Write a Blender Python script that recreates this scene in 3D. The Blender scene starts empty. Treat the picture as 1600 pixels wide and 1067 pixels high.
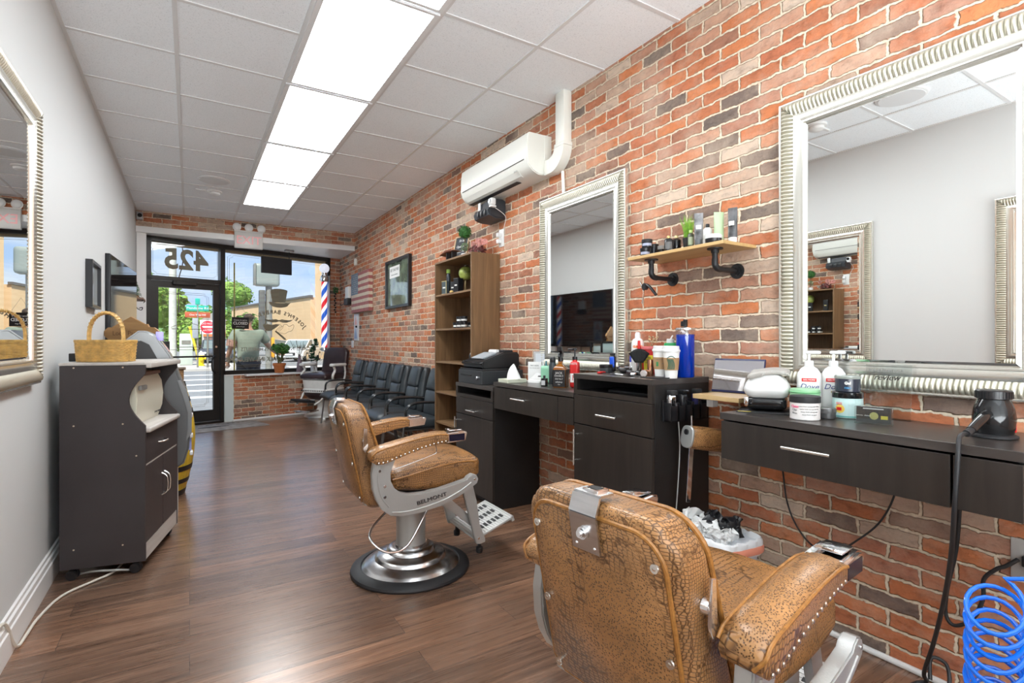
import bpy, bmesh, math, random
from mathutils import Vector, Matrix, noise as mnoise

PI = math.pi
SC = bpy.context.scene
COL = SC.collection
R = math.radians

# ------------------------------------------------------------------ camera
cam_data = bpy.data.cameras.new('camera')
cam = bpy.data.objects.new('camera', cam_data)
COL.objects.link(cam)
cam.location = (0, 0, 1.22)
cam.rotation_euler = (R(90), 0, R(-31.63))
cam_data.sensor_width = 36
cam_data.lens = 818 * 36 / 1600
cam_data.clip_start = 0.02
cam_data.clip_end = 600
SC.camera = cam

# ------------------------------------------------------------------ colour management and integrator
vs = SC.view_settings
vs.view_transform = 'Standard'
vs.look = 'None'
vs.gamma = 1
vs.exposure = 1.27
vs.use_curve_mapping = False
SC.cycles.use_denoising = True
SC.cycles.max_bounces = 14
SC.cycles.diffuse_bounces = 9
SC.cycles.glossy_bounces = 5
SC.cycles.transmission_bounces = 6
SC.cycles.transparent_max_bounces = 10
SC.cycles.sample_clamp_indirect = 8
SC.cycles.caustics_reflective = False
SC.cycles.caustics_refractive = False

PANEL_STRENGTH = 5.6      # ceiling light diffusers
SKY_STRENGTH = 0.76

# ------------------------------------------------------------------ world: blue sky with soft clouds
world = bpy.data.worlds.new('sky')
SC.world = world
world.use_nodes = True
wt = world.node_tree
wt.nodes.clear()
def wn(t, **k):
    n = wt.nodes.new(t)
    for a, v in k.items(): setattr(n, a, v)
    return n
w_out = wn('ShaderNodeOutputWorld'); w_bg = wn('ShaderNodeBackground')
w_tc = wn('ShaderNodeTexCoord'); w_sep = wn('ShaderNodeSeparateXYZ')
wt.links.new(w_tc.outputs['Generated'], w_sep.inputs[0])
w_ramp = wn('ShaderNodeValToRGB')
w_ramp.color_ramp.elements[0].position = 0.0
w_ramp.color_ramp.elements[0].color = (0.36, 0.47, 0.66, 1)
w_ramp.color_ramp.elements[1].position = 0.55
w_ramp.color_ramp.elements[1].color = (0.17, 0.30, 0.58, 1)
wt.links.new(w_sep.outputs['Z'], w_ramp.inputs[0])
w_map = wn('ShaderNodeMapping'); w_map.inputs['Scale'].default_value = (2.2, 2.2, 7.0)
w_map.inputs['Location'].default_value = (0.35, 0.1, 0.2)
w_noise = wn('ShaderNodeTexNoise'); w_noise.inputs['Scale'].default_value = 1.6
w_noise.inputs['Detail'].default_value = 7
wt.links.new(w_tc.outputs['Generated'], w_map.inputs[0])
wt.links.new(w_map.outputs[0], w_noise.inputs['Vector'])
w_cr = wn('ShaderNodeValToRGB')
w_cr.color_ramp.elements[0].position = 0.44
w_cr.color_ramp.elements[1].position = 0.66
wt.links.new(w_noise.outputs[0], w_cr.inputs[0])
w_mix = wn('ShaderNodeMix', data_type='RGBA')
wt.links.new(w_cr.outputs[0], w_mix.inputs[0])
wt.links.new(w_ramp.outputs[0], w_mix.inputs[6])
w_mix.inputs[7].default_value = (0.56, 0.59, 0.64, 1)
wt.links.new(w_mix.outputs[2], w_bg.inputs[0])
w_bg.inputs[1].default_value = SKY_STRENGTH
wt.links.new(w_bg.outputs[0], w_out.inputs[0])

# ------------------------------------------------------------------ sun, behind the shop: lights the street and the houses opposite
sun_d = bpy.data.lights.new('sun', 'SUN')
sun_d.energy = 3.1
sun_d.angle = R(1.5)
sun_d.color = (1.0, 0.95, 0.87)
sun = bpy.data.objects.new('sun', sun_d)
COL.objects.link(sun)
sun.rotation_euler = (R(36), 0, R(-28))

# added fill light behind the camera, no lamp of the shop; brightens the ceiling
fl_d = bpy.data.lights.new('ceiling_fill', 'AREA'); fl_d.shape = 'RECTANGLE'; fl_d.size = 2.2; fl_d.size_y = 2.6
fl_d.energy = 96; fl_d.color = (.90, .965, 1.0)
fl = bpy.data.objects.new('ceiling_fill', fl_d); COL.objects.link(fl)
fl.location = (0.30, -1.45, 1.15); fl.rotation_euler = (R(172), R(8), 0)

# ================================================================== materials
def nodes(m):
    m.use_nodes = True
    nt = m.node_tree
    return nt, nt.nodes['Principled BSDF']
_cache = {}
def mat(name, color=(.8,.8,.8), rough=.5, metal=0.0, var=0.0, vscale=8.0, bump=0.0, bscale=60.0, coat=0.0,
        emit=None, estr=0.0, spec=None, trans=0.0, alpha=1.0, ior=None, stretch=None):
    if name in _cache: return _cache[name]
    m = bpy.data.materials.new(name); nt, b = nodes(m)
    c = (*color, 1)
    b.inputs['Base Color'].default_value = c
    b.inputs['Roughness'].default_value = rough
    b.inputs['Metallic'].default_value = metal
    if coat: b.inputs['Coat Weight'].default_value = coat; b.inputs['Coat Roughness'].default_value = .08
    if spec is not None: b.inputs['Specular IOR Level'].default_value = spec
    if trans: b.inputs['Transmission Weight'].default_value = trans
    if ior: b.inputs['IOR'].default_value = ior
    if alpha < 1: b.inputs['Alpha'].default_value = alpha
    if emit: b.inputs['Emission Color'].default_value = (*emit, 1); b.inputs['Emission Strength'].default_value = estr
    tc = None
    def vec():
        tcn = nt.nodes.new('ShaderNodeTexCoord')
        if stretch:
            mp = nt.nodes.new('ShaderNodeMapping'); mp.inputs['Scale'].default_value = stretch
            nt.links.new(tcn.outputs['Object'], mp.inputs[0]); return mp.outputs[0]
        return tcn.outputs['Object']
    if var or bump: tc = vec()
    if var:
        n = nt.nodes.new('ShaderNodeTexNoise'); n.inputs['Scale'].default_value = vscale; n.inputs['Detail'].default_value = 5
        nt.links.new(tc, n.inputs['Vector'])
        r = nt.nodes.new('ShaderNodeValToRGB')
        r.color_ramp.elements[0].position = .3; r.color_ramp.elements[1].position = .7
        r.color_ramp.elements[0].color = tuple(max(0, x*(1-var)) for x in color)+(1,)
        r.color_ramp.elements[1].color = tuple(min(1, x*(1+var)) for x in color)+(1,)
        nt.links.new(n.outputs[0], r.inputs[0]); nt.links.new(r.outputs[0], b.inputs['Base Color'])
    if bump:
        n = nt.nodes.new('ShaderNodeTexNoise'); n.inputs['Scale'].default_value = bscale; n.inputs['Detail'].default_value = 4
        nt.links.new(tc, n.inputs['Vector'])
        bp = nt.nodes.new('ShaderNodeBump'); bp.inputs['Strength'].default_value = bump; bp.inputs['Distance'].default_value = .01
        nt.links.new(n.outputs[0], bp.inputs['Height']); nt.links.new(bp.outputs[0], b.inputs['Normal'])
    _cache[name] = m
    return m

def ramp(nt, stops, const=False):
    r = nt.nodes.new('ShaderNodeValToRGB'); cr = r.color_ramp
    if const: cr.interpolation = 'CONSTANT'
    while len(cr.elements) < len(stops): cr.elements.new(.5)
    for e, (p, c) in zip(cr.elements, stops):
        e.position = p; e.color = (*c, 1) if len(c) == 3 else c
    return r
def lk(nt, a, b): nt.links.new(a, b)
def nd(nt, t, ins=None, **k):
    n = nt.nodes.new(t)
    for a, v in k.items(): setattr(n, a, v)
    for a, v in (ins or {}).items(): n.inputs[a].default_value = v
    return n
def mixc(nt, fac, a, b, mode='MIX'):
    n = nt.nodes.new('ShaderNodeMix'); n.data_type = 'RGBA'; n.blend_type = mode
    for s, i in ((fac, 0), (a, 6), (b, 7)):
        if isinstance(s, (int, float)): n.inputs[i].default_value = s
        elif isinstance(s, tuple): n.inputs[i].default_value = s if len(s) == 4 else (*s, 1)
        else: nt.links.new(s, n.inputs[i])
    return n.outputs[2]

def brick_mat(name, u, v, rough=.85):
    """reclaimed brick; u, v name the object axes along and up the wall"""
    m = bpy.data.materials.new(name); nt, b = nodes(m)
    tc = nd(nt, 'ShaderNodeTexCoord'); sp = nd(nt, 'ShaderNodeSeparateXYZ'); lk(nt, tc.outputs['Object'], sp.inputs[0])
    cb = nd(nt, 'ShaderNodeCombineXYZ'); lk(nt, sp.outputs[u], cb.inputs[0]); lk(nt, sp.outputs[v], cb.inputs[1])
    ns = nd(nt, 'ShaderNodeTexNoise', {'Scale': 22, 'Detail': 2}); lk(nt, cb.outputs[0], ns.inputs['Vector'])
    sub = nd(nt, 'ShaderNodeVectorMath', operation='SUBTRACT'); lk(nt, ns.outputs['Color'], sub.inputs[0]); sub.inputs[1].default_value = (.5,.5,.5)
    scl = nd(nt, 'ShaderNodeVectorMath', operation='SCALE'); lk(nt, sub.outputs[0], scl.inputs[0]); scl.inputs['Scale'].default_value = .022
    ns2 = nd(nt, 'ShaderNodeTexNoise', {'Scale': 90, 'Detail': 3}); lk(nt, cb.outputs[0], ns2.inputs['Vector'])
    sub2 = nd(nt, 'ShaderNodeVectorMath', operation='SUBTRACT'); lk(nt, ns2.outputs['Color'], sub2.inputs[0]); sub2.inputs[1].default_value = (.5,.5,.5)
    scl2 = nd(nt, 'ShaderNodeVectorMath', operation='SCALE'); lk(nt, sub2.outputs[0], scl2.inputs[0]); scl2.inputs['Scale'].default_value = .009
    ad = nd(nt, 'ShaderNodeVectorMath', operation='ADD'); lk(nt, cb.outputs[0], ad.inputs[0]); lk(nt, scl.outputs[0], ad.inputs[1])
    ad2 = nd(nt, 'ShaderNodeVectorMath', operation='ADD'); lk(nt, ad.outputs[0], ad2.inputs[0]); lk(nt, scl2.outputs[0], ad2.inputs[1])
    br = nd(nt, 'ShaderNodeTexBrick', {'Color1': (0,0,0,1), 'Color2': (1,1,1,1), 'Mortar': (.5,.5,.5,1), 'Scale': 1.0,
            'Mortar Size': .0078, 'Mortar Smooth': .55, 'Bias': 0.0, 'Brick Width': .212, 'Row Height': .0642})
    br.offset = .5; br.squash = 1.0
    lk(nt, ad2.outputs[0], br.inputs['Vector'])
    cr = ramp(nt, [(0, (.16,.125,.105)), (.12, (.22,.15,.12)), (.2, (.43,.16,.085)), (.34, (.50,.17,.075)),
                   (.48, (.56,.20,.085)), (.60, (.46,.155,.08)), (.72, (.40,.19,.13)), (.82, (.50,.27,.18)), (.92, (.46,.33,.25)), (1, (.60,.47,.37))])
    lk(nt, br.outputs['Color'], cr.inputs[0])
    # streaks and burnt spots inside each brick
    mp = nd(nt, 'ShaderNodeMapping', {'Scale': (11, 20, 1)}); lk(nt, cb.outputs[0], mp.inputs[0])
    n3 = nd(nt, 'ShaderNodeTexNoise', {'Scale': 1.3, 'Detail': 6, 'Roughness': .65}); lk(nt, mp.outputs[0], n3.inputs['Vector'])
    r3 = ramp(nt, [(.28, (.50,.46,.44)), (.48, (1,1,1)), (.62, (1.15,1.1,1.05)), (.78, (1.45,1.5,1.5))]); lk(nt, n3.outputs[0], r3.inputs[0])
    c1 = mixc(nt, .8, cr.outputs[0], r3.outputs[0], 'MULTIPLY')
    # old whitewash / lime haze in soft patches
    n4 = nd(nt, 'ShaderNodeTexNoise', {'Scale': 2.6, 'Detail': 8, 'Roughness': .7}); lk(nt, cb.outputs[0], n4.inputs['Vector'])
    r4 = ramp(nt, [(.46, (0,0,0)), (.74, (.60,.60,.60))]); lk(nt, n4.outputs[0], r4.inputs[0])
    c2 = mixc(nt, r4.outputs[0], c1, (.68,.54,.42))
    n5 = nd(nt, 'ShaderNodeTexNoise', {'Scale': 40, 'Detail': 5}); lk(nt, cb.outputs[0], n5.inputs['Vector'])
    r5 = ramp(nt, [(.35, (.62,.50,.37)), (.7, (.86,.74,.57))]); lk(nt, n5.outputs[0], r5.inputs[0])
    c3 = mixc(nt, br.outputs['Fac'], c2, r5.outputs[0])
    lk(nt, c3, b.inputs['Base Color'])
    b.inputs['Roughness'].default_value = rough
    b.inputs['Specular IOR Level'].default_value = .25
    hm = nd(nt, 'ShaderNodeMath', operation='MULTIPLY_ADD'); lk(nt, br.outputs['Fac'], hm.inputs[0]); hm.inputs[1].default_value = -1.0
    nm = nd(nt, 'ShaderNodeMath', operation='MULTIPLY'); lk(nt, n5.outputs[0], nm.inputs[0]); nm.inputs[1].default_value = .55
    lk(nt, nm.outputs[0], hm.inputs[2])
    bp = nd(nt, 'ShaderNodeBump', {'Strength': .9, 'Distance': .011}); lk(nt, hm.outputs[0], bp.inputs['Height'])
    lk(nt, bp.outputs[0], b.inputs['Normal'])
    return m

def floor_mat():
    m = bpy.data.materials.new('vinyl_plank'); nt, b = nodes(m)
    tc = nd(nt, 'ShaderNodeTexCoord')
    br = nd(nt, 'ShaderNodeTexBrick', {'Color1': (0,0,0,1), 'Color2': (1,1,1,1), 'Mortar': (.5,.5,.5,1), 'Scale': 1.0,
            'Mortar Size': .0012, 'Mortar Smooth': .2, 'Bias': 0, 'Brick Width': 1.22, 'Row Height': .15})
    br.offset = .37; lk(nt, tc.outputs['Object'], br.inputs['Vector'])
    # shift the grain from plank to plank
    sp = nd(nt, 'ShaderNodeSeparateXYZ'); lk(nt, tc.outputs['Object'], sp.inputs[0])
    ma = nd(nt, 'ShaderNodeMath', operation='MULTIPLY'); lk(nt, br.outputs['Color'], ma.inputs[0]); ma.inputs[1].default_value = 7.3
    mx = nd(nt, 'ShaderNodeMath', operation='ADD'); lk(nt, sp.outputs['X'], mx.inputs[0]); lk(nt, ma.outputs[0], mx.inputs[1])
    cb = nd(nt, 'ShaderNodeCombineXYZ'); lk(nt, mx.outputs[0], cb.inputs[0]); lk(nt, sp.outputs['Y'], cb.inputs[1]); lk(nt, ma.outputs[0], cb.inputs[2])
    mp = nd(nt, 'ShaderNodeMapping', {'Scale': (1.1, 20, 1)}); lk(nt, cb.outputs[0], mp.inputs[0])
    n1 = nd(nt, 'ShaderNodeTexNoise', {'Scale': 1.6, 'Detail': 8, 'Roughness': .62, 'Distortion': .6}); lk(nt, mp.outputs[0], n1.inputs['Vector'])
    cr = ramp(nt, [(.25, (.070,.038,.024)), (.42, (.140,.080,.052)), (.55, (.215,.128,.086)), (.68, (.30,.185,.128)), (.82, (.40,.26,.185))])
    lk(nt, n1.outputs[0], cr.inputs[0])
    tint = ramp(nt, [(0, (.68,.66,.66)), (.5, (.95,.93,.92)), (1, (1.3,1.2,1.12))]); lk(nt, br.outputs['Color'], tint.inputs[0])
    c1 = mixc(nt, 1.0, cr.outputs[0], tint.outputs[0], 'MULTIPLY')
    # grey dusty film, and a worn scuff beside the first chair
    n2 = nd(nt, 'ShaderNodeTexNoise', {'Scale': 1.1, 'Detail': 5, 'Roughness': .6}); lk(nt, tc.outputs['Object'], n2.inputs['Vector'])
    r2 = ramp(nt, [(.4, (0,0,0)), (.75, (.35,.35,.35))]); lk(nt, n2.outputs[0], r2.inputs[0])
    c2 = mixc(nt, r2.outputs[0], c1, (.20,.145,.115))
    c3 = mixc(nt, br.outputs['Fac'], c2, (.02,.012,.009))
    lk(nt, c3, b.inputs['Base Color'])
    mp3 = nd(nt, 'ShaderNodeMapping', {'Scale': (2.5, 60, 1)}); lk(nt, cb.outputs[0], mp3.inputs[0])
    n3 = nd(nt, 'ShaderNodeTexNoise', {'Scale': 2.0, 'Detail': 6}); lk(nt, mp3.outputs[0], n3.inputs['Vector'])
    rr = nd(nt, 'ShaderNodeMapRange', {'From Min': .3, 'From Max': .7, 'To Min': .24, 'To Max': .36}); lk(nt, n3.outputs[0], rr.inputs[0])
    lk(nt, rr.outputs[0], b.inputs['Roughness'])
    b.inputs['Specular IOR Level'].default_value = .6; b.inputs['Specular Tint'].default_value = (1,.86,.76,1); b.inputs['Coat Weight'].default_value = .8; b.inputs['Coat Roughness'].default_value = .22; b.inputs['Coat IOR'].default_value = 1.55; b.inputs['Coat Tint'].default_value = (1,.93,.86,1)
    h = nd(nt, 'ShaderNodeMath', operation='SUBTRACT'); lk(nt, n3.outputs[0], h.inputs[0]); lk(nt, br.outputs['Fac'], h.inputs[1])
    bp = nd(nt, 'ShaderNodeBump', {'Strength': .22, 'Distance': .003}); lk(nt, h.outputs[0], bp.inputs['Height']); lk(nt, bp.outputs[0], b.inputs['Normal'])
    return m

def wood_mat(name, dark, light, axis='z', scale=1.0, rough=.45, rings=14.0, contrast=1.0):
    m = bpy.data.materials.new(name); nt, b = nodes(m)
    tc = nd(nt, 'ShaderNodeTexCoord')
    s = {'x': (1.2, rings, rings), 'y': (rings, 1.2, rings), 'z': (rings, rings, 1.2)}[axis]
    mp = nd(nt, 'ShaderNodeMapping', {'Scale': tuple(x*scale for x in s)}); lk(nt, tc.outputs['Object'], mp.inputs[0])
    n1 = nd(nt, 'ShaderNodeTexNoise', {'Scale': 1.5, 'Detail': 8, 'Roughness': .6, 'Distortion': .8}); lk(nt, mp.outputs[0], n1.inputs['Vector'])
    cr = ramp(nt, [(.5-.22/contrast, dark), (.5+.22/contrast, light)]); lk(nt, n1.outputs[0], cr.inputs[0])
    lk(nt, cr.outputs[0], b.inputs['Base Color']); b.inputs['Roughness'].default_value = rough
    bp = nd(nt, 'ShaderNodeBump', {'Strength': .08, 'Distance': .003}); lk(nt, n1.outputs[0], bp.inputs['Height']); lk(nt, bp.outputs[0], b.inputs['Normal'])
    return m

def croc_mat(name, base=(.40,.20,.075), dark=(.06,.022,.004), rows=(120, 70, 140), pits=190, band=(2, 8, 3), rough=.36, thr=.53):
    """embossed crocodile leather: rows of plates beside fields of small dark pits"""
    m = bpy.data.materials.new(name); nt, b = nodes(m)
    tc = nd(nt, 'ShaderNodeTexCoord')
    nz = nd(nt, 'ShaderNodeTexNoise', {'Scale': 6, 'Detail': 2}); lk(nt, tc.outputs['Object'], nz.inputs['Vector'])
    sb = nd(nt, 'ShaderNodeVectorMath', operation='SUBTRACT'); lk(nt, nz.outputs['Color'], sb.inputs[0]); sb.inputs[1].default_value = (.5,.5,.5)
    sc = nd(nt, 'ShaderNodeVectorMath', operation='SCALE'); lk(nt, sb.outputs[0], sc.inputs[0]); sc.inputs['Scale'].default_value = .05
    ad = nd(nt, 'ShaderNodeVectorMath', operation='ADD'); lk(nt, tc.outputs['Object'], ad.inputs[0]); lk(nt, sc.outputs[0], ad.inputs[1])
    mp = nd(nt, 'ShaderNodeMapping', {'Scale': rows}); lk(nt, ad.outputs[0], mp.inputs[0])
    v1 = nd(nt, 'ShaderNodeTexVoronoi', {'Scale': 1.0, 'Randomness': .38}, feature='DISTANCE_TO_EDGE'); lk(nt, mp.outputs[0], v1.inputs['Vector'])
    mp2 = nd(nt, 'ShaderNodeMapping', {'Scale': (pits, pits, pits)}); lk(nt, ad.outputs[0], mp2.inputs[0])
    v2 = nd(nt, 'ShaderNodeTexVoronoi', {'Scale': 1.0, 'Randomness': .75}, feature='F1'); lk(nt, mp2.outputs[0], v2.inputs['Vector'])
    mb = nd(nt, 'ShaderNodeMapping', {'Scale': band}); lk(nt, tc.outputs['Object'], mb.inputs[0])
    nb = nd(nt, 'ShaderNodeTexNoise', {'Scale': 1.0, 'Detail': 1.5}); lk(nt, mb.outputs[0], nb.inputs['Vector'])
    rb = ramp(nt, [(thr-.03, (0,0,0)), (thr+.03, (1,1,1))]); lk(nt, nb.outputs[0], rb.inputs[0])
    r1 = ramp(nt, [(.02, (0,0,0)), (.16, (1,1,1))]); lk(nt, v1.outputs['Distance'], r1.inputs[0])
    r2 = ramp(nt, [(.24, (0,0,0)), (.48, (1,1,1))]); lk(nt, v2.outputs['Distance'], r2.inputs[0])
    sel = mixc(nt, rb.outputs[0], r1.outputs[0], r2.outputs[0])
    n5 = nd(nt, 'ShaderNodeTexNoise', {'Scale': 7, 'Detail': 5}); lk(nt, tc.outputs['Object'], n5.inputs['Vector'])
    rc = ramp(nt, [(.3, tuple(x*.72 for x in base)), (.7, tuple(min(1, x*1.28) for x in base))]); lk(nt, n5.outputs[0], rc.inputs[0])
    c = mixc(nt, sel, dark, rc.outputs[0]); c = mixc(nt, .88, rc.outputs[0], c)
    lk(nt, c, b.inputs['Base Color']); b.inputs['Roughness'].default_value = rough
    b.inputs['Coat Weight'].default_value = .3; b.inputs['Coat Roughness'].default_value = .25
    bp = nd(nt, 'ShaderNodeBump', {'Strength': .55, 'Distance': .0018}); lk(nt, sel, bp.inputs['Height']); lk(nt, bp.outputs[0], b.inputs['Normal'])
    return m

def ceiling_mat():
    m = bpy.data.materials.new('ceiling_tile'); nt, b = nodes(m)
    tc = nd(nt, 'ShaderNodeTexCoord')
    n = nd(nt, 'ShaderNodeTexNoise', {'Scale': 130, 'Detail': 3, 'Roughness': .7}); lk(nt, tc.outputs['Object'], n.inputs['Vector'])
    r = ramp(nt, [(.30, (.62,.65,.67)), (.40, (.87,.91,.94)), (.6, (.92,.955,.985))]); lk(nt, n.outputs[0], r.inputs[0])
    lk(nt, r.outputs[0], b.inputs['Base Color']); b.inputs['Roughness'].default_value = .9
    bp = nd(nt, 'ShaderNodeBump', {'Strength': .3, 'Distance': .004}); lk(nt, n.outputs[0], bp.inputs['Height']); lk(nt, bp.outputs[0], b.inputs['Normal'])
    return m

def glass_mat(name, refl=.05, tint=(.97,.99,.98)):
    m = bpy.data.materials.new(name); m.use_nodes = True; nt = m.node_tree; nt.nodes.clear()
    o = nd(nt, 'ShaderNodeOutputMaterial'); mx = nd(nt, 'ShaderNodeMixShader', {0: refl})
    t = nd(nt, 'ShaderNodeBsdfTransparent', {'Color': (*tint, 1)}); g = nd(nt, 'ShaderNodeBsdfGlossy', {'Roughness': .01})
    lk(nt, t.outputs[0], mx.inputs[1]); lk(nt, g.outputs[0], mx.inputs[2]); lk(nt, mx.outputs[0], o.inputs[0])
    return m

def leaf_mat(name, a, b_):
    return mat(name, tuple((x+y)/2 for x, y in zip(a, b_)), .6, var=.45, vscale=30)

# ================================================================== mesh builder
class B:
    def __init__(s): s.bm = bmesh.new(); s.mi = 0
    def add(s, t, M=None):
        if M is not None: bmesh.ops.transform(t, matrix=M, verts=t.verts)
        for f in t.faces: f.material_index = s.mi
        me = bpy.data.meshes.new('tmp'); t.to_mesh(me); t.free()
        s.bm.from_mesh(me); bpy.data.meshes.remove(me)
        return s
    def m(s, i): s.mi = i; return s
    def bx(s, x0, x1, y0, y1, z0, z1, bev=0, seg=2, M=None):
        t = bmesh.new(); bmesh.ops.create_cube(t, size=1)
        bmesh.ops.scale(t, vec=(x1-x0, y1-y0, z1-z0), verts=t.verts)
        if bev: bmesh.ops.bevel(t, geom=t.edges[:], offset=bev, segments=seg, affect='EDGES', profile=.5)
        bmesh.ops.translate(t, vec=((x0+x1)/2, (y0+y1)/2, (z0+z1)/2), verts=t.verts)
        return s.add(t, M)
    def box(s, c, d, bev=0, seg=2, M=None):
        return s.bx(c[0]-d[0]/2, c[0]+d[0]/2, c[1]-d[1]/2, c[1]+d[1]/2, c[2]-d[2]/2, c[2]+d[2]/2, bev, seg, M)
    def cyl(s, p0, p1, r0, r1=None, seg=20, bev=0):
        p0, p1 = Vector(p0), Vector(p1); r1 = r0 if r1 is None else r1
        d = p1-p0; L = d.length
        t = bmesh.new(); bmesh.ops.create_cone(t, cap_ends=True, segments=seg, radius1=r0, radius2=r1, depth=L)
        if bev:
            es = [e for e in t.edges if abs(e.verts[0].co.z-e.verts[1].co.z) < 1e-6]
            bmesh.ops.bevel(t, geom=es, offset=bev, segments=2, affect='EDGES')
        M = Matrix.Translation((p0+p1)/2) @ d.to_track_quat('Z', 'Y').to_matrix().to_4x4()
        return s.add(t, M)
    def lathe(s, prof, c=(0,0,0), seg=32, M=None, sq=None):
        """prof: [(r, z)...]; sq=(n, a, b) makes a super-ellipse section"""
        t = bmesh.new(); rings = []
        for r, z in prof:
            ring = []
            for k in range(seg):
                a = 2*PI*k/seg; ca, sa = math.cos(a), math.sin(a)
                if sq:
                    n, A, Bb = sq
                    q = (abs(ca)**n+abs(sa)**n)**(-1/n); ca, sa = ca*q*A, sa*q*Bb
                ring.append(t.verts.new((r*ca, r*sa, z)))
            rings.append(ring)
        for i in range(len(rings)-1):
            for k in range(seg):
                a, b = rings[i], rings[i+1]
                t.faces.new((a[k], a[(k+1) % seg], b[(k+1) % seg], b[k]))
        if prof[0][0] > 1e-5: t.faces.new(rings[0][::-1])
        if prof[-1][0] > 1e-5: t.faces.new(rings[-1])
        bmesh.ops.remove_doubles(t, verts=t.verts, dist=1e-6)
        bmesh.ops.translate(t, vec=c, verts=t.verts)
        return s.add(t, M)
    def sph(s, c, r, seg=20, rings=12, sc=(1,1,1), M=None):
        t = bmesh.new(); bmesh.ops.create_uvsphere(t, u_segments=seg, v_segments=rings, radius=r)
        bmesh.ops.scale(t, vec=sc, verts=t.verts); bmesh.ops.translate(t, vec=c, verts=t.verts)
        return s.add(t, M)
    def prism(s, poly, axis, a, b, bev=0, seg=2, M=None):
        """poly in the two other axes in order (x: (y,z); y: (x,z); z: (x,y))"""
        t = bmesh.new()
        def P(p, h):
            return {'x': (h, p[0], p[1]), 'y': (p[0], h, p[1]), 'z': (p[0], p[1], h)}[axis]
        v0 = [t.verts.new(P(p, a)) for p in poly]; v1 = [t.verts.new(P(p, b)) for p in poly]
        f0 = t.faces.new(v0); f1 = t.faces.new(v1[::-1])
        n = len(poly)
        for i in range(n): t.faces.new((v0[(i+1) % n], v0[i], v1[i], v1[(i+1) % n]))
        bmesh.ops.recalc_face_normals(t, faces=t.faces[:])
        if bev:
            es = [e for e in t.edges if (e.verts[0] in v0 and e.verts[1] in v0) or (e.verts[0] in v1 and e.verts[1] in v1)]
            bmesh.ops.bevel(t, geom=es, offset=bev, segments=seg, affect='EDGES')
        return s.add(t, M)
    def tube(s, pts, r, seg=10, smooth=True, closed=False, cuts=6, taper=None, flat=None):
        P = [Vector(p) for p in pts]
        if smooth and len(P) > 2:
            Q = []; n = len(P); rng = n if closed else n-1
            for i in range(rng):
                p0 = P[(i-1) % n] if closed or i > 0 else P[0]; p1 = P[i]; p2 = P[(i+1) % n]
                p3 = P[(i+2) % n] if closed or i+2 < n else P[-1]
                for k in range(cuts):
                    u = k/cuts
                    Q.append(.5*((2*p1)+(p2-p0)*u+(2*p0-5*p1+4*p2-p3)*u*u+(3*p1-p0-3*p2+p3)*u**3))
            if not closed: Q.append(P[-1])
            P = Q
        t = bmesh.new(); n = len(P); rings = []; up = None
        for i, p in enumerate(P):
            if closed: d = P[(i+1) % n]-P[i-1]
            else: d = P[min(i+1, n-1)]-P[max(i-1, 0)]
            if d.length < 1e-9: d = Vector((0,0,1))
            d.normalize()
            if up is None:
                up = Vector((0,0,1)) if abs(d.z) < .9 else Vector((1,0,0))
            x = up.cross(d)
            if x.length < 1e-6: x = d.orthogonal()
            x.normalize(); y = d.cross(x); up = y
            rr = r if taper is None else r*(taper(i/(max(n-1, 1))))
            fx, fy = flat or (1, 1)
            rings.append([t.verts.new(p+x*(rr*fx*math.cos(2*PI*k/seg))+y*(rr*fy*math.sin(2*PI*k/seg))) for k in range(seg)])
        for i in range(n if closed else n-1):
            a, b = rings[i], rings[(i+1) % n]
            for k in range(seg): t.faces.new((a[k], a[(k+1) % seg], b[(k+1) % seg], b[k]))
        if not closed: t.faces.new(rings[0][::-1]); t.faces.new(rings[-1])
        bmesh.ops.recalc_face_normals(t, faces=t.faces[:])
        return s.add(t)
    def rbox(s, c, d, r, n=6, f=None, M=None, sub=None):
        """soft box with rounded edges of radius r; f(co) deforms it after, in centred coordinates"""
        t = bmesh.new(); bmesh.ops.create_cube(t, size=2)
        bmesh.ops.subdivide_edges(t, edges=t.edges[:], cuts=n*2+1 if sub is None else sub, use_grid_fill=True)
        h = Vector(d)/2
        for v in t.verts:
            co = Vector([math.copysign(1-(1-abs(q))**1.0, q) for q in v.co])
            p = Vector((co.x*h.x, co.y*h.y, co.z*h.z))
            i = Vector([max(-(h[k]-r), min(h[k]-r, p[k])) for k in range(3)])
            dlt = p-i
            # push verts lying in the border onto the round
            if dlt.length > 1e-9:
                v.co = i+dlt.normalized()*r
            else: v.co = p
        for v in t.verts:
            if f: v.co = Vector(f(v.co))
        bmesh.ops.translate(t, vec=c, verts=t.verts)
        return s.add(t, M)
    def faces(s, vs_, fs, M=None):
        t = bmesh.new(); V = [t.verts.new(v) for v in vs_]
        for f in fs: t.faces.new([V[i] for i in f])
        bmesh.ops.recalc_face_normals(t, faces=t.faces[:])
        return s.add(t, M)
    def out(s, name, mats, parent=None, smooth=38, loc=None, rot=None):
        me = bpy.data.meshes.new(name); s.bm.to_mesh(me); s.bm.free()
        for mm in (mats if isinstance(mats, (list, tuple)) else [mats]): me.materials.append(mm)
        if smooth:
            for p in me.polygons: p.use_smooth = True
            try: me.set_sharp_from_angle(angle=R(smooth))
            except Exception: pass
        o = bpy.data.objects.new(name, me); COL.objects.link(o)
        if parent is not None: o.parent = parent
        if loc is not None: o.location = loc
        if rot is not None: o.rotation_euler = rot
        return o

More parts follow.
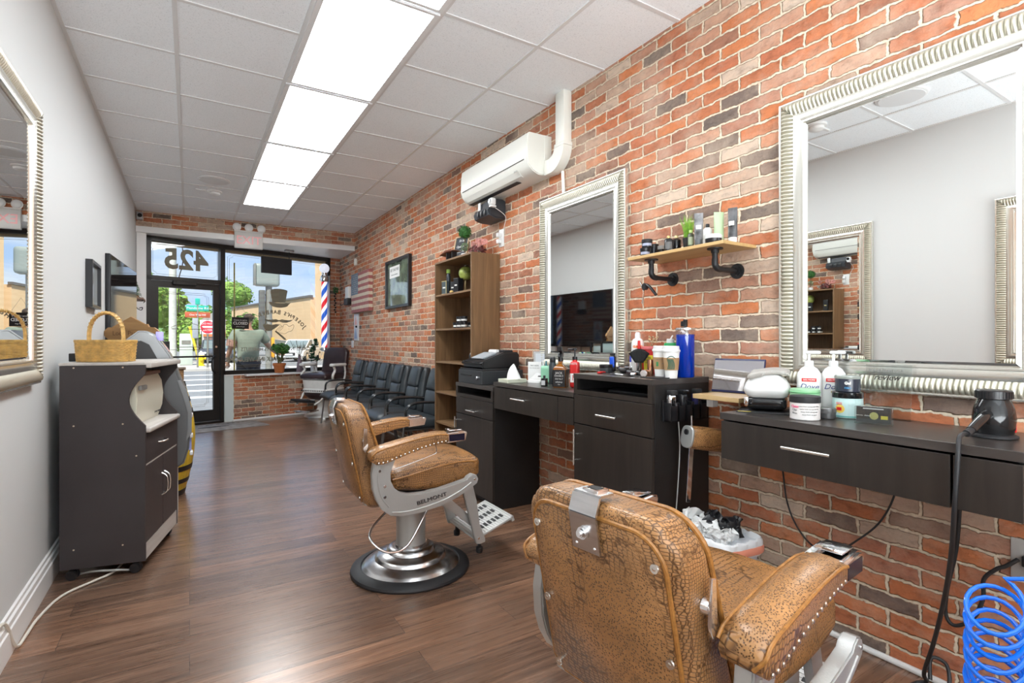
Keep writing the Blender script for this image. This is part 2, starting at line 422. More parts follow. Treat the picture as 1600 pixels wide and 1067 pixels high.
def tag(o, label, cat, group=None, kind=None):
    o['label'] = label; o['category'] = cat
    if group: o['group'] = group
    if kind: o['kind'] = kind
    return o
def thing(name, label, cat, loc=(0,0,0), rz=0.0, group=None):
    o = bpy.data.objects.new(name, None); COL.objects.link(o)
    o.empty_display_size = .05; o.location = loc; o.rotation_euler = (0, 0, R(rz))
    return tag(o, label, cat, group)
def struct(name, b, m, smooth=0, **k):
    o = b.out(name, m, smooth=smooth, **k) if isinstance(b, B) else b
    o['kind'] = 'structure'; return o
def dup(root, loc, rz, label, parent=None):
    c = root.copy(); COL.objects.link(c)
    if parent is None:
        c.location = loc; c.rotation_euler = (0, 0, R(rz)); c['label'] = label
    else: c.parent = parent
    for ch in [o for o in bpy.data.objects if o.parent == root]: dup(ch, None, None, None, c)
    return c
def frame_M(o, x, y):
    """matrix whose X and Y axes are x and y and whose origin is o (writing reads along X, up Y, facing X x Y)"""
    x = Vector(x).normalized(); y = Vector(y).normalized(); z = x.cross(y)
    M = Matrix((x, y, z)).transposed().to_4x4(); M.translation = Vector(o); return M
def text_bm(s, size, M, align='CENTER', ext=.0004, bold=0.0, shear=0.0, sx=1.0):
    cu = bpy.data.curves.new('t', 'FONT'); cu.body = s; cu.size = size; cu.align_x = align; cu.align_y = 'CENTER'
    cu.extrude = ext; cu.offset = bold; cu.shear = shear; cu.resolution_u = 3
    o = bpy.data.objects.new('t', cu); COL.objects.link(o)
    me = bpy.data.meshes.new_from_object(o)
    t = bmesh.new(); t.from_mesh(me)
    if sx != 1.0: bmesh.ops.scale(t, vec=(sx, 1, 1), verts=t.verts)
    bmesh.ops.transform(t, matrix=M, verts=t.verts)
    bpy.data.objects.remove(o); bpy.data.curves.remove(cu); bpy.data.meshes.remove(me)
    return t
def text(name, s, size, M, m, parent, **k):
    b = B(); b.add(text_bm(s, size, M, **k)); return b.out(name, m, parent, smooth=0)

# shared materials
M_white = mat('white_paint', (.80,.80,.79), .55)
M_wall = mat('wall_paint', (.68,.70,.70), .55)
M_trim = mat('trim_white', (.86,.86,.85), .35)
M_chrome = mat('chrome', (.82,.83,.85), .09, 1.0)
M_brushed = mat('brushed_steel', (.62,.62,.63), .24, 1.0, var=.18, vscale=5, stretch=(1,1,14))
M_nickel = mat('satin_nickel', (.72,.70,.66), .26, 1.0)
M_black = mat('black_plastic', (.012,.012,.014), .32)
M_blackm = mat('black_matt', (.018,.018,.02), .6)
M_blackg = mat('black_gloss', (.01,.01,.011), .1)
M_blackmetal = mat('black_iron', (.02,.02,.022), .42, .3)
M_rubber = mat('rubber', (.018,.018,.02), .5)
M_pw = mat('plastic_white', (.76,.76,.75), .32)
M_espresso = wood_mat('espresso_laminate', (.014,.011,.0095), (.032,.025,.021), 'z', rough=.38)
M_espresso_top = wood_mat('espresso_worktop', (.035,.030,.028), (.062,.052,.047), 'y', rough=.28)
M_blackpanel = mat('black_side_panel', (.014,.0125,.012), .45, var=.3, vscale=6)
M_mirror = mat('mirror_glass', (.90,.915,.905), .004, 1.0)
M_glass = glass_mat('window_glass')
M_acrylic = glass_mat('acrylic', .06, (.90,.92,.92))
M_paper = mat('paper', (.85,.85,.84), .7)
M_dkfilm = mat("decal_film", (.27,.225,.16), .5)
M_leaf = leaf_mat('leaf_green', (.05,.16,.03), (.12,.30,.05))
M_leafdk = leaf_mat('leaf_dark', (.015,.07,.02), (.05,.16,.05))
M_terracotta = mat('terracotta', (.52,.17,.05), .7, var=.15)
M_red = mat('red_plastic', (.62,.02,.02), .3)
M_blue = mat('blue_plastic', (.01,.09,.62), .25)
# ================================================================== the room shell
XL, XR, YH, ZC = -.61, 2.28, 8.56, 2.975      # left wall, brick wall, lintel plane, ceiling
YB = -2.6                                     # back wall, behind the photographer
WA = math.atan(.2814)                         # the shop front stands askew to the room
def wl(x, off=0.0): return 8.79+.2814*(x+.534)+off   # y of the shop-front plane at x
brick_R = brick_mat('brick_right', 'Y', 'Z'); brick_F = brick_mat('brick_front', 'X', 'Z')
struct('floor', B().bx(XL-.1, XR+.1, YB-.1, 9.75, -.08, 0), floor_mat())
struct('ceiling', B().bx(XL-.1, XR+.1, YB-.1, YH+.02, ZC, ZC+.06), ceiling_mat())
struct('wall_left', B().bx(XL-.12, XL, YB-.1, wl(XL)+.2, 0, ZC), M_wall)
struct('wall_right', B().bx(XR, XR+.15, YB-.1, 9.75, 0, ZC), brick_R)
struct('wall_back', B().bx(XL-.1, XR+.15, YB-.12, YB, 0, ZC), M_wall)
struct('wall_front_lintel', B().bx(XL, XR, YH, YH+.12, 2.765, ZC), brick_F)
b = B(); b.prism([(XL, YH), (XR, YH), (XR, wl(XR)+.1), (XL, wl(XL)+.1)], 'z', 2.685, 2.78)
struct('trim_1', b, M_trim)                   # white soffit with its front band
b = B(); b.prism([(XL, YH+.13), (XR+.1, YH+.13), (XR+.1, 9.9), (XL-.1, 9.2)], 'z', 2.79, 3.1); struct('wall_front_upper', b, M_white)
# low brick wall under the big window, and its return up to the ceiling by the corner
b = B(); b.bx(0, 1.72, -.06, .12, 0, .70)
o = struct('wall_front_low', b, brick_F, loc=(.56, wl(.56), 0), rot=(0, 0, WA))
b = B(); b.bx(0, .26, -.03, .12, 0, 2.70)
o = struct('wall_front_return', b, brick_F, loc=(2.09, wl(2.09), 0), rot=(0, 0, WA))
b = B(); b.bx(-.13, 0, -.05, .12, 0, .70)
struct('trim_2', b, mat('jamb_paint', (.62,.68,.67), .5), loc=(.56, wl(.56), 0), rot=(0, 0, WA))
b = B(); b.bx(-.13, 1.72, -.065, .10, .70, .715); struct('trim_3', b, M_trim, loc=(.56, wl(.56), 0), rot=(0, 0, WA))
b = B(); b.bx(-.09, .02, -.12, .15, 0, 2.69); struct('trim_4', b, M_trim, loc=(XL+.06, wl(XL+.06)-.05, 0), rot=(0, 0, WA))
b = B(); b.bx(-.02, 1.74, -.085, -.06, 0, .03, .006); struct('baseboard_front', b, M_trim, loc=(.56, wl(.56), 0), rot=(0, 0, WA))
# baseboards
b = B(); b.prism([(XL, 0), (XL+.020, 0), (XL+.020, .10), (XL+.015, .105), (XL+.015, .128), (XL+.008, .135), (XL+.008, .15), (XL, .155)], 'y', YB, 8.62)
struct('baseboard_left', b, M_trim)
b = B(); b.bx(XR-.022, XR, YB, 9.5, 0, .022, .008); struct('baseboard_right', b, M_trim)
# ceiling grid
b = B(); bt = .011
GX = [-.067, .543, 1.152, 1.762]; GY = [3.79+.6096*k for k in range(-11, 8)]
for x in GX: b.bx(x-bt, x+bt, YB, YH, ZC-.006, ZC+.004)
for y in GY:
    if y > YB: b.bx(XL, XR, y-bt, y+bt, ZC-.0055, ZC+.004)
b.bx(XL, XL+.02, YB, YH, ZC-.006, ZC+.002); b.bx(XL, XR, YH-.02, YH, ZC-.006, ZC+.002)
struct('trim_5', b, mat('grid_white', (.72,.72,.72), .45))

# flat light panels in the grid
M_diff = mat('light_diffuser', (.9,.9,.9), .5, emit=(.93,.975,1.0), estr=PANEL_STRENGTH)
places = ['nearest the shop front', 'second from the shop front', 'third from the shop front, beside the split unit', 'largest one in view, over the near aisle', 'only its corner showing at the top edge']
for k, (y0, lab) in enumerate(zip([3.79+.6096*j for j in (4, 2, 0, -2, -4)], places)):
    t = thing('ceiling_light', 'flat white square-edged ceiling light panel, ' + lab, 'ceiling light', ((.543+1.152)/2, y0+.6096, ZC-.006), 0, 'light panels down the middle of the ceiling')
    w, l = .6096/2, .6096
    f = B(); f.bx(-w+.011, -w+.04, -l+.011, l-.011, -.012, .0); f.bx(w-.04, w-.011, -l+.011, l-.011, -.012, .0)
    f.bx(-w+.04, w-.04, -l+.011, -l+.03, -.012, 0); f.bx(-w+.04, w-.04, l-.03, l-.011, -.012, 0)
    f.out('frame', mat('panel_frame', (.78,.78,.78), .4), t, 0)
    B().bx(-w+.04, w-.04, -l+.03, l-.03, -.008, -.002).out('diffuser', M_diff, t, 0)

# round speakers and smoke detectors on the ceiling
for (x, y, lab) in ((.23, 6.54, 'white round ceiling speaker grille near the shop front'), (.19, 1.73, 'round grey ceiling speaker seen in the large right-hand mirror')):
    t = thing('ceiling_speaker', lab, 'speaker', (x, y, ZC))
    B().lathe([(.155,0),(.155,-.008),(.145,-.012),(.14,-.012)]).out('trim_ring', mat('speaker_ring', (.75,.75,.75), .4), t)
    B().lathe([(.14,-.0125),(.138,-.016),(.0,-.018)]).out('grille', mat('speaker_grille', (.72,.73,.74), .6), t)
for (x, y, lab) in ((.25, 7.02, 'white dome smoke detector on the ceiling near the shop front'), (.20, 2.32, 'white smoke detector seen in the large right-hand mirror')):
    t = thing('smoke_detector', lab, 'smoke detector', (x, y, ZC))
    B().lathe([(.075,0),(.075,-.015),(.06,-.02)]).out('base', M_pw, t)
    B().lathe([(.058,-.02),(.055,-.04),(.035,-.05),(0,-.052)]).out('sensor_dome', M_pw, t)
    b = B(); b.bx(-.19, -.09, -.012, .012, -.012, 0, .002).out('strobe_bar', M_pw, t)

# ------------------------------------------------------------------ shop front: aluminium frame, door, transom, big window
M_alu = mat('dark_bronze_frame', (.022,.019,.017), .35, .2)
FRO = (0, wl(0), 0)     # local frame of the shop front: x along it, y outward
ca, sa = math.cos(WA), math.sin(WA)
def fx(X): return X/ca   # local x for a world X on the plane (origin at X=0)
xd0, xd1 = fx(-.53), fx(.42); xw1 = fx(2.10)
b = B()
b.bx(xd0, xd0+.075, -.03, .09, 0, 2.685); b.bx(xd1-.03, xd1+.035, -.03, .09, 0, 2.685); b.bx(xw1-.05, xw1, -.03, .09, .715, 2.685)
b.bx(xd0, xw1, -.03, .09, 2.62, 2.685); b.bx(xd0, xd1, -.03, .09, 2.08, 2.14); b.bx(xd1, xw1, -.03, .09, .715, .775)
b.bx(xd0, xd1, -.04, .1, 0, .03)
ob = struct('window_1', b, M_alu, loc=FRO, rot=(0,0,WA))
def on_front(o): o.location = FRO; o.rotation_euler = (0,0,WA); return o
g = B().bx(xd1+.035, xw1-.05, .028, .034, .775, 2.62).out('pane', M_glass, ob, 0)
g = B().bx(xd0+.075, xd1-.03, .028, .034, 2.14, 2.62).out('transom_pane', M_glass, ob, 0)
# etched border lines on the big window and the transom
def border(b_, x0, x1, z0, z1, ins, y=.024, w=.004, notch=.05):
    a, c, d, e = x0+ins, x1-ins, z0+ins, z1-ins
    P = [(a+notch, y, d), (c-notch, y, d), (c-notch, y, d+notch*.5), (c, y, d+notch), (c, y, e-notch), (c-notch, y, e-notch*.5), (c-notch, y, e), (a+notch, y, e), (a+notch, y, e-notch*.5), (a, y, e-notch), (a, y, d+notch), (a+notch, y, d+notch*.5)]
    b_.tube(P, w/2, 4, smooth=False, closed=True)
b = B(); border(b, xd1+.035, xw1-.05, .775, 2.62, .05); border(b, xd1+.035, xw1-.05, .775, 2.62, .075)
b.out('etched_border', mat('etch_gold', (.30,.24,.10), .5), ob, 0)
b = B(); border(b, xd0+.075, xd1-.03, 2.14, 2.62, .03, notch=.04)
b.out('transom_border', M_dkfilm, ob, 0)
b = B(); b.bx(xd0+.075, xw1-.05, .06, .09, 2.585, 2.62); b.out('head_strip', mat('tan_strip', (.42,.31,.18), .6), ob, 0)
# the street number, reading from the street
def front_M(x, z, y=.0365): return frame_M((x, y, z), (-1,0,0), (0,0,1))
text('street_number', '425', .40, front_M((xd0+xd1)/2+.025, 2.39), M_dkfilm, ob, bold=.012, sx=.95)

# the door
dr = bpy.data.objects.new('door_1', None); COL.objects.link(dr); dr['kind'] = 'structure'; on_front(dr)
x0, x1 = xd0+.08, xd1-.035
b = B(); b.bx(x0, x0+.085, 0, .045, .035, 2.075); b.bx(x1-.085, x1, 0, .045, .035, 2.075); b.bx(x0+.085, x1-.085, 0, .045, 1.985, 2.075); b.bx(x0+.085, x1-.085, 0, .045, .035, .20)
b.out('door_frame', M_alu, dr, 0)
B().bx(x0+.085, x1-.085, .02, .026, .20, 1.985).out('glass', M_glass, dr, 0)
b = B(); border(b, x0+.085, x1-.085, .20, 1.985, .06, .016); border(b, x0+.085, x1-.085, .20, 1.985, .085, .016, notch=.03)
# etched barber sign outline on the door glass
zc = 1.28
b.tube([(x0+.27+.42*i/20-.03, .016, 1.42+.07*math.sin(PI*i/20)) for i in range(21)], .003, 4, False)
b.tube([(x0+.25, .016, 1.40), (x0+.68, .016, 1.40)], .004, 4, False)
b.tube([(x0+.31, .016, 1.38), (x0+.31, .016, 1.14), (x0+.63, .016, 1.14), (x0+.63, .016, 1.38)], .006, 4, False)
b.tube([(x0+.23, .016, 1.10), (x0+.69, .016, 1.10)], .003, 4, False)
b.out('etched_border', M_dkfilm, dr, 0)
B().bx(x0+.085, x1-.085, -.03, -.012, .985, 1.01).cyl((x0+.09,-.02,1),(x0+.09,.01,1),.008).cyl((x1-.09,-.02,1),(x1-.09,.01,1),.008).out('push_bar', M_blackmetal, dr)
b = B(); b.tube([(x1-.06,-.002,1.0),(x1-.085,-.05,1.0),(x1-.115,-.06,.97),(x1-.125,-.06,.88),(x1-.115,-.06,.79),(x1-.085,-.05,.76),(x1-.06,-.002,.76)], .011, 10)
b.out('pull_handle', M_blackmetal, dr)
B().cyl((x1-.05,.0,1.14),(x1-.05,-.012,1.14),.016).out('lock', M_chrome, dr)
B().bx(x0+.25, x0+.55, -.06, 0, 2.03, 2.085, .006).bx(x0+.53, x0+.80, -.03, -.02, 2.06, 2.075).out('door_closer', M_alu, dr, 0)
# ================================================================== tan crocodile barber chairs
M_croc = croc_mat('croc_back')
M_croc_arm = croc_mat('croc_arm', base=(.41,.205,.075), rows=(98, 48, 60), band=(1, 12, 12), pits=230, thr=.58, rough=.3)
M_croc_seat = croc_mat('croc_seat', base=(.40,.19,.062), rows=(100, 58, 90), band=(3, 5, 10), pits=170, thr=.55)
M_pipe = mat('croc_piping', (.34,.15,.035), .4, var=.3, vscale=90)
M_cast = mat('cast_aluminium', (.50,.51,.50), .38, .55, bump=.05, bscale=200)
M_screw = mat('screw_head', (.75,.72,.66), .2, 1.0)
M_castwhite = mat('cast_plate', (.62,.62,.60), .45, .35, bump=.2, bscale=45)
M_dark_slot = mat('slot_dark', (.03,.03,.03), .7)

def barber_chair(name, label, loc, rz, dz=0.0, lettered=True):
    t = thing(name, label, 'barber chair', loc, rz, 'tan crocodile leather barber chairs')
    Z = lambda z: z+dz
    # base and column
    b = B(); b.lathe([(.20,.012),(.262,.012),(.262,.03),(.245,.042),(.235,.05),(.19,.066),(.183,.082),(.175,.088),(.13,.10),(.122,.118),(.112,.124),(.085,.126),(.085,.14)], seg=72)
    b.out('base', M_brushed, t)
    B().lathe([(.24,0),(.312,0),(.316,.010),(.312,.02),(.285,.034),(.262,.036),(.258,.028)], seg=72).out('rubber_rim', M_rubber, t)
    B().lathe([(.080,.12),(.080,.14),(.077,.15),(.079,Z(.41)),(.10,Z(.43))], seg=40).out('pedestal_column', M_cast, t)
    B().bx(-.17, .15, -.20, .20, Z(.405), Z(.445), .01).out('under_frame', M_cast, t)
    # seat cushion, softly crowned
    def fs(v):
        x, y, z = v; u = (x+.25)/.5
        top = z > 0
        crown = .022*(1-(2*y/.5)**2)*(1 if top else 0)
        sag = -.03*(1-u) if top else .028*(1-abs(2*u-1)**2)*-1+.02
        nose = .0
        if not top: nose = .03*max(0, u-.75)*4*.4
        return (x, y, z+crown+sag*(.7 if top else 1)+.012*math.sin(PI*u)*(1 if top else 0)+nose)
    b = B(); b.rbox((.065, 0, Z(.535)), (.49, .46, .125), .034, 7, fs)
    seat = b.out('seat', M_croc_seat, t, 60)
    for s in (-1, 1):
        P = [(-.175, s*.228, .545), (-.06, s*.232, .562), (.06, s*.232, .582), (.18, s*.231, .592), (.265, s*.226, .585), (.295, s*.215, .56)]
        B().tube([(x, y, Z(z)) for x, y, z in P], .0045, 8).out('piping', M_pipe, seat)
    # back cushion: wedge in profile, rounded upper corners, leaning back
    BH, BW = .50, .440
    def fb(v):
        x, y, z = v; w = (z+BH/2)/BH        # 0 bottom 1 top
        lean = -.135*w+.02
        thin = x*(1.16-.42*w)
        yy = y*(1.0-.035*w)
        bulge = .018*math.cos(PI*y/BW)*(.5+.5*math.sin(PI*w)) * (1 if x > 0 else -.35)
        return (thin+lean+bulge, yy, z)
    def corner(v):
        v = Vector(v); rr = .085; hz, hy = BH/2, BW/2
        if v.z > hz-rr and abs(v.y) > hy-rr:
            q = Vector((abs(v.y)-(hy-rr), v.z-(hz-rr)))
            m_ = max(q.x, q.y)
            if q.length > 1e-6:
                q2 = q.normalized()*m_
                v.y = math.copysign(hy-rr+q2.x, v.y); v.z = hz-rr+q2.y
        return fb(v)
    b = B(); b.rbox((-.238, 0, Z(.665)), (.135, BW, BH), .034, 9, corner)
    back = b.out('backrest', M_croc, t, 60)
    def bp(x, y, z):      # a point on the deformed back
        v = Vector(corner((x, y, z))); return (v.x-.238, v.y, v.z+Z(.665))
    # rounded outline of the rear face, used by panel and piping
    def outline(ins, x, zt=None):
        hy, hz, rr = BW/2-ins, BH/2-ins, .085-ins*.5
        P = []
        for k in range(9):
            a = PI/2*k/8; P.append((-(hy-rr)-rr*math.sin(PI/2-a)*1.0, hz-rr+rr*math.sin(a)))
        for k in range(9):
            a = PI/2*k/8; P.append(((hy-rr)+rr*math.sin(a), hz-rr+rr*math.cos(a)))
        P += [(hy, -hz+.03), (hy-.03, -hz), (-hy+.03, -hz), (-hy, -hz+.03)]
        out = []
        for y, z in P:
            v = Vector(fb((x, y, z))); out.append((v.x-.238, v.y, v.z+Z(.665)))
        return out
    # the screwed rear panel, standing a little proud of the cushion
    O0 = outline(.030, -.0675); O1 = outline(.036, -.0750)
    n = len(O0); vs_ = O0+O1
    cx = sum(p[0] for p in O1)/n
    fs_ = [(i, (i+1) % n, n+(i+1) % n, n+i) for i in range(n)]
    # fan with rows so that the panel follows the curved back
    b = B(); b.faces(vs_, fs_+[tuple(range(n, 2*n))]); panel = b.out('rear_panel', M_croc, t, 50)
    B().tube(O0, .0055, 8, smooth=False, closed=True).out('panel_piping', M_pipe, t)
    fr = outline(.004, .060)
    B().tube(fr, .006, 8, smooth=False, closed=True).out('front_piping', M_pipe, t)
    for y, z in ((-.170,.160),(.170,.160),(-.175,-.03),(.175,-.03),(-.17,-.2),(.17,-.2)):
        p = bp(-.0765, y, z); B().sph(p, .0075, 12, 8, (.5,1,1)).lathe([(.010,0),(.009,.003),(0,.003)], seg=14, M=Matrix.Translation(p) @ Matrix.Rotation(-PI/2, 4, 'Y')).out('screw', M_screw, t)
    # head-rest socket: a chrome strap folded over the top of the back
    q = [bp(-.082, 0, .145), bp(-.082, 0, .225), bp(-.055, 0, .262), bp(.0, 0, .262)]
    b = B(); w = .038
    def strap(pts, w, th):
        bb = B()
        for i in range(len(pts)-1):
            p0, p1 = Vector(pts[i]), Vector(pts[i+1]); d = (p1-p0); nrm = Vector((0,1,0)).cross(d).normalized()*th
            V = [p0+Vector((0,-w,0)), p0+Vector((0,w,0)), p1+Vector((0,w,0)), p1+Vector((0,-w,0))]
            bb.faces([*V, *[v-nrm for v in V]], [(0,1,2,3),(4,5,6,7),(0,1,5,4),(1,2,6,5),(2,3,7,6),(3,0,4,7)])
        return bb
    hs = strap(q, w, .005).out('headrest_bracket', M_brushed, t, 20)
    pt = bp(.0, 0, .266); B().bx(pt[0]-.032, pt[0]+.006, -.022, .022, pt[2]-.003, pt[2]+.006, .002).out('bracket_block', M_chrome, hs)
    B().bx(pt[0]-.024, pt[0]-.004, -.014, .014, pt[2]+.0058, pt[2]+.0072).out('slot', M_dark_slot, hs, 0)
    k = bp(-.087, .0, .185); kn = B(); kn.cyl(k, (k[0]-.010, k[1], k[2]), .014, .013, 20, .002); kn.cyl((k[0]-.010,k[1],k[2]), (k[0]-.018, k[1], k[2]+.001), .009, .009, 16, .003)
    kn.out('knob', M_chrome, hs)
    for yy in (-.026, .026):
        s_ = bp(-.086, yy, .156); B().sph(s_, .0045, 10, 6).out('bracket_screw', M_chrome, hs)
    # recline lever on each edge of the back
    for s in (-1, 1):
        p = bp(.0, s*.218, .085); b = B()
        b.cyl(p, (p[0], p[1]+s*.020, p[2]), .017, .013, 20, .003)
        b.prism([(p[0]-.008, p[2]-.045), (p[0], p[2]-.058), (p[0]+.008, p[2]-.045), (p[0]+.013, p[2]-.03), (p[0]+.009, p[2]+.055), (p[0]-.006, p[2]+.060), (p[0]-.011, p[2]-.03)], 'y', min(p[1]+s*.016, p[1]+s*.023), max(p[1]+s*.016, p[1]+s*.023), .0015)
        b.out('recline_lever', M_chrome, t)
    # arms: pad, nail heads, chrome ashtray cap, cast frame
    for s in (-1, 1):
        side = [(-.300,.662), (-.303,.69), (-.288,.712), (-.26,.722), (-.20,.734), (-.13,.748), (-.05,.762), (.03,.768), (.072,.762), (.075,.722), (-.0,.714), (-.08,.698), (-.16,.676), (-.22,.658), (-.265,.648), (-.29,.652)]
        yc = s*.282; hw = .046
        b = B()
        # pad cross-section: domed top; sweep along x
        xs = [-.303,-.298,-.28,-.25,-.21,-.16,-.11,-.06,-.01,.03,.06,.075]
        def zt(x):
            pts = [(-.303,.682),(-.298,.700),(-.28,.716),(-.25,.726),(-.20,.736),(-.13,.750),(-.05,.763),(.03,.769),(.075,.764)]
            for (a, za), (c_, zc_) in zip(pts, pts[1:]):
                if a <= x <= c_: return za+(zc_-za)*(x-a)/(c_-a)
            return pts[-1][1]
        def zb(x):
            pts = [(-.303,.676),(-.298,.662),(-.28,.650),(-.24,.650),(-.16,.675),(-.08,.697),(0,.713),(.075,.722)]
            for (a, za), (c_, zc_) in zip(pts, pts[1:]):
                if a <= x <= c_: return za+(zc_-za)*(x-a)/(c_-a)
            return pts[-1][1]
        V, F_ = [], []
        for x in xs:
            T, Bo = Z(zt(x)), Z(zb(x)); h = T-Bo; e = 1.0 if x > -.27 else max(.45, (x+.32)/.05)
            w_ = hw*(.82+.18*e) if x < -.27 else hw
            sec = [(-w_*.94, Bo), (-w_*.98, Bo+h*.3), (-w_, T-h*.22), (-w_*.93, T-.004), (-w_*.6, T+.003), (-w_*.2, T+.006), (w_*.2, T+.006), (w_*.6, T+.003), (w_*.93, T-.004), (w_, T-h*.22), (w_*.98, Bo+h*.3), (w_*.94, Bo)]
            V += [(x, yc+yy, zz) for yy, zz in sec]
        m_ = 12
        for i in range(len(xs)-1):
            for k_ in range(m_): F_.append((i*m_+k_, i*m_+(k_+1) % m_, (i+1)*m_+(k_+1) % m_, (i+1)*m_+k_))
        F_ += [tuple(range(m_)), tuple(range((len(xs)-1)*m_, len(xs)*m_))]
        pad = b.faces(V, F_).out('arm_pad', M_croc_arm, t, 50)
        for sy in (-1, 1):
            P = [(x, yc+sy*hw*.98, Z(zt(x))-.006) for x in xs[1:]]
            if sy == s: P = [(-.302, yc+sy*hw*.55, Z(.668))]+P
            B().tube(P, .0042, 8, cuts=3).out('piping', M_pipe, pad)
        for i in range(17):
            x = -.27+.335*i/16
            B().sph((x, yc+s*hw*.965, Z(zb(x))+.007), .0052, 10, 6, (1,.6,1)).out('nail_head', M_screw, pad)
        # chrome cap with a hinged ashtray lid
        b = B(); b.prism([(.070,Z(.766)), (.150,Z(.772)), (.178,Z(.766)), (.182,Z(.756)), (.172,Z(.722)), (.075,Z(.716))], 'y', yc-.044, yc+.044, .005, 3)
        cap = b.out('arm_cap', M_chrome, t, 40)
        b = B(); b.bx(.090, .160, yc-.030, yc+.030, Z(.7725), Z(.7775), .003, M=None).out('ashtray_lid', M_chrome, cap)
        B().bx(.086, .098, yc-.012, yc+.012, Z(.776), Z(.782), .002).out('lid_tab', M_brushed, cap)
        B().bx(.082, .166, yc+s*.0435, yc+s*.0447, Z(.724), Z(.758)).out('dark_side_plate', mat('cap_plate', (.02,.02,.05), .12, .6), cap, 0)
        # side frame: J-shaped casting running under the arm and forward to the foot-rest pivot
        outer = [(-.285,.655), (-.294,.60), (-.290,.53), (-.273,.476), (-.245,.428), (-.205,.396), (-.150,.384), (-.068,.385), (.058,.403), (.145,.432), (.21,.465), (.250,.488), (.258,.508), (.248,.530), (.225,.538), (.200,.528)]
        inner = [(.19,.516), (.11,.500), (.036,.488), (-.05,.481), (-.118,.485), (-.160,.500), (-.188,.525), (-.205,.56), (-.206,.60), (-.195,.63), (-.182,.662)]
        y0 = s*.262; y1 = s*.300
        b = B(); b.prism([(x, Z(z)) for x, z in outer+inner], 'y', min(y0, y1), max(y0, y1), .004, 2)
        fr_ = b.out('side_frame', M_cast, t, 40)
        b = B(); e = y1+s*.0005
        b.tube([(x, e, Z(z)) for x, z in [(-.20,.412), (-.14,.405), (-.05,.410), (.06,.430), (.15,.462), (.215,.497)]], .004, 8)
        b.tube([(-.262, e, Z(.635)), (-.268, e, Z(.57)), (-.252, e, Z(.495)), (-.215, e, Z(.44))], .0035, 8)
        b.out('raised_rib', M_cast, fr_)
        for px_, pz_ in ((-.235,.54), (-.235,.49), (-.26,.615), (.235,.512)):
            B().cyl((px_, y1, Z(pz_)), (px_, y1+s*.004, Z(pz_)), .0075 if px_ < .2 else .006, None, 14, .0015).out('bolt', M_chrome, fr_)
        if lettered:
            M_ = frame_M((0.0, y1+s*.002, Z(.455)), (-s*1, 0, -s*.0) if s > 0 else (1,0,.12), (0,0,1)) if s > 0 else frame_M((.0, y1-.002, Z(.447)), (1,0,.16), (-.16,0,1))
            text('maker_lettering', 'BELMONT', .026, M_, M_black, fr_, ext=.002, sx=1.35)
        # wire towel bar above the seat on the near side
        if s < 0:
            b = B(); b.tube([(-.20, s*.262, Z(.665)), (-.21, s*.255, Z(.62)), (-.17, s*.252, Z(.605)), (.02, s*.25, Z(.650)), (.045, s*.25, Z(.668)), (.04, s*.25, Z(.70))], .0028, 8)
            b.out('towel_wire', M_chrome, t)
    # foot-rest: two links, cross shaft, slotted plate, rubber-tipped feet
    fr = bpy.data.objects.new('footrest', None); COL.objects.link(fr); fr.parent = t
    for s in (-1, 1):
        yy = s*.185
        b = B(); b.prism([(.215,Z(.50)), (.235,Z(.515)), (.262,Z(.51)), (.275,Z(.46)), (.300,Z(.36)), (.318,.235), (.352,.150), (.352,.132), (.325,.126), (.300,.130), (.292,.150), (.262,.27), (.232,Z(.38)), (.210,Z(.455))], 'y', yy-.012, yy+.012, .003)
        b.out('side_link', M_cast, fr, 40)
        b = B(); b.prism([(.09,Z(.41)), (.125,Z(.42)), (.30,.255), (.30,.225), (.275,.225), (.10,Z(.375))], 'y', yy-.035*s-.008, yy-.035*s+.008, .002)
        b.out('rear_link', M_cast, fr, 40)
        b = B(); b.lathe([(.017,.062),(.019,.07),(.019,.09),(.010,.098),(.008,.13)], c=(.34, yy*.8, 0), seg=16); b.out('rubber_foot', M_rubber, fr)
        B().cyl((.25, yy+s*.012, Z(.485)), (.25, yy+s*.016, Z(.485)), .007, None, 12).cyl((.31, yy+s*.012, .16), (.31, yy+s*.016, .16), .007, None, 12).out('bolt', M_chrome, fr)
    b = B(); A = Vector((.30, 0, .150)); Bv = Vector((.545, 0, .235)); d = (Bv-A).normalized(); L = (Bv-A).length
    Mx = frame_M(A, d, (0,1,0))
    b.bx(0, L, -.172, .172, -.014, 0, .004, M=Mx)
    for k in range(16): b.bx(.012+k*(L-.024)/15.0-.003, .012+k*(L-.024)/15.0+.003, -.165, .165, 0, .003, M=Mx)
    b.bx(L-.02, L, -.172, .172, -.03, -.0, .004, M=Mx)
    pl = b.out('foot_plate', M_castwhite, fr, 30)
    b = B()
    for yy in (-.10, 0.0, .10):
        for k in range(7): b.bx(.05+k*.026, .066+k*.026, yy-.022, yy+.022, .0025, .0042, M=Mx)
    b.out('slots', M_dark_slot, pl, 0)
    B().faces([(.12,-.14,Z(.40)),(.12,.14,Z(.40)),(.27,.14,.24),(.27,-.14,.24),(.125,-.14,Z(.405)),(.125,.14,Z(.405)),(.275,.14,.245),(.275,-.14,.245)], [(0,1,2,3),(4,5,6,7),(0,1,5,4),(1,2,6,5),(2,3,7,6),(3,0,4,7)]).out('calf_pad', mat('calf_pad_tan', (.36,.20,.07), .5), fr, 20)
    # pump lever: bent chrome rod beside the column
    b = B(); b.tube([(.10,-.11,Z(.395)), (.02,-.19,Z(.36)), (-.10,-.24,Z(.22)), (-.20,-.25,Z(.205)), (-.27,-.22,Z(.255)), (-.26,-.16,Z(.30)), (-.14,-.08,Z(.365)), (-.05,-.02,Z(.40))], .0062, 10)
    b.out('pump_lever', M_chrome, t)
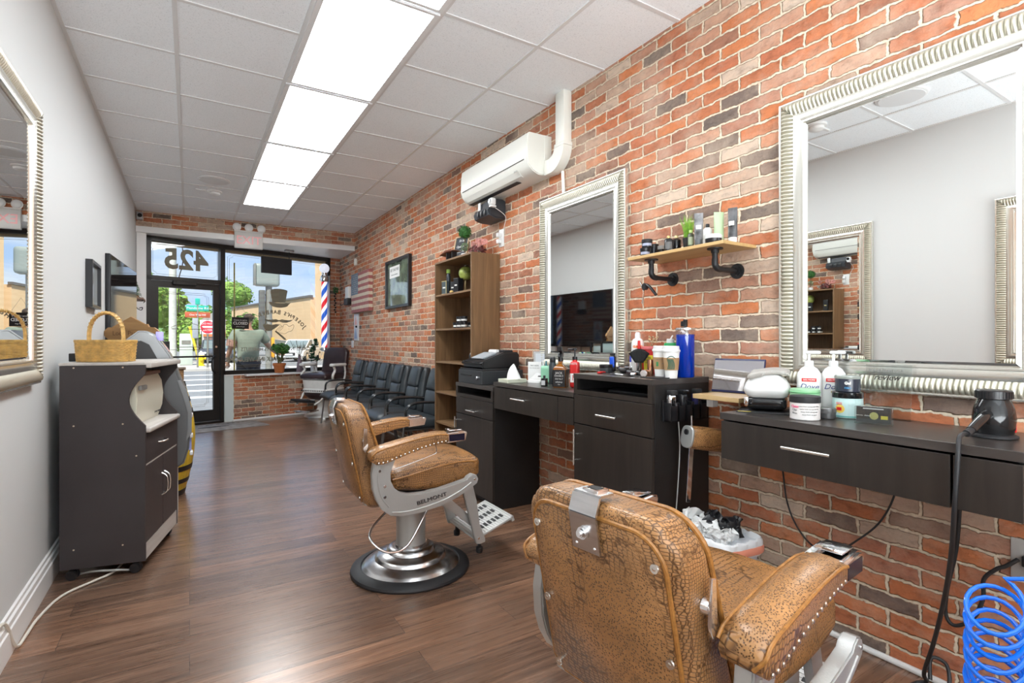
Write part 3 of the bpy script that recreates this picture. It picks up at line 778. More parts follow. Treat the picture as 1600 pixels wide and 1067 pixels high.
    b = B(); b.bx(-.30, -.22, -.20, .20, Z(.43), Z(.47), .006); b.out('back_hinge', M_cast, t)
    return t
barber_chair('barber_chair', 'tan crocodile leather barber chair with its whole chrome base in view, standing mid floor', (1.02, 2.70, 0), -1)
barber_chair('barber_chair', 'nearest tan crocodile leather barber chair, seen from behind, base out of frame', (1.11, .905, 0), 7, dz=-.03, lettered=True)

# ================================================================== row of padded waiting chairs
M_wl = mat('black_leatherette', (.030,.038,.044), .38, var=.2, vscale=5, bump=.1, bscale=120)
M_wf = mat('black_arm', (.012,.013,.014), .25)
M_wleg = mat('smoked_steel', (.20,.19,.19), .3, .9)
def waiting_chair(label):
    t = thing('waiting_chair', label, 'chair', (0,0,0), 0, 'black waiting chairs along the brick wall')
    def fseat(v):
        x, y, z = v; u = (x+.27)/.54
        return (x, y*(1.0+.04*u), z+(.012*(1-(2*y/.5)**2) if z > 0 else 0)-(.045*max(0, u-.78)/.22*(1 if z > 0 else .2)) - .02*(1-u))
    B().rbox((.0,0,.435), (.54,.50,.10), .042, 6, fseat).out('seat', M_wl, t, 60)
    def curve(z): w = (z-.44)/.52; return -.215-.10*w-.03*math.sin(PI*min(1,max(0,w)))*-1*.6
    def panel(z0, z1, wdt, th, off, name, rr=.03, taper=0.0):
        H = z1-z0
        def f(v):
            x, y, z = v; zz = (z0+z1)/2+z; w = (zz-z0)/H
            bulge = .016*math.cos(PI*y/wdt)*math.sin(PI*w) if x > 0 else 0
            return (x+curve(zz)+off+bulge, y*(1-taper*w), z)
        return B().rbox((0,0,(z0+z1)/2), (th, wdt, H), rr, 6, f).out(name, M_wl, t, 60)
    panel(.44, .935, .46, .085, -.03, 'back_shell', .04, .22)
    panel(.72, .945, .27, .06, .028, 'headrest_pad', .028, .08)
    panel(.47, .725, .29, .05, .026, 'lumbar_pad', .024)
    for s in (-1, 1):
        b = B(); b.tube([(.235, s*.257, 0), (.20, s*.257, .30), (.18, s*.257, .50), (.165, s*.257, .565)], .011, 10)
        b.out('leg', M_wleg, t)
        b = B(); b.tube([(-.32, s*.235, 0), (-.27, s*.24, .25), (-.22, s*.25, .42)], .011, 10); b.out('leg', M_wleg, t)
        b = B(); b.tube([(.172, s*.257, .50), (.168, s*.257, .57), (.13, s*.257, .615), (.05, s*.257, .632), (-.08, s*.256, .632), (-.20, s*.245, .622), (-.255, s*.215, .615)], .015, 10, flat=(1.45, .85))
        b.out('armrest', M_wf, t)
    b = B(); b.tube([(.20,-.255,.37), (.20,.255,.37)], .009, 8); b.tube([(-.24,-.24,.37), (-.24,.24,.37)], .009, 8)
    b.tube([(.20,-.25,.375), (-.24,-.23,.375)], .009, 8); b.tube([(.20,.25,.375), (-.24,.23,.375)], .009, 8)
    b.out('seat_frame', M_wleg, t)
    return t
wc = waiting_chair('black padded armchair at the near end of the waiting row, cut off by the bookcase')
wlabs = ['second black padded armchair of the waiting row counted from the bookcase', 'third black padded armchair of the waiting row counted from the bookcase',
         'fourth black padded armchair of the waiting row counted from the bookcase', 'black padded armchair of the waiting row, next to the far end one',
         'black padded waiting armchair at the far end, beside the white enamel chair']
wy = [(1.90, 4.985, 181), (1.90, 5.55, 180), (1.90, 6.115, 180), (1.91, 6.68, 181), (1.91, 7.255, 180), (1.93, 7.93, 184)]
wc.location = (*wy[0][:2], 0); wc.rotation_euler = (0, 0, R(wy[0][2]))
for (x, y, r), l in zip(wy[1:], wlabs): dup(wc, (x, y, 0), r, l)

# ================================================================== white enamel antique barber chair in the corner
M_en = mat('white_enamel', (.80,.80,.77), .22, var=.06)
M_mar = mat('maroon_leather', (.040,.022,.024), .3, var=.25)
t = thing('antique_barber_chair', 'antique white enamel barber chair with dark maroon leather in the corner by the window', 'barber chair', (1.865, 8.88, 0), 218)
B().lathe([(.20,0),(.30,0),(.31,.02),(.29,.045),(.20,.06),(.12,.09),(.10,.16)], seg=40).out('base', M_en, t)
B().lathe([(.30,.0),(.318,.004),(.318,.018),(.30,.02)], seg=40).out('base_ring', M_chrome, t)
B().lathe([(.10,.14),(.11,.24),(.15,.30)], seg=30).out('column', M_en, t)
B().lathe([(.14,.28),(.20,.31),(.245,.36),(.25,.40)], seg=36, sq=(4,1,1)).out('lower_bowl', M_mar, t)
b = B(); b.lathe([(.245,.40),(.262,.41),(.262,.46),(.25,.47),(.262,.56),(.265,.60),(.24,.61)], seg=36, sq=(5,1,1)); b.out('seat_box', M_en, t)
b = B()
for k in range(13): b.box((.262,-.21+.035*k,.437), (.006,.014,.02))
for s in (-1, 1):
    for k in range(13): b.box((-.21+.035*k, s*.262,.437), (.014,.006,.02))
b.out('pierced_holes', M_black, t, 0)
def fsd(v): x, y, z = v; return (x, y, z+.03*(1-(x/.27)**2)*(1-(y/.27)**2)*(1 if z > 0 else 0))
B().rbox((.01,0,.655), (.52,.52,.09), .04, 5, fsd).out('seat', M_mar, t, 60)
b = B()
for k in range(15): b.sph((.268,-.22+.0315*k,.625), .006, 8, 5)
b.out('seat_studs', M_chrome, t)
def fbk(v):
    x, y, z = v; w = (z+.24)/.48
    if z > .12 and abs(y) > .13:
        q = Vector((abs(y)-.13, z-.12)); m_ = max(q.x, q.y); q = q.normalized()*m_; y = math.copysign(.13+q.x, y); z = .12+q.y
    return (x-.10*w, y, z)
B().rbox((-.235,0,.89), (.08,.48,.46), .03, 6, fbk).out('backrest', M_mar, t, 60)
for s in (-1, 1):
    B().rbox((.02, s*.30, .845), (.34,.09,.05), .022, 4).out('armrest', M_en, t, 60)
    B().tube([(.13, s*.285, .60), (.16, s*.31, .68), (.10, s*.30, .76), (.13, s*.30, .825)], .02, 10).out('arm_support', M_en, t)
    B().tube([(-.16, s*.26,.55), (-.17, s*.29,.7), (-.14, s*.30,.825)], .016, 10).out('arm_support', M_en, t)
    b = B(); b.tube([(.20, s*.22, .42), (.30, s*.20, .30), (.42, s*.17, .24)], .016, 10); b.out('footrest_arm', M_en, t)
b = B(); b.rbox((.47,0,.30), (.16,.36,.035), .012, 3, M=Matrix.Translation((.47,0,.30)) @ Matrix.Rotation(R(-18),4,'Y') @ Matrix.Translation((-.47,0,-.30))); b.out('footrest', M_blackm, t)
B().bx(.38,.40,-.17,.17,.26,.32,.005).bx(.30,.50,-.16,.16,.13,.15,.005).out('footrest_frame', M_chrome, t)
# ================================================================== fluted champagne mirrors
M_champ = mat('champagne_silver', (.60,.575,.48), .36, .7, var=.06, vscale=4)
M_champ2 = mat('champagne_plain', (.74,.73,.67), .24, .8)
MW, MH = .914, 1.25
def mirror(label, loc, rz):
    t = thing('wall_mirror', label, 'mirror', loc, rz, 'fluted champagne framed mirrors')
    b = B()
    def side(L, M):
        # ribbed cove, then plain band
        pitch = .0165; n = int(L/pitch); per = 6; N = n*per
        prof = [(.010,.030),(.016,.040),(.028,.045),(.044,.042),(.058,.034),(.066,.027)]
        V, F_ = [], []
        for i in range(N+1):
            u = i/N; rib = abs(math.sin(PI*u*n))**.8
            for k, (tt, h) in enumerate(prof):
                a = 0 if k in (0, len(prof)-1) else .010
                V.append((max(-(L/2-tt), min(L/2-tt, -L/2+L*u)), -(h-a*(1-rib)), tt))
        m_ = len(prof)
        for i in range(N):
            for k in range(m_-1): F_.append((i*m_+k, i*m_+k+1, (i+1)*m_+k+1, (i+1)*m_+k))
        b.m(0).faces(V, F_, M=M)
        for pf in ([(.0,0),(.0,.026),(.003,.032),(.008,.033),(.012,.030)], [(.064,.028),(.068,.030),(.098,.022),(.101,.026),(.107,.026),(.110,.020),(.112,.010)]):
            V = [(sx*(L/2-tt), -h, tt) for tt, h in pf for sx in (-1, 1)]
            b.m(1).faces(V, [(2*k, 2*k+1, 2*k+3, 2*k+2) for k in range(len(pf)-1)], M=M)
    T = Matrix.Translation
    side(MW, T((0,0,0))); side(MW, T((0,0,MH)) @ Matrix.Rotation(PI, 4, 'Y'))
    side(MH, T((-MW/2,0,MH/2)) @ Matrix.Rotation(PI/2, 4, 'Y')); side(MH, T((MW/2,0,MH/2)) @ Matrix.Rotation(-PI/2, 4, 'Y'))
    b.m(1).bx(-MW/2+.001, MW/2-.001, -.012, 0, .001, MH-.001)
    b.out('frame', [M_champ, M_champ2], t, 50)
    i = .110
    g = B(); x, z0, z1 = MW/2-i, i, MH-i; v = .014
    g.faces([(-x,-.0125,z0),(x,-.0125,z0),(x,-.0125,z1),(-x,-.0125,z1),(-x+v,-.0165,z0+v),(x-v,-.0165,z0+v),(x-v,-.0165,z1-v),(-x+v,-.0165,z1-v)],
            [(4,5,6,7),(0,1,5,4),(1,2,6,5),(2,3,7,6),(3,0,4,7)])
    g.out('mirror_glass', M_mirror, t, 0)
    return t
m0 = mirror('fluted champagne framed mirror on the brick wall over the middle desk, below the split unit', (XR, 2.80, 1.025), -90)
dup(m0, (XR, .916, 1.025), -90, 'largest looking fluted champagne mirror, on the brick wall above the hair dryer')
dup(m0, (XL, 2.715, 1.03), 90, 'fluted champagne mirror on the white wall, seen edge on at the left')
dup(m0, (XL, .98, 1.03), 90, 'fluted champagne mirror seen only as a reflection inside the largest mirror')

# ================================================================== dark espresso stations
def bar_handle(p, L, axis, parent, name='handle'):
    x, y, z = p; b = B()
    if axis == 'y':
        b.cyl((x-.028,y-L/2,z),(x-.028,y+L/2,z),.006,None,14,.001)
        for s in (-1,1): b.cyl((x,y+s*L*.32,z),(x-.028,y+s*L*.32,z),.0045,None,10)
    else:
        b.cyl((x-.028,y,z-L/2),(x-.028,y,z+L/2),.006,None,14,.001)
        for s in (-1,1): b.cyl((x,y,z+s*L*.36),(x-.028,y,z+s*L*.36),.0045,None,10)
    return b.out(name, M_nickel, parent)
def cabinet(label, y0, y1, H, slot, split, handle_side):
    """local: y from 0 to w, x from -.40 (front) to 0 (wall)"""
    w = y1-y0; D = .405
    t = thing('station_cabinet', label, 'cabinet', (XR-.02, y0, 0), 0)
    b = B(); e = .018
    b.bx(-D+.018, 0, 0, e, .0, H-.028, .001); b.bx(-D+.018, 0, w-e, w, .0, H-.028, .001); b.bx(-.012, 0, e, w-e, .05, H-.03); b.bx(-D+.03, -.012, e, w-e, .06, .08)
    b.bx(-D+.02, -.012, e, w-e, slot-.018, slot); b.bx(-D+.06, -.05, e, w-e, 0, .06)
    b.out('carcass', M_blackpanel, t, 0)
    B().bx(-D-.002, 0, -.002, w+.002, H-.028, H, .0015).out('top', M_espresso_top, t, 0)
    b = B(); b.bx(-D, -D+.018, 0, .03, slot-.02, H-.028); b.bx(-D, -D+.018, w-.03, w, slot-.02, H-.028); b.bx(-D, -D+.018, .03, w-.03, slot-.02, slot+.005)
    b.out('slot_surround', M_espresso, t, 0)
    d = B().bx(-D, -D+.018, .003, w-.003, split+.003, slot-.024, .0015).out('drawer', M_espresso, t, 0)
    bar_handle((-D, w*.5, slot-.024-.09), .15, 'y', d)
    d = B().bx(-D, -D+.018, .003, w-.003, .06, split-.003, .0015).out('door', M_espresso, t, 0)
    bar_handle((-D, (w-.035) if handle_side > 0 else .035, split-.13), .20, 'z', d)
    return t
cabinet('dark brown station cabinet under the cash register, beside the bookcase', 3.275, 3.885, .89, .80, .645, 1)
cc = cabinet('dark brown station cabinet with coffee cups on top and clippers on its side', 1.752, 2.344, 1.04, .945, .76, 1)
B().bx(-.30, -.10, .10, .42, .9455, .956).out('paper_stack', M_blackm, cc, 0)
def desk(label, y0, y1, filler):
    w = y1-y0; D = .40
    t = thing('station_desk', label, 'desk', (XR-.02, y0, 0), 0)
    B().bx(-D-.004, 0, 0, w, .902, .93, .0015).out('top', M_espresso_top, t, 0)
    b = B(); b.bx(-D+.02, 0, 0, .016, .745, .90); b.bx(-D+.02, 0, w-.016, w, .745, .90); b.bx(-D+.02, 0, .016, w-.016, .745, .757); b.bx(-.012, 0, .016, w-.016, .757, .90)
    b.out('drawer_case', M_blackpanel, t, 0)
    d = B().bx(-D, -D+.018, filler+.004, w-.003, .742, .895, .0015).out('drawer', M_espresso, t, 0)
    bar_handle((-D, filler+(w-filler)*.53, .835), .17, 'y', d)
    B().bx(-D, -D+.018, .003, filler-.003, .742, .895, .0015).out('filler_panel', M_espresso, t, 0)
    return t
desk('dark brown desk below the middle mirror, between the two tall cabinets', 2.350, 3.270, .155)
desk('dark brown wall hung desk below the largest mirror, with a hair dryer on it', .462, 1.384, .155)
# pine ledge bridging the gap
t = thing('wood_ledge', 'raw pine ledge holding a leaning tablet beside the coffee cup cabinet', 'shelf', (XR-.005, 1.402, .955))
B().bx(-.27, 0, 0, .241, 0, .021, .002).out('plank', wood_mat('pine', (.42,.27,.12), (.60,.43,.22), 'y'), t, 0)
B().bx(-.18, -.14, .200, .235, -.045, 0, .003).out('bracket', M_pw, t, 0)

# ================================================================== bookcase
M_walnut = wood_mat('walnut_laminate', (.115,.062,.028), (.24,.135,.062), 'z', rough=.42, rings=20)
M_walnut_h = wood_mat('walnut_shelf', (.15,.083,.038), (.28,.165,.08), 'y', rough=.42, rings=20)
t = thing('bookcase', 'tall narrow walnut bookcase with open shelves on the brick wall', 'bookcase', (XR-.005, 3.893, 0))
W_, D_, H_ = .765, .275, 1.97
SH = [.16, .465, .75, 1.035, 1.34, 1.66]
B().bx(-D_,0,0,.017,0,H_,.001).out('side_panel', M_walnut, t, 0)
B().bx(-D_,0,W_-.017,W_,0,H_,.001).out('side_panel', M_walnut, t, 0)
B().bx(-D_,0,.017,W_-.017,H_-.017,H_,.0008).out('top_panel', M_walnut_h, t, 0)
for z in SH: B().bx(-D_+.004,-.006,.017,W_-.017,z-.017,z,.0008).out('shelf', M_walnut_h, t, 0)
B().bx(-.005,0,.017,W_-.017,.08,H_-.017).out('back_panel', mat('walnut_back', (.13,.075,.038), .5, var=.25, vscale=5, stretch=(12,12,1)), t, 0)
B().bx(-D_+.02,-D_+.035,.017,W_-.017,0,.143).out('plinth', M_walnut, t, 0)

# ================================================================== split unit and its duct
M_ac = mat('ac_shell', (.82,.82,.76), .32)
t = thing('split_air_conditioner', 'cream wall mounted split air conditioner high on the brick wall', 'air conditioner', (XR, 3.69, 2.44))
AP = [(0,.0),(-.11,.0),(-.165,.022),(-.20,.06),(-.215,.11),(-.213,.20),(-.205,.285),(-.19,.297),(0,.297)]
B().prism(AP, 'y', -.54, .54, .006, 2).out('body', M_ac, t, 30)
B().prism([(-.06,.004),(0,.004),(0,.293),(-.06,.293)], 'y', -.545, -.538).out('end_cover', M_ac, t, 0)
B().bx(-.2185,-.2140,-.50,.50,.100,.1045).out('front_groove', mat('ac_groove', (.12,.12,.11), .6), t, 0)
B().prism([(-.150,.010),(-.168,.020),(-.196,.050),(-.200,.050),(-.170,.014),(-.150,.005)], 'y', -.40, .49, .001).out('louver', M_ac, t, 20)
B().bx(-.150,-.105,-.30,.50,-.002,.002).out('outlet_slot', M_blackm, t, 0)
B().bx(-.214,-.21,-.40,-.36,.04,.05).out('badge', mat('ac_badge', (.45,.45,.42), .4), t, 0)
t = thing('line_set_cover', 'cream plastic duct rising from the split unit to the ceiling', 'duct', (XR, 2.950, 2.44))
b = B(); dx = -.075
b.bx(dx,0,-.052,.052,.16,.535,.012)
N = 10; pts = []
V, F_ = [], []
for k in range(N+1):
    a = PI/2*k/N; r0, r1 = .06, .17
    cy, cz = .12, .16
    for r in (r0, r1):
        y, z = cy-r*math.cos(a), cz-r*math.sin(a)
        V += [(dx, y-.0, z), (0, y, z)]
for k in range(N):
    o = 4*k; q = o+4
    F_ += [(o, q, q+2, o+2), (o+1, q+1, q+3, o+3), (o, q, q+1, o+1), (o+2, q+2, q+3, o+3)]
F_ += [(0,1,3,2), (4*N, 4*N+1, 4*N+3, 4*N+2)]
b.faces(V, F_); b.bx(dx,0,.12,.19,-.01,.10,.01)
b.out('duct_cover', M_ac, t, 30)
B().bx(dx-.004,-.0,-.057,.057,.15,.175,.004).out('joint_collar', M_ac, t)
B().cyl((-.02,.03,-.01),(-.02,.02,-.17),.012).out('drain_pipe', M_ac, t)

# black boxy unit with a cord, and small white camera beside it
t = thing('wall_speaker_box', 'black boxy unit on the brick wall right under the split unit', 'electronic device', (XR, 3.93, 2.255))
b = B(); b.prism([(0,0),(-.10,.0),(-.16,.02),(-.17,.06),(-.155,.09),(-.12,.10),(-.11,.16),(-.03,.165),(0,.15)], 'y', -.13, .14, .008); b.out('body', mat('slate_plastic', (.035,.040,.047), .4), t, 30)
b = B()
for k in range(3): b.bx(-.176,-.168,-.08+.06*k,-.05+.06*k,.025,.075,.003)
b.out('front_ribs', M_black, t)
B().bx(-.13,-.12,.09,.13,.10,.17,.002).out('white_flap', M_pw, t)
t = thing('security_camera', 'small white camera with rounded face under the right end of the split unit', 'camera', (XR-.16, 3.755, 2.335))
B().rbox((0,0,.035), (.05,.055,.06), .014, 4).out('housing', M_pw, t)
B().cyl((-.02,0,.037),(-.029,0,.037),.019,None,20).out('lens', M_blackg, t)
B().bx(-.02,.03,-.02,.02,-.008,.006,.003).out('foot', M_pw, t)
b = B(); b.tube([(XR-.14,3.755,2.33),(XR-.03,3.76,2.27),(XR-.015,3.80,2.2),(XR-.02,3.83,2.12),(XR-.03,3.86,2.10)], .0028, 6); tag(b.out('camera_cord', M_pw), 'thin white cord dropping from the small camera to the wall socket', 'cord')
t = thing('wall_socket', 'white wall socket with plugs beside the top of the bookcase', 'socket', (XR, 3.865, 2.03))
B().bx(-.008,0,-.04,.04,0,.15,.003).out('plate', M_pw, t)
for z in (.045, .10): B().bx(-.04,-.008,-.0,.035,z-.015,z+.02,.004).out('plug', M_pw, t)

# ================================================================== pipe-bracket wall shelf
t = thing('pipe_shelf', 'pine wall shelf on black iron pipe brackets between the mirrors', 'shelf', (XR, 1.50, 1.66))
B().bx(-.245,0,0,.60,0,.016,.002).out('board', wood_mat('pine_board', (.47,.28,.11), (.66,.45,.20), 'y', rings=22), t, 0)
for y in (.10, .50):
    b = B(); b.cyl((-.17,y,-.006),(-.17,y,0),.036,None,28); b.cyl((-.17,y,-.06),(-.17,y,-.006),.0135,None,16)
    b.tube([(-.17,y,-.05),(-.17,y,-.075),(-.155,y,-.092),(-.13,y,-.097)], .015, 14); b.cyl((-.13,y,-.097),(-.012,y,-.097),.0125,None,16)
    b.cyl((-.018,y,-.097),(0,y,-.097),.022,None,18); b.cyl((-.007,y,-.097),(0,y,-.097),.037,None,28)
    b.cyl((-.17,y,-.022),(-.17,y,-.008),.018,None,16)
    b.out('pipe_bracket', M_blackmetal, t)
t = thing('hair_tongs', 'black and silver styling tool hanging from the left pipe bracket of the shelf', 'styling tool', (XR-.150, 2.055, 1.50))
B().tube([(0,.045,.05),(0,.02,.0),(.0,.03,-.07)], .006, 8, flat=(1,.6)).out('blade', M_chrome, t)
B().tube([(0,.02,.035),(0,-.02,.02),(0,-.07,-.03)], .008, 8).cyl((-.012,.01,.02),(.012,.01,.02),.018,None,16,.003).out('handle', M_black, t)

# ================================================================== rolling cart on the left
M_cart = mat('cart_brown_black', (.040,.033,.034), .45, var=.15, vscale=3, bump=.05, bscale=150)
M_carttop = wood_mat('grey_wood_top', (.42,.39,.36), (.58,.55,.51), 'y', rings=16)
t = thing('microwave_cart', 'dark wooden rolling cart with scalloped side against the white wall', 'cart', (-.560, 3.445, 0), -12.4)
CW, CD = .62, .370
SP = [(0,.062),(CD,.062),(CD,.775)]+[(CD-.075*math.sin(PI*k/12), .775+.275*k/12) for k in range(1,12)]+[(CD,1.052),(CD,1.095),(0,1.095)]
for y in (0, CW-.016):
    s_ = B().prism(SP, 'y', y, y+.016, .0008).out('side_panel', M_cart, t, 0)
    if y == 0:
        for (x, z) in ((.06,1.085),(.27,1.085),(.06,.79),(.27,.79),(.33,.62),(.06,.16),(.27,.16)):
            B().cyl((x,.0,z),(x,-.0015,z),.0042,None,10).out('dowel_cap', mat('pale_dowel', (.62,.52,.38), .5), s_)
B().bx(-.002,CD+.022,.016,CW-.016,1.080,1.106,.004).bx(-.002,CD-.002,-.004,CW+.004,1.096,1.110,.002).out('top', M_carttop, t)
B().bx(.0,CD+.02,.016,CW-.016,.735,.762,.009,3).out('middle_shelf', M_carttop, t)
B().bx(0,.008,.016,CW-.016,.10,1.08).bx(0.008,CD-.02,.016,CW-.016,.085,.10).bx(0,CD-.02,.016,CW-.016,.70,.715).out('carcass', M_cart, t, 0)
d = B().bx(CD-.018,CD,.018,CW-.018,.570,.728,.0015).out('drawer', M_cart, t, 0)
def bow(p0, p1, out_, parent, m=M_nickel):
    p0, p1 = Vector(p0), Vector(p1); o = Vector(out_); P = [p0, p0+o*.75+(p1-p0)*.12, p0+o+(p1-p0)*.3, p0+o+(p1-p0)*.7, p0+o*.75+(p1-p0)*.88, p1]
    return B().tube(P, .0045, 8).out('handle', m, parent)
bow((CD,.22,.652), (CD,.33,.652), (.028,0,0), d)
for y0, y1, hy in ((.018,.306,.285),(.314,CW-.018,.335)):
    d = B().bx(CD-.018,CD,y0,y1,.155,.560,.0015).out('door', M_cart, t, 0)
    bow((CD,hy,.335), (CD,hy,.46), (.03,(.012 if y0<.1 else -.012)*0,0), d)
B().bx(CD-.016,CD-.001,.016,CW-.016,.562,.569).out('drawer_rail', M_carttop, t, 0)
B().bx(CD-.014,CD-.002,.016,CW-.016,.065,.150).out('kick_board', M_carttop, t, 0)
for x in (.045, CD-.05):
    for y in (.03, CW-.04):
        b = B(); b.cyl((x,y-.02,.026),(x,y-.004,.026),.026,None,20,.004).cyl((x,y+.004,.026),(x,y+.02,.026),.026,None,20,.004)
        b.cyl((x,y,.03),(x,y,.085),.008); b.sph((x,y,.034),.022,12,8); b.out('caster', M_black, t)
# towel warmer in the cart niche
t = thing('towel_warmer', 'cream towel warmer cabinet standing in the niche of the cart', 'towel warmer', (-.560+.03, 3.445+.05, .7625), -12.4)
M_cream = mat('cream_enamel', (.72,.70,.58), .28)
B().bx(.0,.24,.03,.50,.0,.285,.01).out('body', M_cream, t)
d = B().prism([(.242,.0),(.262,.0),(.285,.07),(.290,.14),(.282,.22),(.262,.262),(.242,.262)], 'y', .03, .50, .004).out('door', M_cream, t, 30)
B().bx(.284,.302,.06,.16,.19,.215,.005).out('door_handle', mat('grey_handle', (.3,.3,.29), .4), d)
B().bx(.242,.275,.03,.50,.262,.284,.004).out('brow_strip', mat('rose_wood', (.24,.15,.12), .5), t)
text('small_letters', 'TOWEL WARMER', .016, frame_M((.279,.43,.035),(0,1,0),(.15,0,1)), M_blackm, t)

# ================================================================== cash machine and yellow barrel behind the cart
M_atm = mat('atm_grey', (.115,.118,.120), .38, .15)
t = thing('cash_machine', 'grey cash machine with a small lit screen behind the cart', 'cash machine', (0, 4.16, 0))
body = [(-.50,.0),(-.075,0),(-.075,.37),(-.03,.40),(-.002,.50),(.008,.63),(.006,.76),(-.02,.88),(-.06,.99),(-.079,1.06),(-.50,1.06)]
B().prism(body, 'y', 0, .38, .012, 3).out('cabinet_body', M_atm, t, 40)
B().prism([(-.50,.0),(-.070,0),(-.070,.36),(-.50,.36)], 'y', -.004, .384, .002).out('lower_safe', mat('pale_grey', (.50,.53,.54), .4), t, 0)
B().prism([(-.50,1.06),(-.085,1.06),(-.11,1.13),(-.195,1.265),(-.245,1.290),(-.285,1.290),(-.50,1.10)], 'y', .01, .37, .01, 3).out('screen_hood', mat('atm_silver', (.25,.255,.26), .3, .5), t, 40)
B().prism([(-.52,1.062),(-.16,1.062),(-.225,1.20),(-.27,1.225),(-.52,1.18)], 'y', -.002, .011, .001).out('hood_side', mat('atm_dark', (.035,.035,.037), .45), t, 0)
sc_ = B().faces([(-.118,.06,1.150),(-.118,.32,1.150),(-.188,.32,1.262),(-.188,.06,1.262),(-.124,.06,1.147),(-.124,.32,1.147),(-.194,.32,1.258),(-.194,.06,1.258)], [(0,1,2,3),(4,5,6,7),(0,1,5,4),(1,2,6,5),(2,3,7,6),(3,0,4,7)]).out('bezel', M_blackg, t, 0)
B().bx(-.19,-.15,.02,.10,1.225,1.285,.004).out('lit_screen', mat('screen_lilac', (.3,.3,.6), .3, emit=(.35,.30,.80), estr=.35), t)
B().prism([(-.02,.55),(.012,.60),(.014,.76),(-.016,.89),(-.05,.96),(-.07,.96),(-.04,.86),(-.01,.74),(-.012,.62)], 'y', -.006, .005, .002).out('side_fin', mat('atm_fin', (.20,.205,.21), .35, .4), t, 20)
for z in (.44, .56, .70): B().bx(.0,.02,.05,.12,z,z+.025,.004).out('card_slot', M_pw, t)
B().bx(-.005,.012,.08,.20,.47,.60,.003).out('sticker', mat('sticker_blue', (.35,.40,.75), .4), t)
B().bx(-.072,-.070,.2,.25,.98,1.0).out('lock_plate', M_chrome, t, 0)

t = thing('yellow_barrel', 'yellow painted wooden barrel with black hoops behind the cash machine', 'barrel', (-.235, 5.02, 0))
BPf = lambda z: .20+.075*math.sin(PI*z/.90)
B().lathe([(BPf(z*.9/16), z*.9/16) for z in range(17)], seg=40).out('staves', mat('yellow_stave', (.62,.42,.03), .45, var=.2, vscale=6, stretch=(9,9,1)), t, 60)
for z0, z1 in ((.0,.045),(.10,.135),(.20,.24),(.64,.68),(.74,.775),(.86,.90)):
    B().lathe([(BPf(z0)+.0, z0), (BPf(z0)+.004, z0), (BPf(z1)+.004, z1), (BPf(z1), z1)], seg=40).out('hoop', M_blackmetal, t)
M_wick = mat('wicker_brown', (.30,.16,.06), .6, var=.5, vscale=70, bump=.6, bscale=120)
t = thing('wicker_crate', 'small brown wicker crate standing on the yellow barrel', 'basket', (-.205, 4.97, .901), 0)
B().bx(-.17,.165,-.10,.12,0,.10,.01).out('body', M_wick, t)
B().bx(-.18,.18,-.11,.13,.095,.108,.005).out('rim', mat('wicker_rim', (.10,.06,.03), .6), t)
t = thing('round_tray', 'round brown framed dial propped upright on the crate behind the cash machine', 'wicker_tray', (-.25, 5.0, 1.010), 20)  # a round wicker tray with a dark rim, stood on edge
B().lathe([(.10,-.015),(.118,-.015),(.122,0),(.118,.015),(.10,.015)], c=(0,0,0), M=Matrix.Translation((0,0,.121)) @ Matrix.Rotation(PI/2,4,'X')).out('rim', M_blackm, t)
B().lathe([(.10,-.006),(.10,.006)], M=Matrix.Translation((0,0,.121)) @ Matrix.Rotation(PI/2,4,'X')).out('tray', mat('tray_tan', (.46,.27,.10), .5, var=.3, vscale=12), t)
B().rbox((.0,.05,.185),(.20,.10,.12),.05,4).out('pale_cap', mat('pale_cloth', (.6,.62,.68), .7), t, 60)

# display stand with a carved wooden sign, under the television
t = thing('display_stand', 'black metal display stand with a pale case on it, behind the yellow barrel', 'stand', (-.40, 5.435, 0))
b = B()
for x in (-.17,.24):
    for y in (-.11,.11): b.bx(x-.01,x+.01,y-.01,y+.01,0,1.21)
b.bx(-.18,.25,-.12,.12,1.205,1.222); b.bx(-.18,.25,-.12,.12,.60,.61)
b.tube([(-.17,-.11,1.20),(-.09,-.11,1.02)], .007, 6); b.tube([(.03,-.11,1.20),(-.09,-.11,1.02)], .007, 6)
b.out('frame', M_blackmetal, t, 0)
B().bx(-.06,.22,-.1,.1,1.06,1.204,.02).out('glass_case', mat('pale_aqua', (.50,.66,.66), .15), t)
t = thing('wooden_sign', 'carved wooden plaque with a peaked top and scrolled ends on the display stand', 'sign', (-.415, 5.42, 1.223), -31)
M_carve = wood_mat('carved_wood', (.26,.13,.045), (.46,.26,.10), 'x', rings=10)
SPo = [(-.19,.0),(.19,.0)]+[(.19+.045*math.sin(PI*k/8), .015+.085*k/8+.015) for k in range(9)]+[(.15,.118),(.135,.145),(.12,.14),(.0,.205),(-.12,.14),(-.16,.115)]+[(-.19-.04*math.sin(PI*k/8), .115-.10*k/8) for k in range(9)]
B().prism(SPo, 'y', -.01, .012, .003).out('board', M_carve, t, 30)
text('carved_writing', 'Local Partners', .052, frame_M((0,-.0105,.065),(1,0,0),(0,0,1)), mat('carve_dark', (.12,.055,.02), .6), t)
B().bx(-.12,.12,-.03,.04,-.0005,.004).out('sign_base', M_carve, t, 0)
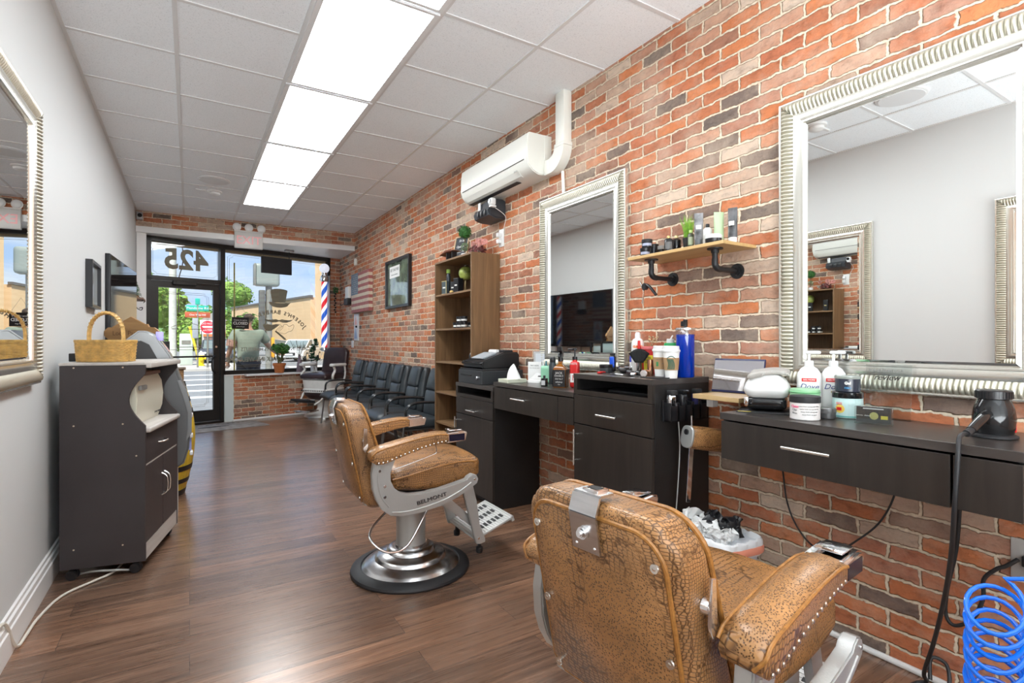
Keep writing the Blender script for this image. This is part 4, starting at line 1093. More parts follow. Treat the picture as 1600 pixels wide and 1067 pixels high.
# television, picture, little shelf on the white wall
t = thing('television', 'large flat black television on the white wall showing glare', 'television', (-.575, 5.58, 1.14), -3.4)
M_scr = mat('tv_screen', (.006,.006,.007), .045, spec=.9)
B().bx(-.035,.0,0,1.40,0,.83,.004).out('back_shell', M_black, t)
B().bx(-.0,.004,.008,1.392,.012,.822).out('screen', M_scr, t, 0)
B().bx(-.03,-.02,.4,1.0,.2,.6).out('wall_mount', M_blackmetal, t, 0)
b = B(); b.tube([(XL+.012, 6.3, 1.15),(XL+.012,6.3,1.0),(XL+.012,6.31,.82)], .004, 6); tag(b.out('hanging_cable', M_black), 'thin black cord hanging down the white wall below the television', 'cord')
t = thing('picture_frame', 'small black framed picture on the white wall left of the television', 'picture', (XL, 4.60, 1.46))
b = B(); w, h = .42, .33
b.bx(0,.040,0,.02,0,h); b.bx(0,.040,w-.02,w,0,h); b.bx(0,.040,.02,w-.02,0,.02); b.bx(0,.040,.02,w-.02,h-.02,h); b.out('frame', M_black, t, 0)
B().bx(.0,.018,.02,w-.02,.02,h-.02).out('picture', mat('glazed_photo', (.42,.45,.45), .06, spec=.8), t, 0)
t = thing('wire_wall_shelf', 'little wood and wire shelf on the white wall by the door', 'shelf', (XL, 7.28, 1.70))
B().bx(.01,.16,.0,.40,0,.022,.002).out('board', mat('shelf_brown', (.22,.12,.08), .5), t)
b = B()
for y in (.05,.35): b.tube([(0.003,y,.14),(.13,y,.02),(.155,y,.0),(.14,y,-.02)], .004, 6)
b.tube([(.06,.05,-.002),(.08,.05,-.05),(.10,.05,-.10),(.14,.05,-.12),(.15,.05,-.09),(.12,.05,-.10)], .005, 6)
b.out('wire_bracket', M_blackmetal, t)
t = thing('mini_pine_tree', 'tiny green artificial pine tree on the wire shelf by the door', 'artificial tree', (XL+.09, 7.38, 1.7225))
random.seed(3); b = B()
for k in range(170):
    u = random.random(); r = .052*(1-u)+.006; a = random.random()*6.28; z = .04+.15*u
    b.bx(-.003,.003,0,r,-.001,.001,M=Matrix.Translation((0,0,z)) @ Matrix.Rotation(a,4,'Z') @ Matrix.Rotation(-.35,4,'X'))
b.out('needles', M_leafdk, t, 0)
B().cyl((0,0,0),(0,0,.03),.024,.026,16).cyl((0,0,.03),(0,0,.18),.004).out('base', mat('kraft', (.45,.28,.12), .7), t)
# corner camera
t = thing('corner_camera', 'grey box shaped camera in the ceiling corner beside the brick lintel', 'camera', (XL+.045, YH-.04, 2.84))
B().bx(-.035,.035,-.04,.04,0,.10,.008).out('housing', mat('camera_grey', (.35,.34,.34), .4), t)
B().cyl((0.005,-.04,.05),(.005,-.052,.05),.026,None,24,.003).out('lens', M_blackg, t)

# ================================================================== things fixed on the right-hand brick wall, towards the front
M_fr, M_fw, M_fb = mat('flag_red', (.34,.10,.09), .6, var=.2, vscale=20), mat('flag_cream', (.62,.52,.40), .6, var=.15, vscale=20), mat('flag_blue', (.13,.19,.26), .6, var=.2, vscale=20)
t = thing('wooden_flag', 'box framed wooden stars and stripes flag on the brick wall', 'flag', (XR-.004, 7.57, 1.675))
FW, FH = .95, .605
st = B(); st2 = B()
for k in range(13): (st if k % 2 == 0 else st2).bx(-.06,0,0,FW,FH*k/13,FH*(k+1)/13)
st.out('red_stripes', M_fr, t, 0)['kind'] = 'stuff'; st2.out('cream_stripes', M_fw, t, 0)['kind'] = 'stuff'
B().bx(-.064,-.06,FW*.60,FW,FH*6/13,FH).out('canton', M_fb, t, 0)
b = B()
for i in range(9):
    for j in range(6 if i % 2 == 0 else 5):
        y = FW*.60+.03+(.32/5.6)*(j+(0 if i % 2 == 0 else .5)); z = FH*6/13+.03+.033*i
        P = [(y+(.010 if k % 2 == 0 else .004)*math.sin(PI*k/5), z+(.010 if k % 2 == 0 else .004)*math.cos(PI*k/5)) for k in range(10)]
        b.prism(P, 'x', -.0655, -.064)
o = b.out('stars', M_fw, t, 0); o['kind'] = 'stuff'
t = thing('framed_poster', 'black framed glazed poster full of green reflections on the brick wall', 'picture', (XR, 6.0, 1.65))
w, h = .885, .63
b = B(); b.bx(-.045,0,0,.035,0,h,.003); b.bx(-.045,0,w-.035,w,0,h,.003); b.bx(-.045,0,.035,w-.035,0,.035,.003); b.bx(-.045,0,.035,w-.035,h-.035,h,.003); b.out('frame', M_black, t, 20)
B().bx(-.012,0,.035,w-.035,.035,h-.035).out('print', mat('poster_reflection', (.16,.20,.14), .04, var=.5, vscale=6, spec=1.0, coat=.8), t, 0)  # dark print, with the green window reflections put into its colour
B().bx(-.014,-.012,.40,.78,.40,.55).out('paper_note', M_paper, t, 0)
text('note_writing', 'GET ONE FREE', .05, frame_M((-.0145,.59,.50),(0,-1,0),(0,0,1)), M_blackm, t)
text('note_writing', 'with every ten haircuts', .026, frame_M((-.0145,.59,.44),(0,-1,0),(0,0,1)), M_blackm, t)
t = thing('small_plaque', 'narrow white plaque with black cup holder on the brick wall by the corner', 'plaque', (XR, 8.78, 1.83))
B().bx(-.05,0,.0,.20,.10,.30,.003).out('white_panel', M_paper, t, 0)
B().bx(-.07,0,-.01,.22,.0,.11,.01).out('black_holder', M_blackm, t)
B().tube([(-.06,.22,.03),(-.10,.27,.0),(-.10,.30,.03)], .006, 6).out('hook', M_blackmetal, t)
t = thing('tall_print', 'tall narrow pale pink and blue print on the brick wall below the flag', 'picture', (XR, 8.30, 1.235))
B().bx(-.02,0,0,.24,0,.425,.003).out('panel', mat('print_pale', (.66,.68,.72), .35), t, 0)
B().prism([(.05,.25),(.20,.25),(.125,.40)], 'x', -.0215, -.02).out('pink_figure', mat('print_pink', (.70,.38,.36), .5), t, 0)
B().prism([(.04,.03),(.22,.03),(.13,.21)], 'x', -.0215, -.02).out('blue_figure', mat('print_blue', (.30,.40,.62), .5), t, 0)
B().sph((-.03,.06,.22),.018,12,8).out('knob', M_black, t)
t = thing('light_switch', 'white light switch plate low on the brick wall behind the waiting chairs', 'switch', (XR, 8.62, 1.12)); B().bx(-.008,0,0,.13,0,.115,.003).out('plate', M_pw, t); B().bx(-.014,-.008,.05,.08,.03,.085,.002).out('rocker', M_pw, t)
t = thing('motion_sensor', 'small cream motion sensor high on the brick wall above the flag', 'sensor', (XR, 8.40, 2.44)); B().rbox((-.02,.04,.05),(.04,.07,.11),.012,3).out('housing', M_ac, t); B().bx(-.043,-.04,.02,.06,.02,.06,.001).out('lens', mat('sensor_lens', (.6,.6,.56), .4), t)
t = thing('hanging_ornament', 'slim black beaded ornament with a green tuft on the corner brick', 'ornament', (2.19, wl(2.19)-.045, 1.72), 15.7)
b = B()
for k in range(9): b.sph((.008*(-1)**k, 0, .02+.04*k), .017, 10, 6)
b.out('bead_string', M_blackm, t); random.seed(8)
b = B()
for k in range(40): b.sph((random.uniform(-.04,.04), random.uniform(-.03,.0), .40+random.uniform(-.04,.05)), .012, 6, 4)
b.out('green_tuft', M_leafdk, t)

# exit sign with three lamp heads hanging in front of the lintel
t = thing('exit_sign', 'white exit sign with faded red letters and three round lamp heads on the lintel', 'exit sign', (.735, YH-.03, 2.575))
B().bx(-.185,.185,-.028,.028,0,.235,.006).out('housing', mat('exit_housing', (.70,.69,.66), .35), t)
text('exit_letters', 'EXIT', .165, frame_M((0,-.0290,.112),(1,0,0),(0,0,1)), mat('exit_pink', (.72,.36,.36), .5, emit=(1,.45,.45), estr=.10), t, bold=.001, sx=.98)
B().bx(-.19,.19,-.03,.02,.235,.255,.003).out('top_plate', mat('exit_plate', (.75,.73,.70), .35), t)
for x in (-.155, .0, .165):
    b = B(); b.cyl((x,.0,.30),(x,-.05,.295),.045,.058,24,.004); b.cyl((x,0,.25),(x,0,.29),.012); h_ = b.out('lamp_head', mat('lamp_shell', (.72,.70,.66), .3), t)
    B().sph((x,-.052,.295),.045,20,10,(1,.3,1)).out('lamp_lens', mat('lamp_lens', (.85,.86,.85), .1), h_)

# black panel hung in the window
t = thing('blank_signboard', 'black rectangular panel hung from the soffit in the big window', 'sign', (1.17, 8.98, 2.285), 15.7)
B().bx(-.235,.235,-.02,.02,0,.255,.004).out('panel', M_blackm, t, 0)
B().cyl((.20,0,.25),(.20,0,.37),.005).cyl((-.20,0,.25),(-.20,0,.37),.0015).out('hanger_rod', M_blackmetal, t)
B().bx(.13,.27,-.03,.03,.37,.398,.006).out('ceiling_plate', mat('grey_plate', (.4,.4,.4), .4), t)

# rotating barber pole in the window corner
t = thing('barber_pole', 'red white and blue striped barber pole with a white globe in the window corner', 'barber pole', (1.965, 9.32, 1.05), 15.7)
def stripe_mat():
    m = bpy.data.materials.new('barber_stripes'); nt, b = nodes(m)
    tc = nd(nt, 'ShaderNodeTexCoord'); sp = nd(nt, 'ShaderNodeSeparateXYZ'); lk(nt, tc.outputs['Object'], sp.inputs[0])
    at = nd(nt, 'ShaderNodeMath', operation='ARCTAN2'); lk(nt, sp.outputs['Y'], at.inputs[0]); lk(nt, sp.outputs['X'], at.inputs[1])
    a1 = nd(nt, 'ShaderNodeMath', operation='MULTIPLY'); lk(nt, at.outputs[0], a1.inputs[0]); a1.inputs[1].default_value = 1/(2*PI)
    z1 = nd(nt, 'ShaderNodeMath', operation='MULTIPLY'); lk(nt, sp.outputs['Z'], z1.inputs[0]); z1.inputs[1].default_value = 2.45
    s = nd(nt, 'ShaderNodeMath', operation='SUBTRACT'); lk(nt, z1.outputs[0], s.inputs[0]); lk(nt, a1.outputs[0], s.inputs[1])
    f = nd(nt, 'ShaderNodeMath', operation='FRACT'); lk(nt, s.outputs[0], f.inputs[0])
    cr = ramp(nt, [(0, (.82,.82,.84)), (.22, (.62,.02,.03)), (.48, (.82,.82,.84)), (.72, (.02,.10,.50))], const=True)
    lk(nt, f.outputs[0], cr.inputs[0]); lk(nt, cr.outputs[0], b.inputs['Base Color']); b.inputs['Roughness'].default_value = .2
    lk(nt, cr.outputs[0], b.inputs['Emission Color']); b.inputs['Emission Strength'].default_value = .35
    return m
B().lathe([(.048,.06),(.048,1.20)], seg=32).out('striped_cylinder', stripe_mat(), t)
B().lathe([(.03,0),(.056,.01),(.06,.04),(.052,.07)], seg=32).out('chrome_collar', M_chrome, t)
B().lathe([(.052,1.19),(.066,1.21),(.060,1.25),(.068,1.27),(.04,1.31),(.045,1.345)], seg=32).out('chrome_collar', M_chrome, t)
B().sph((0,0,1.42),.083,28,16).out('globe', mat('globe_white', (.80,.82,.88), .15, emit=(.8,.85,1), estr=.25), t)
B().bx(.07,.085,-.04,.12,.0,1.30,.003).bx(-.02,.085,.045,.12,.02,.05).bx(-.02,.085,.045,.12,1.22,1.25).out('wall_bracket', mat('bracket_grey', (.35,.36,.36), .4), t, 0)
# closed sign
t = thing('closed_sign', 'black closed sign hanging by a string in the big window', 'sign', (.67, wl(.67)-.03, 1.415), 15.7)
B().bx(-.125,.125,-.004,.004,0,.18,.002).out('board', M_black, t, 0)
text('sign_writing', "Come in we're", .032, frame_M((0,-.0045,.135),(1,0,0),(0,0,1)), M_paper, t)
text('sign_writing', 'CLOSED', .058, frame_M((0,-.0045,.085),(1,0,0),(0,0,1)), M_paper, t, bold=.001)
text('sign_writing', 'please call again', .02, frame_M((0,-.0045,.035),(1,0,0),(0,0,1)), M_paper, t)
B().tube([(-.115,0,.178),(0,.0,.37),(.115,0,.178)], .0015, 5, smooth=False).out('string', M_blackm, t)

# ------------------------------------------------------------------ writing and pictures on the window glass, reading from the street
win = ob
def fM(x, z, ang=0.0, y=.036):
    M = front_M(x, z, y); return M @ Matrix.Rotation(ang, 4, 'Z')
b = B(); s_ = "JOSEPH'S BARBER SHOP"
wd = [{' ': .55, "'": .35, 'J': .75, 'B': 1.0}.get(c, .92) for c in s_]; tot = sum(wd); acc = 0
for c, w_ in zip(s_, wd):
    a = ((acc+w_/2)/tot-.5)*1.72; acc += w_
    lx = 1.255-.50*math.sin(a)/math.sin(.86); lz = 1.445+.255*(math.cos(a)-math.cos(.86))/(1-math.cos(.86))
    sl_ = math.atan2(.255*math.sin(a)/(1-math.cos(.86)), .50*math.cos(a)/math.sin(.86))
    if c != ' ': b.add(text_bm(c, .096 if c in 'JB' and acc < 1 or c == 'B' or c == 'S' and False else .082, fM(lx, lz, -sl_), bold=.003))
b.out('window_lettering', M_dkfilm, win, 0)
M_lt = mat('pale_film', (.36,.33,.27), .5)
text('window_lettering', 'SPECIALIZE IN MEN & BOYS HAIRCUTS', .083, fM(1.335, 1.095), M_lt, win, bold=.002, sx=.86)
text('window_lettering', 'WALK INS WELCOME', .098, fM(.93, .935), M_lt, win, bold=.003, sx=.9)
text('window_lettering', 'MON - SAT   BY APPOINTMENT', .055, fM(1.62, .94), M_lt, win, sx=.9)
def decal(name, polys, m=M_dkfilm, y=.0352):
    b = B()
    for P in polys: b.prism(P, 'y', y, y+.0006)
    return b.out(name, m, win, 0)
def arc(cx, cz, rx, rz, a0, a1, n=16): return [(cx+rx*math.cos(a0+(a1-a0)*k/n), cz+rz*math.sin(a0+(a1-a0)*k/n)) for k in range(n+1)]
hx = 1.315
hat = [(hx-.115,1.865),(hx-.145,2.03),(hx-.13,2.06)]+arc(hx-.0,2.055,.135,.03,PI,0,10)[1:]+[(hx+.10,1.865)]
brim = [(hx-.17,1.86),(hx-.16,1.83)]+arc(hx,1.83,.15,.055,PI,2*PI,12)+[(hx+.165,1.84),(hx+.185,1.865),(hx+.13,1.855)]+arc(hx-.0,1.865,.115,.02,0,-PI,8)
decal('top_hat_decal', [hat, brim])
mx, mz = 1.31, 1.555
def mous(s): return [(mx, mz+.012), (mx+s*.05, mz+.03), (mx+s*.11, mz+.02), (mx+s*.17, mz+.018), (mx+s*.235, mz+.03), (mx+s*.19, mz-.003), (mx+s*.12, mz-.025), (mx+s*.05, mz-.022), (mx, mz-.005)]
decal('moustache_decal', [mous(1), mous(-1)])
beard = [(mx-.26,1.495),(mx-.20,1.505),(mx-.12,1.49),(mx-.05,1.505),(mx+.02,1.50),(mx-.02,1.47),(mx-.07,1.43),(mx-.13,1.395),(mx-.19,1.39),(mx-.24,1.44)]
razor = [(mx-.07,1.385),(mx-.05,1.40),(mx+.11,1.27),(mx+.12,1.245),(mx+.09,1.245)]
decal('beard_and_razor_decal', [beard, razor])
b = B()
P = [(mx+.02,1.47),(mx-.03,1.42),(mx-.06,1.38),(mx-.02,1.37),(mx+.03,1.36),(mx+.10,1.35),(mx+.15,1.38),(mx+.21,1.40),(mx+.245,1.46),(mx+.235,1.50),(mx+.17,1.47),(mx+.13,1.50),(mx+.08,1.50),(mx+.06,1.46),(mx+.02,1.50)]
b.tube([(x, .036, z) for x, z in P], .003, 4)
b.tube([(mx-.02,.036,1.40),(mx+.05,.036,1.47)], .0025, 4, False); b.tube([(mx+.0,.036,1.385),(mx+.07,.036,1.45)], .0025, 4, False)
b.out('hand_outline_decal', M_dkfilm, win, 0)

# door mat
t = thing('door_mat', 'thin grey mat with a worn printed emblem inside the door', 'mat', (.37, 8.55, 0), 15.7)
def mat_mat():
    m = bpy.data.materials.new('mat_grey'); nt, b = nodes(m); tc = nd(nt, 'ShaderNodeTexCoord')
    n = nd(nt, 'ShaderNodeTexNoise', {'Scale': 9, 'Detail': 6}); lk(nt, tc.outputs['Object'], n.inputs['Vector'])
    r = ramp(nt, [(.35, (.20,.185,.175)), (.65, (.34,.32,.305))]); lk(nt, n.outputs[0], r.inputs[0]); lk(nt, r.outputs[0], b.inputs['Base Color'])
    b.inputs['Roughness'].default_value = .75; return m
B().bx(-.56,.56,-.34,.34,.0005,.008,.003).out('pile', mat_mat(), t)
b = B()
b.prism(arc(-.12,.02,.16,.05,0,2*PI,24)[:-1], 'z', .008, .0086); b.prism(arc(.02,.0,.10,.03,0,2*PI,24)[:-1], 'z', .008, .0088)
for k in range(12): b.bx(-.40+.07*k,-.365+.07*k,.20,.225,.008,.0086)
b.out('emblem', mat('mat_print', (.06,.055,.055), .8), t, 0)
# ================================================================== small things: helpers
def face(x, y): return math.degrees(math.atan2(-x, y))
def ctext(s_, size, r, z, m, parent, name='writing', rz=0.0, **k):
    t_ = text_bm(s_, size, Matrix.Identity(4), **k)
    for v in t_.verts:
        a = v.co.x/r+R(rz); zz = v.co.z
        v.co = Vector(((r+.0006+zz)*math.sin(a), -(r+.0006+zz)*math.cos(a), v.co.y+z))
    return B().add(t_).out(name, m, parent, 0)
def cpatch(r, z0, z1, a0, a1, m, parent, name='label_patch', r1=None, n=14):
    r1 = r if r1 is None else r1; V, F_ = [], []
    for k in range(n+1):
        a = R(a0+(a1-a0)*k/n)
        for rr, z in ((r, z0), (r1, z1)): V.append(((rr+.0005)*math.sin(a), -(rr+.0005)*math.cos(a), z))
    for k in range(n): F_.append((2*k, 2*k+2, 2*k+3, 2*k+1))
    return B().faces(V, F_).out(name, m, parent, 0)
def lt(prof, name, m, parent, seg=28, **k): return B().lathe(prof, seg=seg, **k).out(name, m, parent)
H1, H2 = .9305, 1.0405     # desk tops, cabinet top
M_gtext = mat('grey_text', (.18,.18,.18), .6); M_ptext = mat('pale_text', (.75,.75,.72), .6)

# ------------------------------------------------------------------ on the register cabinet and the middle desk
t = thing('cash_register', 'black receipt printer cash register on top of its cash drawer', 'cash register', (2.075, 3.680, .8905), -90)
B().bx(-.20,.20,-.20,.17,0,.105,.004).out('cash_drawer', mat('drawer_slate', (.030,.033,.037), .4), t, 0)
B().bx(-.16,.04,-.2035,-.199,.062,.068).out('media_slot', M_blackg, t, 0)
B().cyl((.13,-.199,.05),(.13,-.210,.05),.013,None,20,.002).out('key_lock', M_chrome, t)
B().bx(-.19,.19,-.19,.15,.105,.118,.004).out('printer_foot', M_black, t, 0)
def pr(P, x0, x1): return B().prism(P, 'x', x0, x1, .008, 3)
pr([(-.16,.118),(.15,.118),(.16,.15),(.16,.225),(.14,.245),(.02,.245),(-.17,.175),(-.175,.13)], -.165, .165).out('printer_body', M_black, t, 30)
B().tube([(-.155,-.17,.165),(-.155,-.182,.16),(.155,-.182,.16),(.155,-.17,.165)], .011, 8, False).out('front_lip', M_blackg, t)
pr([(-.135,.192),(-.01,.237),(-.013,.242),(-.138,.197)], -.10, .10).out('label_window', mat('label_grey', (.36,.39,.42), .5), t, 30)
B().bx(-.12,.12,.03,.13,.243,.262,.01).out('paper_lid', M_blackm, t)
B().cyl((-.06,.02,.247),(.06,.02,.247),.018,None,20).out('receipt_roll', M_paper, t)
t = thing('tissue_box', 'pale flat tissue box with a white tissue standing up on the middle desk', 'tissue box', (1.950, 3.155, H1), -90)
# (stands at the left end of the desk, next to the register)
B().bx(-.07,.06,-.08,.08,0,.026,.003).out('box', mat('tissue_box_pale', (.60,.62,.50), .5), t, 0)
V, F_ = [], []; random.seed(5); N = 14
for i in range(7):
    z = .026+.105*i/6; w = .060*(1-i/6)**.7+.004
    for k in range(N):
        a = 2*PI*k/N; rr = w*(1+.28*math.sin(3*a+i*.4)+.1*math.sin(5*a))
        V.append((rr*math.cos(a)*.95+.012*i/6, rr*math.sin(a)*.55, z))
for i in range(6):
    for k in range(N): F_.append((i*N+k, i*N+(k+1) % N, (i+1)*N+(k+1) % N, (i+1)*N+k))
F_.append(tuple(range(6*N, 7*N)))
B().faces(V, F_).out('tissue', mat('tissue_white', (.88,.88,.86), .9), t, 80)
t = thing('card_photo', 'small acrylic photo stand against the bricks left of the middle mirror', 'photo stand', (2.238, 3.235, H1), -68)
B().bx(-.055,.055,-.004,.004,0,.215,.002).bx(-.055,.055,-.03,.03,0,.004).out('holder', mat('milky_acrylic', (.50,.50,.50), .15), t, 0)
B().bx(-.035,.045,-.0065,-.004,.08,.20).out('card', mat('pale_blue_card', (.62,.66,.70), .4), t, 0)
t = thing('payment_card', 'white payment card in a clear stand beside the tissue box', 'card stand', (2.165, 3.195, H1), -62)
B().bx(-.056,.056,-.002,.002,0,.14,.001).bx(-.056,.056,-.02,.02,0,.003).out('card', M_paper, t, 0)
text('heading', 'PAY HERE', .016, frame_M((0,-.0025,.112),(1,0,0),(0,0,1)), M_gtext, t)
text('small_print', 'scan to tip your barber', .009, frame_M((0,-.0025,.095),(1,0,0),(0,0,1)), M_gtext, t)
t = thing('card_reader', 'white card reader with sloping top on the middle desk', 'card reader', (2.125, 3.082, H1), -65)
B().prism([(-.075,0),(.055,0),(.055,.045),(.045,.060),(-.070,.014)], 'x', -.055, .055, .006).out('body', M_pw, t, 30)
B().prism([(-.05,.0225),(.035,.0575),(.034,.0590),(-.051,.0240)], 'x', -.042, .042).out('face_plate', mat('offwhite_face', (.72,.72,.72), .2), t, 0)
B().bx(.0,.03,-.0,.01,.042,.046,M=Matrix.Rotation(.38,4,'X')).out('dark_mark', M_black, t, 0)
t = thing('green_tumbler', 'mint green square tumbler holding tools on the middle desk', 'tumbler', (2.120, 2.965, H1), -60)
B().rbox((0,0,.061),(.082,.082,.122),.014,4).out('cup', mat('mint_plastic', (.30,.62,.42), .35), t, 60)
for x, y, dx, m_ in ((-.02,.0,-.02,M_pw),(.005,.01,.012,M_blue),(.02,-.01,.03,M_chrome),(-.005,-.02,.0,mat('teal_grip',(.05,.25,.32),.4))):
    B().tube([(x,y,.03),(x+dx,y,.155)], .006, 8).out('tool_handle', m_, t)
t = thing('spray_can', 'tall dark grey spray can between the green tumbler and the whiskey bottle', 'can', (2.095, 2.875, H1))
lt([(.024,0),(.026,.004),(.026,.13),(.020,.142),(.020,.150)], 'can', mat('can_dark', (.05,.06,.065), .25, .3), t); lt([(.019,.15),(.02,.155),(.02,.178),(.016,.184)], 'cap', M_black, t)
t = thing('small_black_bottle', 'tiny black square bottle with a pale label in front of the spray can', 'bottle', (1.955, 2.775, H1), -60)
B().bx(-.018,.018,-.018,.018,0,.052,.003).out('bottle', M_blackg, t); B().bx(-.013,.013,-.0195,-.018,.008,.038).out('label_patch', mat('silver_label',(.5,.5,.5),.4), t, 0); B().cyl((0,0,.052),(0,0,.070),.008,None,14).out('cap', M_black, t)
t = thing('whiskey_spray_bottle', 'square amber whiskey bottle with black ornate label and spray trigger', 'spray bottle', (2.0, 2.66, H1), -52)
M_amber = mat('amber_liquid', (.40,.13,.012), .06, trans=.35, coat=.5)
B().lathe([(.040,0),(.042,.004),(.042,.115),(.036,.130),(.018,.145),(.014,.150),(.014,.165)], seg=32, sq=(8,1.0,1.0)).out('bottle', M_amber, t)
for a in (0, 90, 180, 270):
    p_ = B().bx(-.0385,.0385,-.0432,-.0422,.006,.112,M=Matrix.Rotation(R(a),4,'Z')).out('black_label', M_black, t, 0)
    if a in (0, 270):
        Mz = Matrix.Rotation(R(a),4,'Z')
        for s_, z, sz in (('Old', .096, .015), ('No. 7', .078, .02), ('BRAND', .058, .015), ('Tennessee', .038, .014), ('WHISKEY', .022, .013)) if a == 270 else (('JACK', .092, .02), ("DANIEL'S", .074, .014), ('Old No.7', .055, .013), ('whiskey', .036, .014), ('75cl', .020, .009)):
            text('label_writing', s_, sz, Mz @ frame_M((0,-.0434,z),(1,0,0),(0,0,1)), M_ptext, p_)
sp = B(); sp.cyl((0,0,.163),(0,0,.190),.017,.015,20,.002); sp.prism([(-.028,.19),(.024,.19),(.030,.215),(.026,.235),(-.030,.262),(-.040,.255),(-.036,.232),(-.015,.215)], 'x', -.014, .014, .004)
sp.out('spray_head', M_black, t, 30); B().tube([(0,-.025,.225),(0,-.042,.20),(0,-.036,.17)], .005, 8).out('trigger', M_blackg, t)
def pump_bottle(t, W, D, Hb, mb, mc, nozzle=.05, rz=0, ph=.06):
    B().rbox((0,0,Hb*.47),(W,D,Hb*.94),min(W,D)*.28,4).lathe([(D*.36,Hb*.90),(D*.30,Hb*.97),(.014,Hb)], seg=24).out('bottle', mb, t, 60)
    b = B(); b.cyl((0,0,Hb-.002),(0,0,Hb+.020),.016,None,20,.002); b.cyl((0,0,Hb+.02),(0,0,Hb+ph),.005,None,12)
    M = Matrix.Rotation(R(rz),4,'Z'); b.bx(-.010,nozzle,-.007,.007,Hb+ph-.004,Hb+ph+.008,.003,M=M); b.bx(nozzle-.006,nozzle,-.004,.004,Hb+ph-.012,Hb+ph,.002,M=M); b.cyl((0,0,Hb+ph-.003),(0,0,Hb+ph+.012),.014,None,18,.003)
    b.out('pump', mc, t)
t = thing('red_pump_bottle', 'red square pump bottle with white lettering on the middle desk', 'pump bottle', (2.055, 2.585, H1), -55)
pump_bottle(t, .058, .05, .175, M_red, M_black, .045, 180, .062)
text('brand_writing', 'PASTE', .016, frame_M((0,-.0255,.150),(1,0,0),(0,0,1)), M_ptext, t); B().bx(-.022,.010,-.0258,-.025,.035,.09).out('white_block', M_paper, t, 0)
text('brand_writing', '1', .05, frame_M((-.006,-.026,.062),(1,0,0),(0,0,1)), M_red, t)
# ------------------------------------------------------------------ on the coffee-cup cabinet
t = thing('blue_clipper', 'bright blue and black hair clipper standing upright at the cabinet edge', 'hair clipper', (2.13, 2.465+.02-.18, H2), -60)
t.location = (2.125, 2.318, H2)
B().rbox((0,0,.050),(.038,.032,.10),.014,4).out('body', M_black, t, 60); B().rbox((0,-.012,.058),(.030,.016,.066),.008,4).out('blue_face', M_blue, t, 60); B().bx(-.014,.014,-.012,.012,.098,.112,.002).out('blade', M_blackm, t)
t = thing('black_tub', 'short black ribbed tub at the left end of the cabinet top', 'tub', (2.055, 2.298, H2))
lt([(.034,0),(.036,.003),(.036,.028),(.034,.030)], 'tub', mat('charcoal_tub', (.05,.055,.06), .4), t); lt([(.037,.028),(.038,.030),(.038,.044),(.035,.047)], 'lid', M_black, t)
t = thing('red_hair_clip', 'small red plastic clip lying at the left front corner of the cabinet', 'hair clip', (1.955, 2.235, H2), 20)
B().rbox((0,0,.006),(.035,.022,.012),.005,3).tube([(.01,0,.006),(.04,.006,.008),(.055,-.004,.006)], .003, 6).out('clip', M_red, t)
t = thing('thinning_shears', 'thin dark scissors lying on the left half of the cabinet top', 'scissors', (1.96, 2.10, H2), 78)
B().tube([(-.06,0,.004),(.03,.002,.004)], .003, 6).out('blade', M_brushed, t)
b = B()
for s in (-1,1): b.tube([(.03+.014*math.cos(a),s*.014+.011*math.sin(a),.004) for a in [2*PI*k/12 for k in range(12)]], .0025, 6, closed=True)
b.out('finger_rings', M_black, t)
t = thing('chrome_dish', 'shallow chrome dish with rim in front of the middle mirror', 'dish', (2.125, 2.215, H2))
lt([(.02,0),(.03,.004),(.048,.026),(.052,.034),(.049,.034),(.03,.010),(0,.008)], 'dish', M_chrome, t, 36)
B().bx(-.045,.0,-.004,.004,.036,.041,.001).bx(-.02,.035,.01,.018,.036,.041,.001).out('blades_in_dish', M_blackm, t)
t = thing('hair_trimmer', 'dark trimmer lying flat in front of the chrome dish', 'hair trimmer', (1.99, 2.085, H2), 60)
t.location = (1.965, 2.01, H2)
B().rbox((0,0,.014),(.105,.030,.027),.012,4,lambda v: (v.x, v.y*(1-.25*abs(v.x)/.05), v.z)).out('body', M_black, t, 60); B().bx(-.066,-.050,-.014,.014,.006,.020,.002).out('blade', M_chrome, t)
t = thing('white_spray_can', 'white spray can with orange lettering behind the neck brush', 'can', (2.16, 2.15, H2), face(2.16, 2.15))
lt([(.033,0),(.035,.004),(.035,.165),(.033,.178),(.026,.192),(.016,.198)], 'can', mat('can_white', (.82,.82,.80), .25), t); lt([(.016,.198),(.015,.222),(.010,.232)], 'cap', M_pw, t)
ctext('CLIPPER', .016, .035, .150, mat('orange_ink', (.85,.20,.02), .5), t, bold=.0012); cpatch(.035,.118,.135,-60,60,mat('silver_band',(.55,.57,.58),.3),t)
t = thing('blue_white_can', 'slim blue and white can tucked against the mirror frame', 'can', (2.205, 2.235, H2), face(2.2,2.23))
lt([(.017,0),(.018,.003),(.018,.09),(.014,.1),(.013,.108)], 'can', mat('can_blue', (.04,.06,.42), .25), t, 20); cpatch(.018,.02,.06,-70,70,M_paper,t)
t = thing('neck_brush', 'black fan shaped neck brush standing on its chrome handle', 'brush', (2.055, 2.035, H2), face(2.055, 2.035))
lt([(.024,0),(.026,.006),(.022,.018),(.014,.026)], 'foot', M_blackg, t); lt([(.013,.024),(.015,.03),(.015,.060),(.018,.068)], 'chrome_handle', M_chrome, t)
B().prism([(-.022,.066),(.022,.066),(.055,.115)]+[(.055-.110*k/12, .115+.026*math.sin(PI*k/12)) for k in range(1,12)]+[(-.055,.115)], 'y', -.022, .022, .008, 3).out('bristles', mat('bristle_black', (.008,.008,.008), .85, bump=.5, bscale=200, stretch=(1,1,.1)), t, 30)
